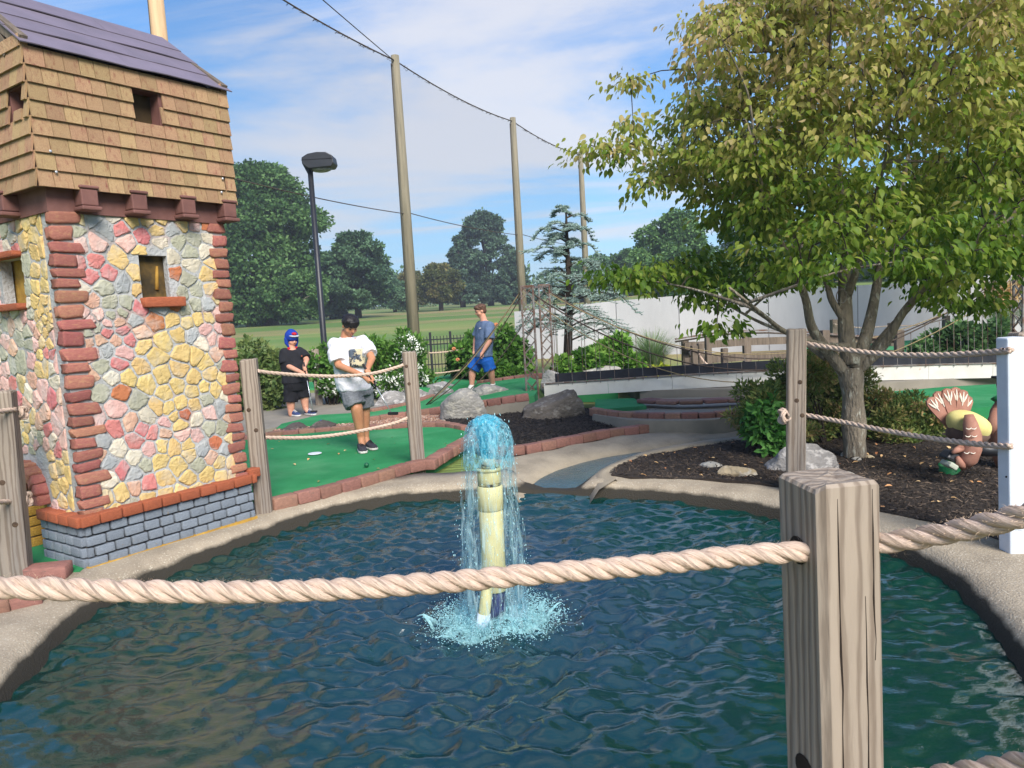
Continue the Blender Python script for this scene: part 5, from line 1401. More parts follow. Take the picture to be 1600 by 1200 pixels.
# ================================================================ lamp post
M_blk = mat('black_metal', S(38, 40, 46, .8), S(30, 32, 38, .8), .45, 8, spec=.5)
lp = D(507, 540, 15.0); lt = D(484, 262, 15.0)
lamp = empty('lamp_post', (lp.x, lp.y, .0), 'black lamp post with shoebox head beside the oak', 'lamp')
lxm = (lp.x + lt.x) / 2
MB().tube([(lxm, 15, -.1), (lxm, 15, .4), (lxm, 15, lt.z)], [.075, .062, .052], 12).build('pole', M_blk, lamp, True)
hc = D(499, 254, 15.0); zl_ = hc.z
hw = .30
m = MB(); prof_ = [(-hw, .1), (-hw, .22 + .0), (-hw * .6, .285), (0, .31), (hw * .6, .3), (hw, .23), (hw + .02, .09), (hw * .9, .02), (-hw * .6, -.0)]
for sy_, k in ((-.17, 1), (-.2, .97), (.2, .97), (.17, 1)): pass
for yy in (-.19, .19):
    for x, z in prof_: m.v.append((hc.x + x, 15 + yy, zl_ - .14 + z))
n = len(prof_); m.f = [tuple(range(n)), tuple(reversed(range(n, 2 * n)))] + [(i, n + i, n + (i + 1) % n, (i + 1) % n) for i in range(n)]
m.build('head', M_blk, lamp, bevel=.015)
MB().bar((lxm, 15, lt.z - .1), (hc.x - hw + .02, 15, zl_), .09, .1).build('arm', M_blk, lamp)
MB().ball((hc.x + .03, 15, zl_ - .135), (.2, .15, .06), 16, 8).build('lens', mat('lamp_lens', S(150, 150, 146), S(110, 108, 104), .2, 20), lamp, True)
MB().box((hc.x, 15, zl_ + .03), (hw * 2 + .01, .39, .012)).build('seam', mat('seam_black', S(20, 20, 24)), lamp)

# ================================================================ iron fence
for i0, (xa, xb, lb) in enumerate(((655, 712, 'black iron fence with pickets between white bush and rose bush'),)):
    a, b = D(xa, 566, 17.0), D(xb, 562, 17.0); zt_ = D(680, 527, 17).z; z0 = a.z - .25
    fen = empty('iron_fence', a, lb, 'fence')
    for z in (zt_ - .05, zt_ - .16, z0 + .18): MB().bar((a.x - .4, 17, z), (b.x + .6, 17, z), .025).build('rail', M_blk, fen)
    n = 24
    for k in range(n + 1):
        x = lerp(a.x - .4, b.x + .6, k / n); big = k % 6 == 3
        MB().bar((x, 17, z0), (x, 17, zt_ + (.12 if big else .03)), .05 if big else .016).build('post' if big else 'picket', M_blk, fen)

# ================================================================ balls, hole marker
def ball(px, py, z, col, lb):
    p = G(px, py, z) + Vector((0, 0, .0))
    b = MB().ball(p + Vector((0, 0, .021)), .0214, 20, 12); b.build('golf_ball', mat('ball_' + lb[:6], col, None, .35, bump=.4, bscale=300, spec=.5), None, True)
    o = bpy.data.objects[-1] if False else None
    return b
for px, py, z, col, lb in ((573, 730, .002, S(14, 96, 60, .8), 'green golf ball on the front green below the boy in white'), (502, 661, .02, S(40, 70, 170, .8), 'blue golf ball just behind the dark rocks')):
    p = G(px, py, z); props(MB().ball(p + Vector((0, 0, .022)), .025, 20, 12).build('golf_ball', mat('ball_paint', col, None, .35, bump=.4, bscale=300, spec=.5), None, True), lb, 'golf ball')
p = G(492, 709, .006)
tm = MB(); tm.lathe([(.07, 0), (.075, .004), (.07, .008), (.02, .009)], 20, p); o = tm.build('tee_marker', M_pvc); props(o, 'flat white marker disc lying on the front green', 'marker')

# ================================================================ turkey figures in the mulch
M_tk = mat('turkey_brown', S(186, 136, 116, .8), S(156, 108, 92, .8), .7, 9, 6)
M_tk2 = mat('turkey_dark', S(112, 88, 78, .8), S(88, 70, 62, .8), .8, 12)
M_vest = mat('pale_yellow_cloth', S(226, 214, 142, .85), S(206, 192, 120, .85), .8, 6)
M_tip = mat('white_paint', S(238, 230, 214, .85), None, .7)
M_hatg = mat('green_plastic', S(34, 132, 74, .8), S(24, 110, 60, .8), .5, 6)
def tpt(px, py, dy=0): return D(px, py, 5.5 + dy)
tky = empty('turkey_figure', tpt(1500, 735), 'painted turkey garden figure bent forward with fanned tail, in the mulch', 'garden figure')
base = tpt(1498, 682, .12)
tips = [(1452, 622), (1464, 612), (1479, 607), (1494, 605), (1506, 609), (1514, 618)]
for i, (x, y) in enumerate(tips):
    b_, t_ = base, tpt(x, y, .16 + .012 * (i % 2)); d_ = (t_ - b_); l = d_.length; d_.normalize(); s_ = d_.cross(Vector((0, 1, 0))).normalized()
    out_ = [(.0, .018), (.35, .03), (.7, .043), (.88, .046), (.97, .03), (1.0, .0), ]
    ring = [b_ + d_ * l * a + s_ * w_ for a, w_ in out_] + [b_ + d_ * l * a - s_ * w_ for a, w_ in reversed(out_[:-1])]
    m = MB(); n = len(ring); m.add([r_ for r_ in ring] + [r_ + Vector((0, .022, 0)) for r_ in ring], [tuple(range(n)), tuple(reversed(range(n, 2 * n)))] + [(k, (k + 1) % n, n + (k + 1) % n, n + k) for k in range(n)])
    f = m.build('tail_feather', M_tk, tky)
    mt_ = MB()
    for k in (-1, 0, 1):
        a = b_ + d_ * l * (.66 if k == 0 else .74) + s_ * k * .008 - Vector((0, .003, 0)); b2 = b_ + d_ * l * (.96 if k == 0 else .92) + s_ * k * .03 - Vector((0, .003, 0))
        mt_.tube([a, a.lerp(b2, .5), b2], [.003, .008, .003], 6)
    mt_.build('feather_tip', M_tip, f)
body = MB().ball(tpt(1512, 675, .05), (.15, .13, .125), 20, 14, Matrix.Rotation(.3, 3, 'Y'), .12, 2).build('body', M_tk2, tky, True)
vest = MB().ball(tpt(1513, 664, .045), (.168, .137, .105), 22, 14, Matrix.Rotation(.42, 3, 'Y'), .06, 5).build('vest', M_vest, tky, True)
wing = MB(); wing.tube([tpt(1514, 648, -.1), tpt(1516, 662, -.12), tpt(1520, 680, -.13), tpt(1518, 700, -.13), tpt(1512, 717, -.12), tpt(1506, 728, -.1)], [.03, .05, .06, .07, .068, .04], 16)
wg = wing.build('wing', M_tk, tky, True)
for k, (x, y) in enumerate(((1514, 668), (1522, 668), (1513, 680), (1523, 680), (1509, 692), (1518, 692), (1527, 690), (1511, 706), (1521, 706))):
    c_ = tpt(x, y, -.205 + .012 * abs(x - 1517) / 6); MB().tube([c_ + Vector((.02 * math.cos(a), .004 * abs(math.cos(a)), -.013 * math.sin(a))) for a in (0.1, .8, 1.57, 2.3, 3.0)], [.0015, .003, .0035, .003, .0015], 5).build('scale_mark', M_tip, wg)
MB().tube([tpt(1502, 700, -.13), tpt(1494, 704, -.15), tpt(1488, 708, -.15)], [.028, .022, .012], 10).build('feather_finger', M_tk, wg, True)
MB().tube([tpt(1506, 728, -.1), tpt(1500, 724, -.14), tpt(1496, 714, -.15)], [.035, .03, .014], 10).build('feather_finger', M_tk, wg, True)
MB().tube([tpt(1528, 702, -.02), tpt(1550, 704, 0), tpt(1580, 706, .02)], [.05, .042, .036], 14).build('leg', M_blk, tky, True)
MB().box(tpt(1486, 712, -.08), (.12, .13, .07), Matrix.Rotation(.5, 3, 'Y'), .7).build('hat_crown', M_blk, tky, bevel=.015)
MB().box(tpt(1483, 726, -.1), (.07, .13, .04), Matrix.Rotation(.6, 3, 'Y')).build('hat_band', mat('pale_band', S(186, 190, 172, .8)), tky, bevel=.01)
hb = MB(); hb.lathe([(.05, .0), (.052, .07), (.058, .072), (.058, .01), (.085, .004), (.087, -.004), (.05, -.006)], 22, G(1484, 737, -.03) + Vector((0, .02, .0)), (-.35, -.1, 1)); props(hb.build('green_bowl', M_hatg, None, True), 'green plastic hat lying upside down under the turkey figure', 'hat')
tk2 = empty('turkey_figure', D(1575, 715, 5.9), 'second turkey figure mostly hidden behind the white post', 'garden figure')
def t2p(px, py, dy=0): return D(px, py, 5.85 + dy)
MB().tube([t2p(1572, 735), t2p(1570, 700), t2p(1570, 665), t2p(1565, 640), t2p(1567, 628)], [.06, .11, .12, .08, .05], 16).build('body', M_tk, tk2, True)
MB().tube([t2p(1560, 640, -.1), t2p(1553, 660, -.12), t2p(1547, 678, -.12)], [.04, .05, .02], 12).build('wing', M_tk, tk2, True)
MB().tube([t2p(1562, 629), t2p(1566, 622)], [.07, .05], 14).build('collar', M_hatg, tk2, True)
MB().ball(t2p(1570, 600), (.06, .06, .07), 14, 10).build('head', M_tk, tk2, True)
MB().lathe([(.1, 0), (.1, .015), (.06, .02), (.05, .12)], 16, t2p(1571, 592), (.1, 0, 1)).build('hat', M_blk, tk2, True)
MB().tube([t2p(1566, 742), t2p(1566, 728)], [.025, .022], 8).build('foot', M_pvc, tk2, True)
# ================================================================ plants
rg = np.random.default_rng(5)
def unit(a): return a / np.maximum(1e-9, np.linalg.norm(a, axis=-1, keepdims=True))
T_DIA = (np.array([(0, 0, 0), (-.34, .45, .07), (0, 1, -.12), (.34, .45, .07)]), np.array([(0, 2, 1), (0, 3, 2)]))
T_LEAF = (np.array([(0, 0, 0), (-.22, .22, .06), (-.25, .58, .02), (0, 1, -.28), (.25, .58, .02), (.22, .22, .06), (0, .45, -.03)]), np.array([(0, 6, 1), (1, 6, 2), (2, 6, 3), (3, 6, 4), (4, 6, 5), (5, 6, 0)]))
T_NEED = (np.array([(-.05, 0, 0), (.05, 0, 0), (.02, 1, -.05), (-.02, 1, -.05), (0, 0, -.05), (0, 0, .05), (0, 1, .0)]), np.array([(0, 1, 2), (0, 2, 3), (4, 5, 6)]))
def cards(P, d, size, T, nrm_up=.6, fold=1.0):
    n = len(P); d = unit(d)
    up_ = unit(rg.normal(0, 1, (n, 3)) * (1 - nrm_up) + np.array([0, 0, 1]) * nrm_up)
    x = unit(np.cross(d, up_)); z = np.cross(x, d)
    V0, F0 = T
    V = P[:, None, :] + size[:, None, None] * (x[:, None, :] * V0[None, :, 0:1] + d[:, None, :] * V0[None, :, 1:2] + z[:, None, :] * V0[None, :, 2:3] * fold)
    F = (F0[None] + (np.arange(n) * len(V0))[:, None, None]).reshape(-1, 3)
    return V.reshape(-1, 3), F, len(F0)
def foliage(nm, P, d, size, T, mt, parent=None, var=None, nrm_up=.6, kind=None):
    V, F, k = cards(P, d, size, T, nrm_up)
    if var is None: var = rg.random(len(P))
    o = addobj(nm, npmesh(nm, V, F, False, mt, np.repeat(np.clip(var, 0, 1), k)), parent)
    if kind: o['kind'] = kind
    return o
def blobpts(C, Rr, n, shell=.55):
    """n points in ellipsoids C (k,3), Rr (k,3), biased to the shell; returns points, outward dirs, cluster id"""
    w = (Rr[:, 0] * Rr[:, 1] + Rr[:, 0] * Rr[:, 2]); w = w / w.sum()
    i = rg.choice(len(C), n, p=w); u = unit(rg.normal(0, 1, (n, 3))); r = shell + (1 - shell) * rg.random((n, 1)) ** .7
    r *= 1 + .12 * rg.normal(0, 1, (n, 1))
    return C[i] + u * Rr[i] * r, u, i
def leafmat(nm, ramp, trans=.35, rough=.6):
    k_ = 1.55 if nm in ('oak_leaf', 'pine_needle', 'conifer_needle', 'juniper_spray', 'hedge_leaf') else 1.35 if nm == 'dogwood_leaf' else 1.15
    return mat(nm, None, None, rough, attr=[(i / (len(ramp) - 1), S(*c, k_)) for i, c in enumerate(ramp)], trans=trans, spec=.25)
ML = {'oak': leafmat('oak_leaf', [(40, 62, 36), (58, 86, 48), (80, 110, 62), (108, 136, 84)]),
      'pine': leafmat('pine_needle', [(36, 60, 44), (54, 80, 56), (74, 102, 70), (96, 122, 90)], .2),
      'olive': leafmat('olive_leaf', [(58, 72, 40), (84, 94, 52), (112, 112, 64), (136, 124, 78)]),
      'conifer': leafmat('conifer_needle', [(40, 58, 46), (54, 74, 58), (68, 92, 70), (86, 108, 84)], .2),
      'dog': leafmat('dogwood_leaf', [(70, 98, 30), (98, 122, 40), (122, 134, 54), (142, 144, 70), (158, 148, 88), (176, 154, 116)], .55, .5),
      'cedar': leafmat('blue_cedar_needle', [(92, 114, 104), (122, 144, 134), (150, 170, 160), (172, 188, 178)], .15),
      'jun': leafmat('juniper_spray', [(58, 76, 38), (78, 98, 48), (104, 118, 60), (138, 128, 78), (154, 118, 86)], .25),
      'bright': leafmat('bright_leaf', [(52, 92, 30), (82, 126, 44), (112, 150, 60), (142, 172, 84)]),
      'rose': leafmat('rose_leaf', [(40, 72, 28), (62, 100, 38), (92, 132, 54), (120, 152, 76)]),
      'yellow': leafmat('yellow_leaf', [(132, 150, 36), (168, 176, 50), (196, 196, 70), (206, 200, 96)]),
      'hedge': leafmat('hedge_leaf', [(44, 62, 32), (66, 86, 44), (92, 108, 58), (122, 128, 80)]),
      'grass': leafmat('ornamental_blade', [(72, 104, 58), (98, 130, 76), (128, 152, 98), (164, 176, 130)]),
      'tan': leafmat('tan_plume', [(150, 116, 66), (184, 148, 92), (208, 176, 120), (222, 196, 148)]),
      'white': leafmat('white_petal', [(206, 210, 196), (224, 226, 214), (240, 240, 232), (250, 250, 246)], .3),
      'vine': leafmat('vine_leaf', [(40, 84, 36), (60, 110, 46), (86, 136, 62), (106, 152, 78)])}
M_bark = mat('bark', S(158, 146, 128, .85), S(116, 106, 92, .85), .95, 7, 9, .35, .65, bump=1, bscale=22, bdist=.03, stretch=(2, 2, .6), c3=S(190, 186, 170, .85), s3=11, lo3=.56, hi3=.66)
M_barkd = mat('dark_bark', S(70, 60, 50, .8), S(50, 43, 37, .8), .95, 7, 8, bump=.8, bscale=20, stretch=(2, 2, .5))

def far_tree(name, px, ybase, ytop, hw, Y, kind, label, n=7000, leaf=.34, trunk_px=8, crown_lo=.25, ncl=46, squash=1.0, cone=False, cat_='tree', group='trees on the far lawn', seed=0):
    r = np.random.default_rng(seed + int(px)); bse = D(px, ybase, Y); bse.z = min(bse.z, terr(bse.x, bse.y)) if False else bse.z
    tp = D(px, ytop, Y); H = tp.z - bse.z; W_ = hw * Y / FPX
    e = empty(name, bse, label, cat_, group)
    tr_ = trunk_px * Y / FPX / 2; m = MB()
    lean = r.normal(0, .02 * H, 2)
    m.tube([(bse.x, Y, bse.z - .6), (bse.x + lean[0] * .3, Y, bse.z + H * .18), (bse.x + lean[0], Y + lean[1], bse.z + H * .5), (bse.x + lean[0], Y + lean[1], bse.z + H * .9)], [tr_ * 1.25, tr_, tr_ * .6, tr_ * .12], 9)
    C, Rr = [], []
    z0 = bse.z + H * crown_lo
    for k in range(ncl):
        t = (k + .5) / ncl; z = z0 + (bse.z + H - z0) * t
        if cone: prof_ = (1 - t) ** .75 * .95 + .06
        else: prof_ = math.sin(math.pi * (t * .86 + .1)) ** .6
        a = k * 2.39996 + r.uniform(-.3, .3); rad = W_ * prof_ * r.uniform(.25, .98)
        c = np.array([bse.x + lean[0] * t + rad * math.cos(a), Y + rad * math.sin(a) * .8, z])
        s = W_ * r.uniform(.13, .3) * (1 if not cone else .75 * (prof_ + .25))
        C.append(c); Rr.append((s, s, s * (.62 if not cone else .42) * squash))
        if k % 3 == 0: m.tube([(bse.x + lean[0] * t * .5, Y, lerp(bse.z + H * crown_lo * .8, z, .45)), tuple((c + np.array([bse.x, Y, z - s])) / 2), tuple(c)], [tr_ * .35, tr_ * .2, tr_ * .06], 5)
    m.build('trunk', M_barkd if kind != 'oak' else M_bark, e, True)
    C, Rr = np.array(C), np.array(Rr)
    n = int(n * 2.0); leaf *= .62
    P, u, i = blobpts(C, Rr, n, .45)
    d = u + rg.normal(0, .6, u.shape) - np.array([0, 0, .25])
    cl = r.random(ncl)
    var = cl[i] * .45 + .55 * rg.random(n)
    foliage('crown', P, d, leaf * (.6 + .8 * rg.random(n)), T_DIA, ML[kind], e, var, .5)
    return e
far_tree('oak_tree', 424, 514, 268, 118, 60, 'oak', 'tallest broad oak with thick trunk just right of the tower', 22000, .5, 24, .2, 80)
far_tree('shade_tree', 462, 514, 428, 62, 57, 'oak', 'low dark tree with thin trunk under the big oak', 7000, .4, 7, .25, 36)
far_tree('shade_tree', 388, 512, 440, 50, 58, 'oak', 'dark low tree left of the oak trunk by the tower', 6000, .4, 7, .12, 30)
far_tree('pine_tree', 560, 500, 368, 62, 72, 'pine', 'full dark pine right of the lamp post', 14000, .46, 10, .17, 64, .6)
far_tree('pine_tree', 520, 503, 396, 46, 74, 'pine', 'dark pine directly behind the lamp post', 9000, .44, 9, .1, 44, .6)
far_tree('small_tree', 618, 492, 440, 30, 92, 'pine', 'small dark tree between pine and the tallest net pole', 4000, .5, 6, .25, 26)
far_tree('small_tree', 652, 488, 424, 34, 95, 'olive', 'small olive green tree right behind the tallest net pole', 4500, .5, 6, .28, 26)
far_tree('small_tree', 690, 490, 418, 42, 85, 'olive', 'spreading olive green tree with forked trunk left of the conifers', 7000, .46, 7, .3, 36)
far_tree('conifer_tree', 724, 483, 368, 40, 100, 'conifer', 'dark conifer, left of the tall pair beyond the lawn', 9000, .6, 8, .1, 54, 1, True)
far_tree('conifer_tree', 768, 481, 336, 46, 102, 'conifer', 'tallest dark conifer beyond the lawn, left of the second net pole', 12000, .6, 9, .1, 60)
far_tree('conifer_tree', 806, 480, 392, 36, 98, 'conifer', 'shorter dark conifer behind the second net pole', 7000, .6, 8, .08, 44, 1, True)
far_tree('shade_tree', 930, 474, 404, 44, 80, 'pine', 'green tree behind the blue cedar', 6000, .5, 8, .1, 36)
far_tree('shade_tree', 992, 470, 392, 46, 85, 'oak', 'green tree right of the farthest net pole', 7000, .5, 8, .1, 36)
far_tree('shade_tree', 1058, 466, 336, 66, 60, 'oak', 'green tree showing left of the dogwood crown', 11000, .42, 10, .05, 50)
far_tree('shade_tree', 1180, 455, 330, 80, 70, 'oak', 'tree hidden behind the middle of the dogwood', 7000, .5, 10, .05, 40)
far_tree('shade_tree', 1330, 450, 300, 100, 62, 'oak', 'tree hidden behind the dogwood trunk', 8000, .5, 10, .05, 46)
far_tree('shade_tree', 1480, 440, 260, 110, 52, 'oak', 'tall tree hidden behind the right side of the dogwood', 9000, .5, 10, .05, 46)
far_tree('shade_tree', 1665, 520, -140, 190, 13.5, 'oak', 'big dark tree behind the dogwood in the top right corner', 14000, .13, 26, .2, 70)
# the wood that closes the view far away
C, Rr = [], []
for k in range(230):
    x = -230 + 420 * k / 230 + rnd.uniform(-2, 2); y = 165 + rnd.uniform(-12, 12); h = rnd.uniform(5, 10); z = terr(x, y)
    C.append((x, y, z + h * .45)); Rr.append((rnd.uniform(2.5, 5), 3, h * .55))
P, u, i = blobpts(np.array(C), np.array(Rr), 36000, .5)
o = foliage('far_wood', P, u + rg.normal(0, .5, u.shape), .9 * (.6 + .8 * rg.random(len(P))), T_DIA, ML['oak'], None, None, .5)
props(o, 'far off line of trees closing the lawn', 'woods', None, 'stuff')

# ---------------------------------------------------------------- dogwood by the pond
DB = G(1336, 716, -.05)
dog = empty('dogwood_tree', DB, 'broad dogwood with olive leaves and forked trunk in the mulch bed', 'tree')
dr_ = random.Random(12)
def DP(px, py, dy=0): return D(px, py, DB.y + dy)
limbs = []
trunkpts = [DB + Vector((.01, 0, -.15)), DB + Vector((.0, 0, .02)), DP(1334, 660), DP(1332, 610), DP(1328, 575)]
tm = MB(); tm.tube(cat(trunkpts, 4), [lerp(.125, .097, min(1, k / 3)) if k < 6 else .097 + .01 * math.sin(k) for k in range(17)], 14)
def limb(pts, r0, r1):
    L = cat([Vector(p) for p in pts], 5); n = len(L)
    tm.tube(L, [lerp(r0, r1, (k / (n - 1)) ** .8) for k in range(n)], 8); limbs.append((L, r0, r1)); return L
limb([DP(1322, 585), DP(1290, 545, -.05), DP(1268, 510, -.1), DP(1258, 465, -.15), DP(1235, 410, -.3), DP(1200, 330, -.5), DP(1180, 240, -.6)], .06, .012)
limb([DP(1330, 570), DP(1322, 520, .05), DP(1320, 450, .1), DP(1318, 370, .1), DP(1310, 280, .1), DP(1300, 160, .1), DP(1295, 40, .1)], .085, .015)
limb([DP(1336, 575), DP(1352, 530, 0), DP(1364, 480, .1), DP(1375, 420, .25), DP(1395, 340, .4), DP(1420, 240, .5), DP(1440, 120, .5)], .07, .012)
limb([DP(1338, 580), DP(1380, 540, -.1), DP(1410, 490, -.2), DP(1440, 455, -.4), DP(1490, 410, -.8), DP(1540, 370, -1.1)], .055, .012)
limb([DP(1345, 570), DP(1385, 520, .2), DP(1430, 470, .5), DP(1490, 400, .8), DP(1560, 320, 1.0)], .045, .012)
limb([DP(1320, 500, .05), DP(1300, 470, .1), DP(1285, 430, .2), DP(1230, 360, .5), DP(1150, 290, .9)], .04, .01)
limb([DP(1325, 540), DP(1290, 540, -.3), DP(1230, 520, -.6), DP(1190, 490, -.9), DP(1140, 450, -1.2)], .035, .01)
limb([DP(1322, 470, .1), DP(1345, 400, -.2), DP(1370, 300, -.6), DP(1400, 190, -1.0)], .04, .01)
limb([DP(1290, 560), DP(1240, 525, .3), DP(1180, 500, .6), DP(1100, 455, .9)], .03, .008)
nodes = []
for L, a, b in limbs:
    for k in range(len(L) // 2, len(L)): nodes.append((L[k], lerp(a, b, k / len(L))))
# envelope: half width of the crown at height z
env = [(.98, .9), (1.12, 1.5), (1.3, 1.95), (1.5, 2.12), (1.77, 2.2), (2.1, 2.05), (2.35, 2.2), (2.6, 2.45), (2.85, 2.6), (3.1, 2.5), (3.5, 2.25), (3.8, 1.8), (4.1, 1.45), (4.5, .9), (4.75, .3)]
def envr(z):
    for (a, ra), (b, rb) in zip(env, env[1:]):
        if a <= z <= b: return lerp(ra, rb, (z - a) / (b - a))
    return 0
ctr = Vector((DP(1372, 300).x, DB.y))
clus = []
tries = 0
def okpx(p):
    x, y = pixof(p); lim = [(900, 425), (1000, 450), (1040, 468), (1090, 484), (1135, 500), (1160, 470), (1230, 466), (1300, 460), (1360, 445), (1420, 455), (1480, 482), (1540, 470), (1580, 440), (1700, 420)]
    for (a, ya), (b, yb) in zip(lim, lim[1:]):
        if a <= x <= b: return y < lerp(ya, yb, (x - a) / (b - a)) - 14 + 8 * noise.noise(p * 3)
    return True
while len(clus) < 900 and tries < 90000:
    tries += 1
    z = dr_.uniform(1.0, 4.7); R_ = envr(z)
    if dr_.random() > (R_ / 2.6) ** 1.2: continue
    a = dr_.uniform(0, 6.283); f = dr_.random() ** .34
    lump = .82 + .3 * noise.noise(Vector((math.cos(a) * 1.6, math.sin(a) * 1.6, z * 1.5)))
    x, y = ctr.x + R_ * f * lump * math.cos(a), ctr.y + R_ * f * lump * math.sin(a) * .85
    if f < .35 and z < 2.0: continue
    if noise.noise(Vector((x * 1.05, y * 1.05, z * 2.3))) < -.3: continue                # gaps between the tiers
    if y - .1 < 2.6 or not okpx(Vector((x, y, z))): continue
    clus.append(Vector((x, y, z)))
# outliers on long twigs at the left edge
for px, py, dy in ((925, 228, -.2), (955, 240, -.2), (985, 235, -.1), (990, 130, .2), (985, 190, 0), (958, 428, -.5), (985, 432, -.5), (1012, 420, -.4), (1010, 290, 0), (1080, 45, .2), (1140, 15, 0), (1128, 508, -.8), (1545, 470, -.5), (1510, 480, -.6), (1470, 465, -.5)):
    for k in range(2): clus.append(DP(px, py, dy) + Vector((dr_.uniform(-.07, .07), dr_.uniform(-.1, .1), dr_.uniform(-.05, .05))))
tw = MB(); sub = []
# secondary branches to every ninth cluster, twigs from the nearest of those
order = list(range(len(clus))); dr_.shuffle(order)
for i in order[:95]:
    c = clus[i]; n_, r_n = min(nodes, key=lambda q_: (q_[0] - c).length + (1.2 if q_[0].z > c.z + .1 else 0))
    mid = n_.lerp(c, .5) + Vector((dr_.uniform(-.1, .1), dr_.uniform(-.1, .1), dr_.uniform(.0, .12)))
    L = cat([n_, mid, c], 5); tm.tube(L, [lerp(min(r_n, .02), .004, k / (len(L) - 1)) for k in range(len(L))], 5)
    sub += [(p, .006) for p in L[3:]]
allp = nodes + sub
ap = np.array([p[0][:] for p in allp])
P, d, sz, vr = [], [], [], []
clus.sort(key=lambda c: float(((ap - np.array(c[:])) ** 2).sum(1).min()))
for c in clus:
    j = int(np.argmin(((ap - np.array(c[:])) ** 2).sum(1))); n_ = Vector(ap[j]); 
    mid = n_.lerp(c, .5) + Vector((0, 0, .03))
    tw.tube([n_, mid, c], [.006, .0045, .003], 4, False)
    ap = np.vstack([ap, np.array([c[:]])])
    axis = (c - n_).normalized() if (c - n_).length > .01 else Vector((1, 0, 0))
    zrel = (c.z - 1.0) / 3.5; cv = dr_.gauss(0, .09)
    for k in range(56):
        spread = Vector((dr_.gauss(0, .105), dr_.gauss(0, .105), dr_.gauss(0, .042)))
        p = c + spread; o_ = Vector((spread.x, spread.y, 0)); o_ = o_.normalized() if o_.length > 0 else Vector((1, 0, 0))
        dd = o_ * .75 + axis * .3 + Vector((dr_.gauss(0, .3), dr_.gauss(0, .3), dr_.uniform(-1.5, -.15)))
        P.append(p[:]); d.append(dd[:]); sz.append(dr_.uniform(.045, .082))
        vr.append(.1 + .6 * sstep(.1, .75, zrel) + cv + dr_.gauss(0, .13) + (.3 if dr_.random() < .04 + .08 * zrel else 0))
P, d, sz, vr = np.array(P), np.array(d), np.array(sz), np.clip(np.array(vr), 0, 1)
tm.build('trunk', M_bark, dog, True)
tw.build('twigs', M_barkd, dog)['kind'] = 'stuff'
# the 300 leaves that show largest are single objects, the rest one mass
dist = np.linalg.norm(P - np.array([0, 0, CAM_H]), axis=1); pxs = np.array([pixof(Vector(p)) for p in P])
vis = (pxs[:, 0] > 10) & (pxs[:, 0] < 1590) & (pxs[:, 1] > 10) & (pxs[:, 1] < 1190)
big = np.argsort(np.where(vis, dist / sz, 1e9))[:300]
mask = np.ones(len(P), dtype=bool); mask[big] = False
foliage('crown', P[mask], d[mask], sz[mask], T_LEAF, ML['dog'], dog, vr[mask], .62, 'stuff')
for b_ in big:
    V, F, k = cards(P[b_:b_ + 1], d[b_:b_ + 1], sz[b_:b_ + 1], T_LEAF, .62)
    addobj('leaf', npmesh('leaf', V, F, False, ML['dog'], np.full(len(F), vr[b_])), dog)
MB().tube([DP(1315, 463, -.09) + Vector((.045 * math.cos(a), 0, .06 * math.sin(a))) for a in np.linspace(0, 6.283, 20)], .004, 5, False).build('wire_loop', M_steel, dog, True)

# ---------------------------------------------------------------- blue cedar
cb_ = D(887, 560, 15.5); ct = D(884, 322, 15.5)
ced = empty('blue_cedar', cb_, 'sparse grey blue cedar with drooping boughs behind the lattice masts', 'tree')
m = MB(); m.tube([cb_, cb_.lerp(ct, .4) + Vector((.05, 0, 0)), ct], [.1, .075, .015], 9)
P, d, sz = [], [], []; q = random.Random(8)
for k in range(60):
    t = .14 + .84 * (k / 60) ** .9; o_ = cb_.lerp(ct, t); a = k * 2.4 + q.uniform(-.4, .4); l = (1.6 * (1 - t) ** .55 + .12) * q.uniform(.35, 1.1); o_ = o_ + Vector((0, 0, q.uniform(-.12, .12))); dp = q.uniform(-.1, .3)
    dr = Vector((math.cos(a), math.sin(a), 0)); pts = [o_, o_ + dr * l * .4 + Vector((0, 0, .13 * l)), o_ + dr * l * .75 + Vector((0, 0, .1 * l)), o_ + dr * l + Vector((0, 0, -dp * l))]
    L = cat(pts, 5); m.tube(L, [lerp(.022, .004, j / (len(L) - 1)) for j in range(len(L))], 5)
    side = dr.cross(Vector((0, 0, 1)))
    for j in range(4, len(L)):
        for s_ in (-1, 1):
            tl = .42 * l * (1 - j / len(L) * .6) * q.uniform(.5, 1); e_ = L[j] + side * s_ * tl + dr * tl * .5 + Vector((0, 0, q.uniform(-.5, .15) * tl))
            m.tube([L[j], e_], [.005, .002], 3, False)
            for w_ in range(9):
                p = L[j].lerp(e_, (w_ + .5) / 9)
                for _ in range(2): P.append(p[:]); d.append((q.gauss(0, 1), q.gauss(0, 1), q.uniform(-.1, 1.1))); sz.append(q.uniform(.028, .055))
        for _ in range(5): P.append(L[j][:]); d.append((q.gauss(0, 1), q.gauss(0, 1), q.uniform(0, 1))); sz.append(q.uniform(.04, .07))
m.build('trunk', M_barkd, ced)
T_N2 = (T_NEED[0] * np.array([3.2, 1, 3.2]), T_NEED[1])
foliage('needles', np.array(P), np.array(d), np.array(sz), T_N2, ML['cedar'], ced, kind='stuff')

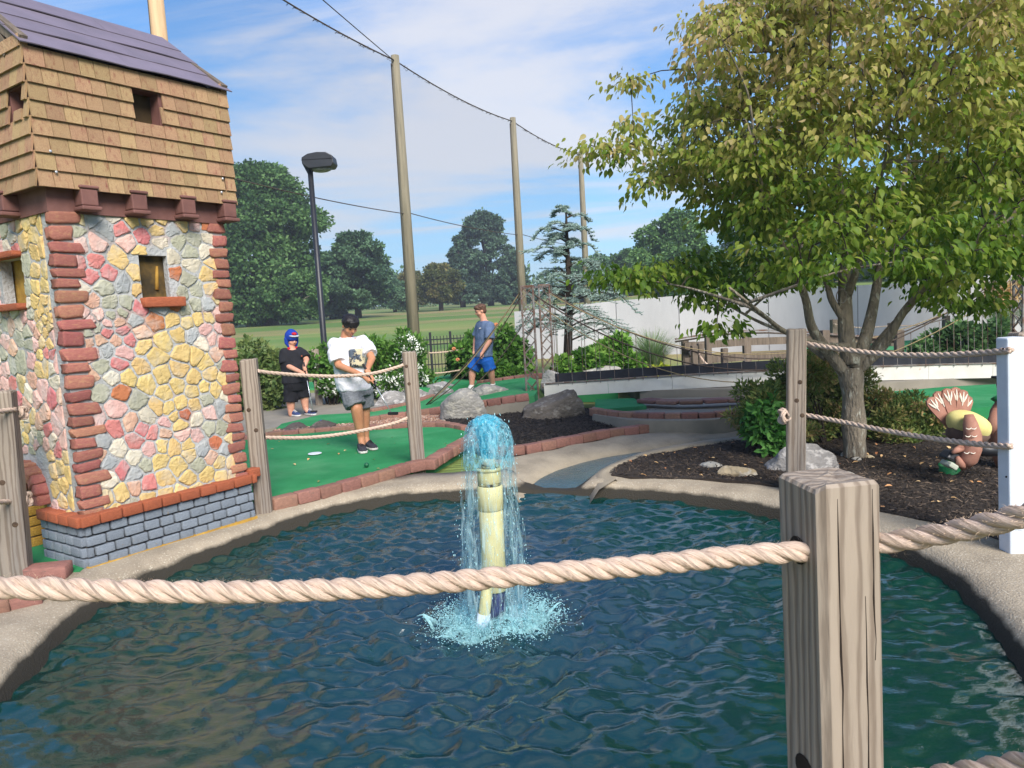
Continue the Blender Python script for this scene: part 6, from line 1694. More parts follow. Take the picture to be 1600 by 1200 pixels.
# ---------------------------------------------------------------- shrubs
def shrub(name, cl, n, leaf, kind, label, T=T_DIA, shell=.55, upb=.0, stem=True, group=None, cat_='shrub', flowers=None, nrm=.5):
    """cl: list of (px, py, Y, rx, ry, rz) ellipsoids"""
    C = np.array([D(a, b, Y)[:] for a, b, Y, *_ in cl]); Rr = np.array([c[3:] for c in cl]); base = Vector((C[:, 0].mean(), C[:, 1].mean(), max(-.05, min(c[2] - r[2] for c, r in zip(C, Rr)))))
    e = empty(name, base, label, cat_, group)
    # split every ellipsoid into small uneven clumps
    C2, R2 = [], []
    for c, r in zip(C, Rr):
        for _ in range(16):
            u = unit(rg.normal(0, 1, 3)); k = rg.uniform(.35, .85); C2.append(c + u * r * k); R2.append(r * rg.uniform(.22, .42))
    C2, R2 = np.array(C2), np.array(R2)
    P, u, i = blobpts(C2, R2, n, shell); 
    P[:, 2] = np.maximum(P[:, 2], base.z - .02)
    dd = u + rg.normal(0, .55, u.shape) + np.array([0, 0, upb])
    var = rg.random(len(C2))[i] * .5 + .5 * rg.random(n)
    foliage('foliage', P, dd, leaf * (.6 + .8 * rg.random(n)), T, ML[kind], e, var, nrm)
    if stem:
        m = MB()
        for c in C2[::2]:
            b0 = Vector((lerp(c[0], base.x, .6), lerp(c[1], base.y, .6), base.z - .1)); m.tube([b0, b0.lerp(Vector(c), .5) + Vector((0, 0, .05)), Vector(c)], [.014, .01, .004], 5)
        m.build('stems', M_barkd, e)
    if flowers:
        fk, fn, fs, fT = flowers
        P, u, i = blobpts(C2, R2, fn * 6, .9)
        k = P[:, 1].argsort()[:fn * 3]; P, u = P[k], u[k]
        nn_ = len(P) // 3; Pf = np.repeat(P[:nn_], 7, 0) + rg.normal(0, fs * .35, (nn_ * 7, 3)) * np.array([1, 1, fT]); df = rg.normal(0, 1, Pf.shape) + np.array([0, -.3, .6])
        o = foliage('flowers', Pf, df, fs * (.5 + .7 * rg.random(len(Pf))), T_DIA, ML[fk], e, None, .3); o['kind'] = 'stuff'
    return e
shrub('feathery_shrub', [(1185, 640, 7.3, .32, .35, .3), (1245, 595, 7.4, .42, .35, .36), (1310, 600, 7.7, .42, .3, .36), (1390, 640, 7.5, .4, .32, .28), (1440, 660, 7.4, .3, .28, .2), (1290, 660, 7.5, .45, .3, .25), (1230, 670, 7.1, .35, .3, .2), (1385, 675, 7.3, .4, .3, .16)],
      34000, .052, 'jun', 'dark feathery evergreen shrub spreading around the dogwood trunk', (T_DIA[0] * np.array([.55, 1, 1]), T_DIA[1]), .35, .5)
shrub('vine_plant', [(1195, 655, 6.85, .22, .15, .22), (1225, 690, 6.75, .2, .14, .12)], 900, .075, 'vine', 'lighter green leafy plant in front of the feathery shrub', T_LEAF, .5)
shrub('round_shrub', [(925, 570, 12.9, .5, .4, .38), (965, 560, 13.1, .5, .4, .42), (890, 580, 12.8, .35, .3, .25)], 9000, .09, 'bright', 'rounded light green shrub behind the rope bridge')
shrub('yellow_shrub', [(1035, 590, 12.5, .42, .3, .16)], 2600, .09, 'yellow', 'low yellow green shrub at the rope bridge, below the ornamental grass')
shrub('rose_bush', [(735, 560, 14.2, .5, .4, .5), (785, 548, 14.4, .5, .4, .55), (765, 575, 13.9, .5, .35, .35), (805, 565, 14.5, .35, .35, .4)], 9000, .11, 'rose', 'dark green rose bush behind the walking boy', T_LEAF, .5)
shrub('hedge', [(400, 585, 12.6, .42, .4, .55), (430, 580, 12.8, .35, .35, .5), (385, 610, 12.4, .4, .4, .42), (425, 615, 12.4, .3, .3, .3), (340, 590, 12.6, .5, .4, .5)], 9000, .085, 'hedge', 'dense green hedge between the tower and the boy in black')
shrub('flowering_bush', [(590, 570, 13.3, .42, .4, .5), (632, 568, 13.2, .45, .4, .55), (610, 595, 13.0, .5, .35, .32), (655, 590, 13.1, .3, .3, .35)], 7500, .1, 'rose', 'tall bush with creamy white flower spikes behind the boy in white', (T_DIA[0] * np.array([.6, 1, 1]), T_DIA[1]), .5, .5, flowers=('white', 230, .06, 1.9))
shrub('hydrangea_bush', [(512, 580, 12.8, .28, .3, .42), (520, 605, 12.6, .3, .25, .22)], 3000, .085, 'rose', 'smaller white flowering bush at the lamp post foot', flowers=('white', 60, .055, 1.0))
shrub('dark_shrub', [(1490, 540, 12.6, .55, .4, .36), (1550, 535, 12.7, .55, .4, .38), (1450, 550, 12.6, .35, .3, .25)], 7000, .09, 'oak', 'dark green shrub behind the right half of the rope bridge')
shrub('low_plants', [(800, 585, 13.7, .5, .25, .16)], 1500, .08, 'bright', 'low light green plants at the edge of the raised green')
def grass_clump(name, c, n, h, spread, kind, label, plume=0, pk='tan'):
    e = empty(name, c, label, 'grass'); V, F, va = [], [], []
    for k in range(n):
        a = rg.uniform(0, 6.283); r0 = rg.uniform(0, .12); l = h * rg.uniform(.6, 1.1); bend = spread * rg.uniform(.2, 1)
        b = np.array([c.x + r0 * math.cos(a), c.y + r0 * math.sin(a), c.z]); o_ = np.array([math.cos(a), math.sin(a), 0]); sd = np.array([-math.sin(a), math.cos(a), 0]) * .006; i0 = len(V)
        for t in (0, .45, .8, 1.0):
            p = b + o_ * bend * t ** 2 * l + np.array([0, 0, l * (t - .45 * bend * t ** 3)]); w_ = 1 - t * .8
            V += [p - sd * w_, p + sd * w_]
        for j in range(3): F += [(i0 + 2 * j, i0 + 2 * j + 1, i0 + 2 * j + 3, i0 + 2 * j + 2)]; va.append(rg.random())
    o = addobj('blades', npmesh(name, V, F, False, ML[kind], va), e); o['kind'] = 'stuff'
    if plume:
        P, d = [], []
        for k in range(plume):
            a = rg.uniform(0, 6.283); r0 = rg.uniform(0, spread * .55); bt = np.array([c.x + r0 * math.cos(a), c.y + r0 * math.sin(a), c.z + h * rg.uniform(.75, 1.15)])
            for j in range(16): P.append(bt + np.array([0, 0, .018 * j]) + rg.normal(0, .012, 3)); d.append(rg.normal(0, .4, 3) + np.array([0, 0, 1]))
        o = foliage('plumes', np.array(P), np.array(d), np.full(len(P), .075), (T_DIA[0] * np.array([.4, 1, 1]), T_DIA[1]), ML[pk], e); o['kind'] = 'stuff'
    return e
grass_clump('ornamental_grass', D(1020, 592, 13.6), 1100, .98, .75, 'grass', 'arching green ornamental grass left of the wooden railing')
grass_clump('plume_grass', D(1565, 535, 13.4), 700, .75, .5, 'grass', 'tall grass with tan plumes beside the right lattice mast', 150)
grass_clump('plume_grass', D(1610, 528, 13.6), 700, .85, .5, 'grass', 'tall tan plume grass cut by the right edge', 170)
# orange blooms on the rose bush
for i, (px, py) in enumerate(((709, 545), (775, 507), (715, 562))):
    m = MB(); c = D(px, py, 13.6)
    for k in range(9): a = k * .7; m.ball(c + Vector((.022 * math.cos(a), .014 * math.sin(k), .02 * math.sin(a))), (.018, .013, .015), 7, 5)
    props(m.build('bloom', mat('bloom', S(212, 140, 96, .8), S(190, 110, 70, .8), .7, 30), bpy.data.objects['rose_bush'], True))

# ---------------------------------------------------------------- mulch, gravel, fallen leaves
def chips(nm, poly, n, zf, mt_cols, l0, l1, lab, catn, T=None):
    P2 = [(p[0], p[1]) for p in poly]; xs_, ys_ = [p[0] for p in P2], [p[1] for p in P2]; P = []
    while len(P) < n:
        qd = (rnd.uniform(min(xs_), max(xs_)), min(ys_) + (max(ys_) - min(ys_)) * rnd.random() ** 1.4)
        if inside(qd, P2): P.append((qd[0], qd[1], zf(*qd) + rnd.uniform(.0, .012)))
    P = np.array(P); d = rg.normal(0, 1, P.shape) * np.array([1, 1, .28])
    o = foliage(nm, P, d, rg.uniform(l0, l1, n), T or (np.array([(-.12, 0, 0), (.12, 0, 0), (.1, 1, .05), (-.1, 1, .05), (0, 0, .14), (0, 1, .16)]), np.array([(0, 1, 4), (0, 4, 5), (0, 5, 3), (1, 2, 5), (1, 5, 4)])), leafmat(nm + '_col', mt_cols, 0, .95), None, None, .9)
    return props(o, lab, catn, None, 'stuff')
chips('mulch_chips', bedR, 15000, zmul, [(30, 26, 25), (46, 40, 36), (64, 56, 49), (98, 84, 72)], .01, .04, 'loose brown bark chips on the mulch bed under the tree', 'mulch')
chips('mulch_chips', bedL, 9000, lambda x, y: zmul(x, y) + .015 + .05 * sstep(8.5, 10, y), [(22, 20, 21), (32, 30, 29), (46, 42, 39), (70, 63, 57)], .015, .05, 'loose black bark chips on the mulch bed behind the fountain', 'mulch')
chips('leaf_litter', bedR, 110, lambda x, y: zmul(x, y) + .01, [(150, 90, 60), (190, 150, 100), (206, 176, 130), (170, 110, 70)], .03, .06, 'few fallen tan leaves on the mulch', 'leaves', T_LEAF)
chips('leaf_litter', [p for p in greenA], 26, lambda x, y: .006, [(150, 100, 60), (190, 150, 100), (206, 176, 130), (120, 110, 60)], .03, .05, 'few fallen leaves on the front green', 'leaves', T_LEAF)
gpoly = gp([(420, 680), (470, 676), (530, 671), (590, 670), (650, 666), (700, 664), (698, 656), (686, 646), (637, 651), (572, 660), (520, 664), (432, 671)], 0)
P2 = [(p.x, p.y) for p in gpoly]; it = []
while len(it) < 1700:
    qd = (rnd.uniform(min(p[0] for p in P2), max(p[0] for p in P2)), rnd.uniform(min(p[1] for p in P2), max(p[1] for p in P2)))
    if inside(qd, P2): s_ = rnd.uniform(.012, .028); it.append((Vector((qd[0], qd[1], .006)), (s_, s_ * rnd.uniform(.6, 1), s_ * .6)))
o = scatter_blobs('gravel', it, mat('gravel_pebble', S(186, 142, 118, .8), S(128, 98, 84, .8), .9, 26, 3, .35, .6, c3=S(206, 186, 168, .8), s3=33, lo3=.56, hi3=.6), None); props(o, 'pinkish gravel strip between the two greens', 'gravel')
# ================================================================ the three boys
def cap(m, a, b, ra, rb, n=12):
    """tapered capsule"""
    a, b = Vector(a), Vector(b); t = (b - a).normalized() if (b - a).length > 1e-6 else Vector((0, 0, 1))
    pts, rr = [], []
    for k in (-1, -.8, -.45): pts.append(a + t * ra * k); rr.append(max(.0005, ra * math.sqrt(max(0, 1 - k * k))))
    pts += [a, a.lerp(b, .5), b]; rr += [ra, (ra + rb) / 2, rb]
    for k in (.45, .8, 1): pts.append(b + t * rb * k); rr.append(max(.0005, rb * math.sqrt(max(0, 1 - k * k))))
    m.tube(pts, rr, n); return m
def chain(m, pts, rr, n=12):
    for i in range(len(pts) - 1): cap(m, pts[i], pts[i + 1], rr[i], rr[i + 1], n)
def loft(m, rings, n=20, p=2.3):
    """rings: (centre, across half vector, depth half vector), superellipse sections"""
    b = len(m.v)
    for c, a, d in rings:
        for k in range(n):
            t = 2 * math.pi * k / n; cs, sn = math.cos(t), math.sin(t)
            m.v.append(tuple(Vector(c) + Vector(a) * (abs(cs) ** (2 / p) * (1 if cs > 0 else -1)) + Vector(d) * (abs(sn) ** (2 / p) * (1 if sn > 0 else -1))))
    for i in range(len(rings) - 1):
        for k in range(n): m.f.append((b + i * n + k, b + i * n + (k + 1) % n, b + (i + 1) * n + (k + 1) % n, b + (i + 1) * n + k))
    m.f.append(tuple(b + k for k in reversed(range(n)))); m.f.append(tuple(b + (len(rings) - 1) * n + k for k in range(n)))
TEX = {}
def soft(m, name, mt, parent, voxel=.009, it=6, fold=0.0, fscale=.08):
    o = m.build(name, mt, parent, True)
    bm = bmesh.new(); bm.from_mesh(o.data); bmesh.ops.recalc_face_normals(bm, faces=bm.faces); bm.to_mesh(o.data); bm.free()
    r = o.modifiers.new('remesh', 'REMESH'); r.mode = 'VOXEL'; r.voxel_size = voxel; r.use_smooth_shade = True
    s = o.modifiers.new('smooth', 'SMOOTH'); s.factor = .5; s.iterations = it
    if fold:
        k = 'f%g' % fscale
        if k not in TEX: TEX[k] = bpy.data.textures.new(k, 'CLOUDS'); TEX[k].noise_scale = fscale; TEX[k].noise_depth = 3
        d = o.modifiers.new('folds', 'DISPLACE'); d.texture = TEX[k]; d.strength = fold; d.mid_level = .5; d.texture_coords = 'LOCAL'
    return o
M_skin1 = mat('skin_tan', S(206, 148, 112, .8), S(190, 130, 96, .8), .55, 14, 4, spec=.35)
M_skin2 = mat('skin_fair', S(222, 166, 138, .8), S(208, 146, 120, .8), .55, 14, 4, spec=.35)
M_hair = mat('black_hair', S(24, 22, 26, .8), S(40, 36, 38, .8), .5, 50, 4, stretch=(1, 1, .2), bump=.8, bscale=60, bdist=.006)
M_hairb = mat('brown_hair', S(82, 58, 46, .8), S(110, 80, 62, .8), .6, 50, 4, stretch=(1, 1, .3), bump=.8, bscale=60, bdist=.006)
M_eye = mat('dark_eye', S(30, 24, 22)); M_lip = mat('lip', S(176, 98, 88, .8), None, .5)
M_tee = mat('white_tee', S(226, 226, 232, .9), S(214, 214, 222, .9), .9, 5, bump=.25, bscale=14, bdist=.03)
M_gshort = mat('grey_shorts', S(124, 128, 134, .8), S(106, 110, 116, .8), .9, 70, 3, bump=.3, bscale=16, bdist=.03)
M_bshirt = mat('black_shirt', S(28, 28, 34, .8), S(38, 38, 44, .8), .9, 8, bump=.3, bscale=14, bdist=.03)
M_bshort = mat('black_shorts', S(20, 20, 26, .8), S(30, 30, 36, .8), .9, 8, bump=.3, bscale=14, bdist=.03)
M_blue = mat('slate_tee', S(104, 122, 152, .8), S(90, 108, 138, .8), .9, 40, 4, bump=.25, bscale=14, bdist=.03)
M_royal = mat('royal_shorts', S(24, 104, 196, .8), S(16, 86, 170, .8), .8, 8, bump=.3, bscale=14, bdist=.03)
M_shoe = mat('charcoal_shoe', S(66, 66, 74, .8), S(50, 50, 58, .8), .85, 60, bump=.4, bscale=200)
M_navy = mat('navy_shoe', S(60, 78, 124, .8), S(48, 62, 104, .8), .85, 60, bump=.4, bscale=200)
M_sole = mat('pale_sole', S(216, 212, 206, .85)); M_shaft = mat('club_shaft', S(214, 216, 220, .85), None, .25, metal=.6); M_grip = mat('club_grip', S(40, 38, 42), None, .8)

def head(m, c, f, u, h, ears=True):
    """head of height h centred at c, looking along f; adds skin shapes to m, returns frame"""
    f = Vector(f).normalized(); s = f.cross(Vector(u)).normalized(); u = s.cross(f).normalized(); rot = Matrix((s, f, u)).transposed()
    L = lambda x, y, z: Vector(c) + s * x * h + f * y * h + u * z * h
    m.ball(L(0, -.03, .1), (h * .34, h * .41, h * .37), 20, 14, rot)
    m.ball(L(0, .1, -.14), (h * .285, h * .27, h * .3), 18, 12, rot)
    m.ball(L(0, .2, -.36), (h * .15, h * .12, h * .11), 14, 10, rot)
    for k in (-1, 1):
        m.ball(L(.17 * k, .2, -.13), (h * .13, h * .11, h * .13), 12, 8, rot); m.ball(L(.13 * k, .31, .1), (h * .1, h * .05, h * .035), 10, 6, rot)
        if ears: m.ball(L(.345 * k, -.03, -.03), (h * .045, h * .075, h * .11), 10, 8, rot)
    m.ball(L(0, .385, -.1), (h * .06, h * .075, h * .06), 10, 8, rot); m.tube([L(0, .34, .06), L(0, .4, -.08)], [h * .035, h * .05], 8)
    return L, rot, s, f, u
def face(L, rot, h, par, hairm):
    for k in (-1, 1):
        e = MB().ball(L(.13 * k, .335, .02), (h * .06, h * .02, h * .022), 10, 6, rot).build('eye', M_eye, par, True)
        MB().tube([L(.06 * k, .37, .1), L(.14 * k, .37, .125), L(.21 * k, .32, .105)], [h * .012, h * .018, h * .01], 6).build('eyebrow', hairm, par)
    MB().tube([L(-.1, .335, -.255), L(0, .365, -.25), L(.1, .335, -.255)], [h * .012, h * .022, h * .012], 6).build('mouth', M_lip, par, True)
def gripping_hand(m, wrist, g, axis, k=1.0, side=1):
    """a hand closed round a shaft through g along axis: palm, four curled fingers, thumb down the shaft"""
    wrist, g = Vector(wrist), Vector(g); ax_ = Vector(axis).normalized(); w = (wrist - g); w = (w - ax_ * w.dot(ax_)).normalized(); t = ax_.cross(w).normalized() * side
    pc = g + w * .03 * k
    cap(m, wrist, pc + w * .012 * k, .022 * k, .028 * k); m.ball(pc + w * .008 * k, (.03 * k, .03 * k, .036 * k), 12, 8)
    for i in range(4):
        o_ = ax_ * (i - 1.5) * .018 * k; l = (1.0, 1.08, 1.02, .85)[i]; R0 = .02 * k
        pts = [g + o_ + w * .026 * k + t * .016 * k, g + o_ + w * .004 + t * R0 * 1.25 * l, g + o_ - w * R0 * l + t * R0 * .5, g + o_ - w * R0 * .75 - t * R0 * .75 * l]
        chain(m, pts, [.0095 * k, .0088 * k, .008 * k, .007 * k], 8)
    chain(m, [pc - t * .02 * k, g - t * .02 * k + ax_ * .022 * k, g - t * .012 * k + ax_ * .055 * k - w * .004], [.011 * k, .0095 * k, .0078 * k], 8)
def fist(m, wrist, d, k=1.0):
    """relaxed curled hand below the wrist: palm, four unequal fingers bent back, thumb at the side"""
    wrist = Vector(wrist); d = Vector(d).normalized(); fw = d.cross(Vector((0, 1, 0))).normalized(); sd = d.cross(fw)
    pc = wrist + d * .05 * k; cap(m, wrist, pc, .022 * k, .03 * k)
    for i in range(4):
        o_ = sd * (i - 1.5) * .019 * k; l = (.9, 1.05, 1.0, .8)[i]
        a = pc + d * .03 * k + o_; chain(m, [a, a + d * .028 * l * k + fw * .008 * k, a + d * .04 * l * k + fw * .03 * k, a + d * .022 * k + fw * .042 * k], [.0105 * k, .0098 * k, .009 * k, .008 * k], 8)
    chain(m, [wrist + d * .02 * k + fw * .02 * k, pc + fw * .035 * k - sd * .012 * k, pc + d * .028 * k + fw * .042 * k], [.012 * k, .0105 * k, .0085 * k], 8)
def shoe(par, heel, toe, w, mt, sole=M_sole, h=.075):
    heel, toe = Vector(heel), Vector(toe); d = (toe - heel); l = d.length; d.normalize(); s = d.cross(Vector((0, 0, 1))).normalized(); up_ = s.cross(d)
    pt = lambda a, b, c: heel + d * a * l + s * b * w + up_ * c
    m = MB(); loft(m, [(pt(-.05, 0, h * .62), up_ * h * .4, s * w * .3), (pt(.08, 0, h * .66), up_ * h * .62, s * w * .4), (pt(.3, 0, h * .7), up_ * h * .66, s * w * .42), (pt(.52, 0, h * .52), up_ * h * .46, s * w * .46), (pt(.78, 0, h * .42), up_ * h * .36, s * w * .48), (pt(.95, 0, h * .36), up_ * h * .28, s * w * .36), (pt(1.02, 0, h * .33), up_ * h * .12, s * w * .16)], 16)
    sh = soft(m, 'shoe', mt, par, .006, 4)
    m = MB(); out_ = [(-.06, .0), (-.03, .34), (.2, .42), (.5, .46), (.8, .5), (.97, .36), (1.05, 0), (.97, -.36), (.8, -.5), (.5, -.46), (.2, -.42), (-.03, -.34)]
    n = len(out_); m.v = [tuple(pt(a, b, .0)) for a, b in out_] + [tuple(pt(a, b, h * .34)) for a, b in out_]; m.f = [tuple(reversed(range(n))), tuple(range(n, 2 * n))] + [(i, (i + 1) % n, n + (i + 1) % n, n + i) for i in range(n)]
    m.build('sole', sole, sh, bevel=.006)
    for k in range(4): MB().tube([pt(.42 + .07 * k, -.22, h * (1.14 - .1 * k)), pt(.43 + .07 * k, 0, h * (1.3 - .12 * k)), pt(.42 + .07 * k, .22, h * (1.14 - .1 * k))], .0035, 5).build('lace', M_sole if mt is M_navy else M_grip, sh)
    return sh
def club(a, b, lb, gl=.26):
    a, b = Vector(a), Vector(b); e = empty('putter', b, lb, 'putter'); t = (b - a).normalized()
    MB().tube([a - t * .02, a + t * gl], [.013, .011], 10).build('grip', M_grip, e, True); MB().tube([a + t * gl, b], [.0065, .005], 8).build('shaft', M_shaft, e, True)
    x = Vector((.9, -.3, 0)).normalized(); MB().bar(b - x * .04, b + x * .07, .035, .03).build('head', M_grip, e, bevel=.006)

def clothes_tube(m, pts, rr, n=16):
    m.tube(cat(pts, 4), [lerp(rr[min(len(rr) - 1, int(i / 4))], rr[min(len(rr) - 1, int(i / 4) + 1)], (i % 4) / 4) for i in range(4 * (len(pts) - 1) + 1)], n)

# ---------------------------------------------------------------- boy in the white shirt
Y1 = 8.06
def A(px, py, dy=0): return D(px, py, Y1 + dy)
b1 = empty('person', A(568, 702), 'boy in white printed T-shirt and grey shorts looking down, putting on the front green', 'person')
ac = Vector((.95, .31, 0)); fw_ = Vector((.31, -.95, 0))
m = MB()
hc1 = A(547, 509, -.05); L, rot, s_, f_, u_ = head(m, hc1, (.5, -.66, -.58), (.1, -.1, 1), .225)
cap(m, A(541, 520), A(541, 532), .055, .07)
shl, shr = A(521, 538, -.05), A(567, 531, .06)
loft(m, [(A(545, 528), ac * .08, fw_ * .07), (A(544, 540), ac * .17, fw_ * .1), (A(546, 565), ac * .165, fw_ * .115), (A(550, 590), ac * .16, fw_ * .12), (A(553, 612), ac * .15, fw_ * .11)])
gA, gB_ = A(573, 579, -.39), A(612, 646, -.46); gax = (gB_ - gA).normalized(); 
el, er = A(529, 571, -.16), A(581, 560, -.12)
wl_, wr_ = A(567, 587, -.36), A(574, 578, -.32)
chain(m, [shl, el, wl_], [.05, .042, .028]); chain(m, [shr, er, wr_], [.05, .042, .028])
gripping_hand(m, wl_, gA + gax * .1, gax, 1.0, 1); gripping_hand(m, wr_, gA + gax * .02, gax, 1.0, -1)
hl, hr = A(546, 606), A(566, 606, .08)
kl, kr = A(557, 637, -.1), A(569, 635, .1)
anl, anr = A(564, 682, -.02), A(571, 684, .14)
chain(m, [hl, kl, kl.lerp(anl, .35), anl], [.09, .068, .062, .042]); chain(m, [hr, kr, kr.lerp(anr, .35), anr], [.09, .068, .06, .042])
cap(m, anl, A(566, 697, -.05), .042, .035); cap(m, anr, A(574, 691, .1), .042, .035)
soft(m, 'body', M_skin1, b1, .0065, 4)
face(L, rot, .225, b1, M_hair)
m = MB(); H = .225
m.ball(L(0, -.07, .17), (H * .39, H * .45, H * .4), 20, 14, rot); m.ball(L(0, .11, .3), (H * .35, H * .22, H * .19), 16, 10, rot)
qh = random.Random(2)
for k in range(70):
    a = qh.uniform(-1.9, 1.9); fr_a = qh.random()
    if k < 34: p0_ = L(.3 * math.sin(a * .75), .28 * math.cos(a * .75) + .05, .38); p1_ = L(.36 * math.sin(a * .75), .4 * math.cos(a * .75) + .02, .2 - .05 * qh.random())
    else: a = qh.uniform(0, 6.28); p0_ = L(.25 * math.cos(a), .25 * math.sin(a) - .05, .45); p1_ = L(.42 * math.cos(a), .46 * math.sin(a) - .07, .12 + .2 * qh.random())
    cap(m, p0_, p1_, .013, .006, 7)
soft(m, 'hair', M_hair, b1, .006, 2)
m = MB()
loft(m, [(A(543, 527), ac * .075, fw_ * .07), (A(543, 532), ac * .15, fw_ * .095), (A(543.5, 539), ac * .185, fw_ * .12), (A(545, 560), ac * .182, fw_ * .135), (A(548, 580), ac * .18, fw_ * .14), (A(551, 596), ac * .185, fw_ * .145), (A(553, 606), ac * .185, fw_ * .145), (A(554, 610), ac * .17, fw_ * .14)], 28)
clothes_tube(m, [shl + Vector((.03, 0, .0)), shl.lerp(el, .45), shl.lerp(el, .85)], [.075, .085, .09]); clothes_tube(m, [shr - Vector((.03, 0, 0)), shr.lerp(er, .4), shr.lerp(er, .8)], [.075, .082, .086])
m.ball(shl + Vector((.015, .0, -.012)), .084, 14, 10); m.ball(shr + Vector((-.025, 0, -.025)), .078, 14, 10)
tee = soft(m, 'shirt', M_tee, b1, .008, 4, .028, .075)
MB().tube([A(543, 527.5) + (ac * math.cos(a) * .08 + fw_ * math.sin(a) * .08) + Vector((0, 0, .012 * math.sin(a) * -1)) for a in np.linspace(0, 6.283, 22)], .009, 6, False).build('collar', M_tee, tee, True)
# a plain printed panel of drifting blue-grey shapes on sand colour
m = MB(); pc_ = A(556, 558, 0); n = 9
for i in range(n):
    for j in range(n):
        a, c = (i / (n - 1) - .5) * 2, (j / (n - 1) - .5) * 2
        q_ = pc_ + ac * (a * .085) + Vector((0, 0, -c * .095)) + fw_ * (.15 - .03 * a * a + .004 * (1 - c)); m.v.append(tuple(q_))
m.f = [(i * n + j, i * n + j + 1, (i + 1) * n + j + 1, (i + 1) * n + j) for i in range(n - 1) for j in range(n - 1)]
M_print = mat('shirt_print', S(206, 196, 164, .85), S(96, 108, 122, .8), .9, 9, 3, .5, .54, c3=S(60, 66, 78, .8), s3=17, lo3=.56, hi3=.59)
o = m.build('shirt_print', M_print, tee, True); sm_ = o.modifiers.new('thickness', 'SOLIDIFY'); sm_.thickness = .004
m = MB()
loft(m, [(A(553, 604), ac * .14, fw_ * .105), (A(554, 611), ac * .17, fw_ * .13), (A(556, 618), ac * .165, fw_ * .13)], 22)
clothes_tube(m, [hl + Vector((.02, 0, 0)), hl.lerp(kl, .5) + Vector((0, -.01, 0)), hl.lerp(kl, .92)], [.125, .12, .118]); clothes_tube(m, [hr, hr.lerp(kr, .5), hr.lerp(kr, 1.0)], [.12, .112, .11])
soft(m, 'shorts', M_gshort, b1, .008, 3, .03, .06)
for hh_, tt in (((563, 695, .02), (568.5, 704, -.2)), ((572, 692, .16), (583, 698, .02))):
    p_, q_ = A(*hh_), A(*tt); p_.z = q_.z = .004; shoe(b1, p_, p_ + (q_ - p_).normalized() * .23, .1, M_shoe)
club(gA - gax * .06, A(612, 646, -.46), 'putter with white shaft held by the boy in the white shirt')

# ---------------------------------------------------------------- boy in black with the blue plush hat
Y2 = 11.35
def B(px, py, dy=0): return D(px, py, Y2 + dy)
b2 = empty('person', B(470, 652), 'boy in black shirt and shorts with a blue plush hat, waiting on the path', 'person')
ac = Vector((.9, .43, 0)); fw_ = Vector((.43, -.9, 0))
m = MB(); hc2 = B(456, 531); L, rot, s_, f_, u_ = head(m, hc2, (.7, -.65, -.25), (0, 0, 1), .215, False)
cap(m, B(455, 540), B(456, 548), .055, .065)
shl, shr = B(443, 551, -.06), B(470, 549, .06)
loft(m, [(B(457, 546), ac * .08, fw_ * .07), (B(457, 553), ac * .16, fw_ * .1), (B(459, 570), ac * .17, fw_ * .12), (B(461, 592), ac * .17, fw_ * .12), (B(462, 603), ac * .15, fw_ * .11)])
gA, gE = B(476, 574, -.28), B(489, 643, -.28); gax = (gE - gA).normalized()
el, er = B(446, 570, -.1), B(479, 562, -.05); wl_, wr_ = B(471, 582, -.26), B(475.5, 573, -.22)
chain(m, [shl, el, wl_], [.052, .045, .03]); chain(m, [shr, er, wr_], [.052, .043, .028])
gripping_hand(m, wl_, gA + gax * .1, gax, 1.0, 1); gripping_hand(m, wr_, gA + gax * .02, gax, 1.0, -1)
hl, hr = B(455, 600), B(470, 599, .08); kl, kr = B(454, 627, -.04), B(475.5, 622, .04); anl, anr = B(455, 647, -.02), B(477.5, 638, .04)
chain(m, [hl, kl, anl], [.09, .068, .045]); chain(m, [hr, kr, anr], [.09, .068, .045]); cap(m, anl, B(457, 651), .04, .036); cap(m, anr, B(480, 642), .04, .036)
soft(m, 'body', M_skin2, b2, .008, 4); face(L, rot, .215, b2, M_hairb)
m = MB()
loft(m, [(B(456.5, 546), ac * .085, fw_ * .075), (B(457, 549), ac * .15, fw_ * .1), (B(457.5, 555), ac * .19, fw_ * .125), (B(459, 570), ac * .2, fw_ * .15), (B(461, 588), ac * .2, fw_ * .15), (B(461.5, 598), ac * .205, fw_ * .15)], 26)
clothes_tube(m, [shl + Vector((.03, 0, 0)), shl.lerp(el, .45), shl.lerp(el, .85)], [.08, .085, .088]); clothes_tube(m, [shr - Vector((.03, 0, 0)), shr.lerp(er, .45), shr.lerp(er, .85)], [.08, .085, .088])
m.ball(shl + Vector((.02, .0, -.01)), .083, 14, 10); m.ball(shr + Vector((-.02, 0, -.01)), .083, 14, 10)
tee2 = soft(m, 'shirt', M_bshirt, b2, .01, 5, .02, .1)
MB().ball(B(469, 556, 0) + fw_ * .13, (.012, .006, .012), 8, 6).build('badge', mat('badge', S(170, 90, 60, .8)), tee2, True)
m = MB(); loft(m, [(B(461.5, 594), ac * .18, fw_ * .14), (B(462, 604), ac * .18, fw_ * .14), (B(462.5, 610), ac * .16, fw_ * .12)], 22)
clothes_tube(m, [hl, hl.lerp(kl, .5), kl.lerp(anl, .06)], [.12, .112, .11]); clothes_tube(m, [hr, hr.lerp(kr, .5), kr.lerp(anr, .02)], [.12, .112, .108])
soft(m, 'shorts', M_bshort, b2, .01, 4, .02, .1)
for p_, tt in ((B(455, 650, .02), B(467, 655, -.1)), (B(478, 641, .06), B(490, 649, -.05))):
    p_.z = tt.z = .016; shoe(b2, p_, p_ + (tt - p_).normalized() * .22, .095, M_navy)
club(gA - gax * .06, B(489, 643, -.28), 'putter held by the boy in black beside the path')
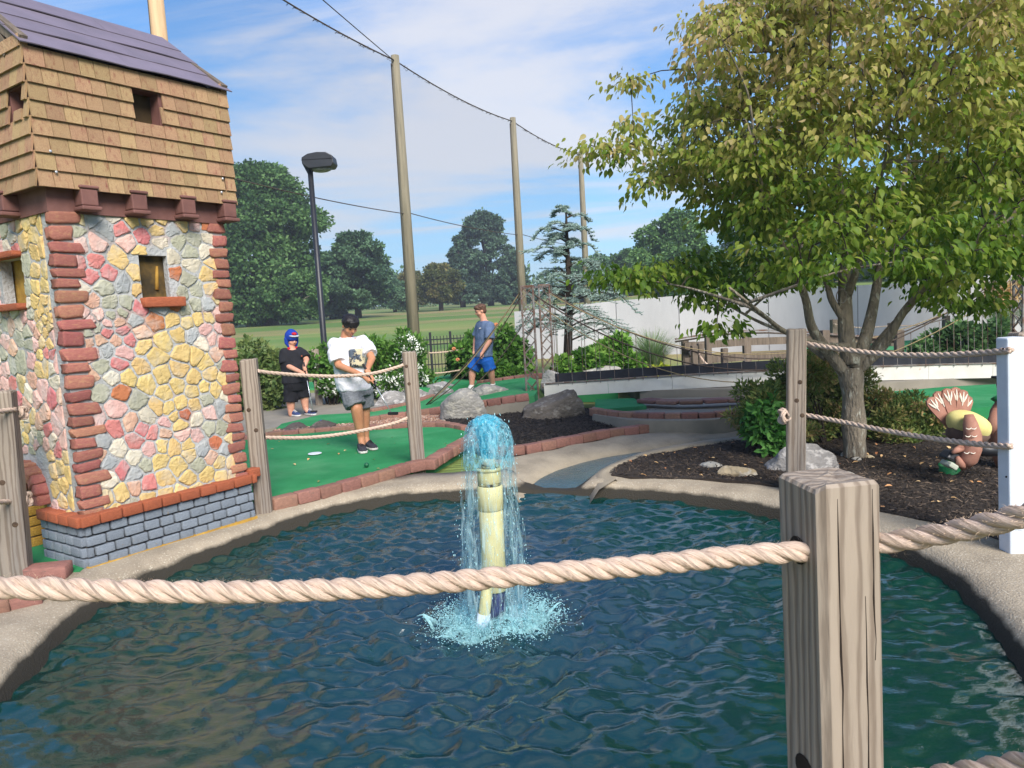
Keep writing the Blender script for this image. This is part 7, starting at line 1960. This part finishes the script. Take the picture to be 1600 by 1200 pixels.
M_plush = mat('blue_plush', S(28, 70, 176, .8), S(20, 54, 148, .8), .95, 30, bump=.9, bscale=120, bdist=.01); M_red = mat('red_plush', S(206, 40, 56, .8), S(180, 30, 44, .8), .95, 30, bump=.8, bscale=120, bdist=.01)
hat = empty('plush_hat', hc2, 'blue plush hat with red bobbles worn by the boy in black', 'hat'); H = .215
m = MB(); m.ball(L(0, -.06, .26), (H * .47, H * .52, H * .47), 20, 14, rot); m.ball(L(0, -.1, .55), (H * .3, H * .36, H * .22), 16, 10, rot)
for k in (-1, 1): chain(m, [L(.42 * k, -.08, .1), L(.42 * k, -.02, -.2), L(.3 * k, .12, -.46)], [H * .14, H * .13, H * .08], 10)
soft(m, 'hood', M_plush, hat, .008, 3)
soft(MB().ball(L(0, .26, .36), (H * .4, H * .3, H * .09), 18, 10, rot), 'brim', mat('grey_plush', S(176, 180, 190, .8), None, .95, bump=.5, bscale=90), hat, .008, 2)
soft(MB().ball(L(.05, .33, .52), (H * .2, H * .17, H * .12), 14, 10, rot), 'patch', M_red, hat, .008, 2)
for k in (-1, 1): soft(MB().ball(L(.3 * k, .16, -.6), H * .14, 14, 10, None, .15, 3), 'bobble', M_red, hat, .008, 1)

# ---------------------------------------------------------------- boy in the blue shirt, walking
Y3 = 11.85
def C(px, py, dy=0): return D(px, py, Y3 + dy)
b3 = empty('person', C(745, 611), 'boy in slate blue shirt and royal blue shorts walking left behind the boulder', 'person')
ac = Vector((.5, -.87, 0)); fw_ = Vector((-.87, -.5, 0))
m = MB(); hc3 = C(750.5, 486); L, rot, s_, f_, u_ = head(m, hc3, (-.93, -.3, -.3), (.05, 0, 1), .215)
cap(m, C(754, 493), C(756, 502), .05, .058)
shn, shf = C(765, 509, -.14), C(751, 507, .14)
loft(m, [(C(757, 501), ac * .08, fw_ * .06), (C(758, 508), ac * .15, fw_ * .085), (C(757, 525), ac * .15, fw_ * .1), (C(756, 545), ac * .14, fw_ * .095), (C(755, 560), ac * .14, fw_ * .1)])
el = C(764.5, 533, -.2); wn_ = C(755, 549, -.24); chain(m, [shn, el, wn_], [.05, .042, .028]); fist(m, wn_, (wn_ - el), 1.0)
e2_ = C(743, 530, .2); w2_ = C(741, 547, .1); chain(m, [shf, e2_, w2_], [.05, .04, .027]); fist(m, w2_, (w2_ - e2_), 1.0)
hn, hf = C(760, 562, -.07), C(748, 562, .08); kf, kn_ = C(738, 580, .06), C(767, 580, -.06)
anf, ann = C(737, 603, .04), C(770, 600, .04)
chain(m, [hf, kf, kf.lerp(anf, .35), anf], [.085, .06, .056, .038]); chain(m, [hn, kn_, kn_.lerp(ann, .35), ann], [.085, .06, .056, .038]); cap(m, anf, C(735, 608, .02), .036, .034); cap(m, ann, C(769, 605, .02), .036, .034)
soft(m, 'body', M_skin2, b3, .008, 4); face(L, rot, .215, b3, M_hairb)
m = MB(); H = .215; m.ball(L(0, -.08, .17), (H * .37, H * .43, H * .37), 20, 14, rot); m.ball(L(0, .15, .34), (H * .3, H * .26, H * .17), 14, 10, rot); m.ball(L(0, -.22, -.02), (H * .32, H * .26, H * .3), 14, 10, rot)
qh = random.Random(6)
for k in range(50):
    a = qh.uniform(0, 6.28); cap(m, L(.25 * math.cos(a), .25 * math.sin(a) - .05, .42), L(.39 * math.cos(a), .44 * math.sin(a) - .08, .2 + .15 * qh.random()), .013, .007, 7)
soft(m, 'hair', M_hairb, b3, .007, 2)
m = MB(); loft(m, [(C(756.5, 501), ac * .08, fw_ * .065), (C(757.5, 504), ac * .14, fw_ * .085), (C(758, 510), ac * .185, fw_ * .11), (C(757, 525), ac * .185, fw_ * .125), (C(756, 545), ac * .175, fw_ * .125), (C(755, 557), ac * .18, fw_ * .13)], 26)
clothes_tube(m, [shn + Vector((0, .04, 0)), shn.lerp(el, .45), shn.lerp(el, .85)], [.075, .08, .082]); clothes_tube(m, [shf - Vector((0, .04, 0)), shf.lerp(e2_, .45), shf.lerp(e2_, .8)], [.075, .08, .08])
m.ball(shn + Vector((.0, .02, -.01)), .08, 14, 10); m.ball(shf + Vector((0, -.02, -.01)), .08, 14, 10)
tee3 = soft(m, 'shirt', M_blue, b3, .01, 5, .02, .1)
MB().bar(C(748.5, 513, -.12), C(751.5, 512.5, -.13), .008, .012).build('chest_logo', M_sole, tee3)
m = MB(); loft(m, [(C(755, 553), ac * .165, fw_ * .12), (C(755, 562), ac * .165, fw_ * .125), (C(754, 568), ac * .15, fw_ * .11)], 22)
clothes_tube(m, [hf, hf.lerp(kf, .5), hf.lerp(kf, .9)], [.11, .105, .11]); clothes_tube(m, [hn, hn.lerp(kn_, .5), hn.lerp(kn_, .9)], [.11, .105, .11])
soft(m, 'shorts', M_royal, b3, .01, 4, .02, .1)
for a_, b_ in ((anf, C(735, 607, .02)), (ann, C(769, 604, .02))):
    m = MB(); cap(m, a_.lerp(b_, -.1), b_.lerp(a_, -.6), .044, .044); soft(m, 'sock', M_sole, b3, .008, 2)
zf_ = zB(C(735, 612).x, 0) + .006
p_ = C(738, 610, .05); p_.z = zf_; shoe(b3, p_, p_ + Vector((-.78, -.62, 0)).normalized() * .23, .09, M_shoe)
p_ = C(772, 607, .05); p_.z = zf_ + .03; shoe(b3, p_, p_ + Vector((-.87, -.5, 0)) * .23, .09, M_shoe)
# ================================================================ the air: a pale, even haze round camera and scene
hz = MB().box((-10, 95, 8.0), (540, 330, 20.0)).build('haze')
M_haze = bpy.data.materials.new('haze_air'); M_haze.use_nodes = True; _hn = M_haze.node_tree
_hn.nodes.remove(_hn.nodes['Principled BSDF'])
_pv = _hn.nodes.new('ShaderNodeVolumePrincipled'); _pv.inputs['Color'].default_value = (.86, .91, 1, 1); _pv.inputs['Density'].default_value = .0012; _pv.inputs['Anisotropy'].default_value = .2
_hn.links.new(_pv.outputs[0], _hn.nodes['Material Output'].inputs['Volume'])
hz.data.materials.append(M_haze)
props(hz, 'pale summer haze in the air over the lawn', 'haze', None, 'stuff')
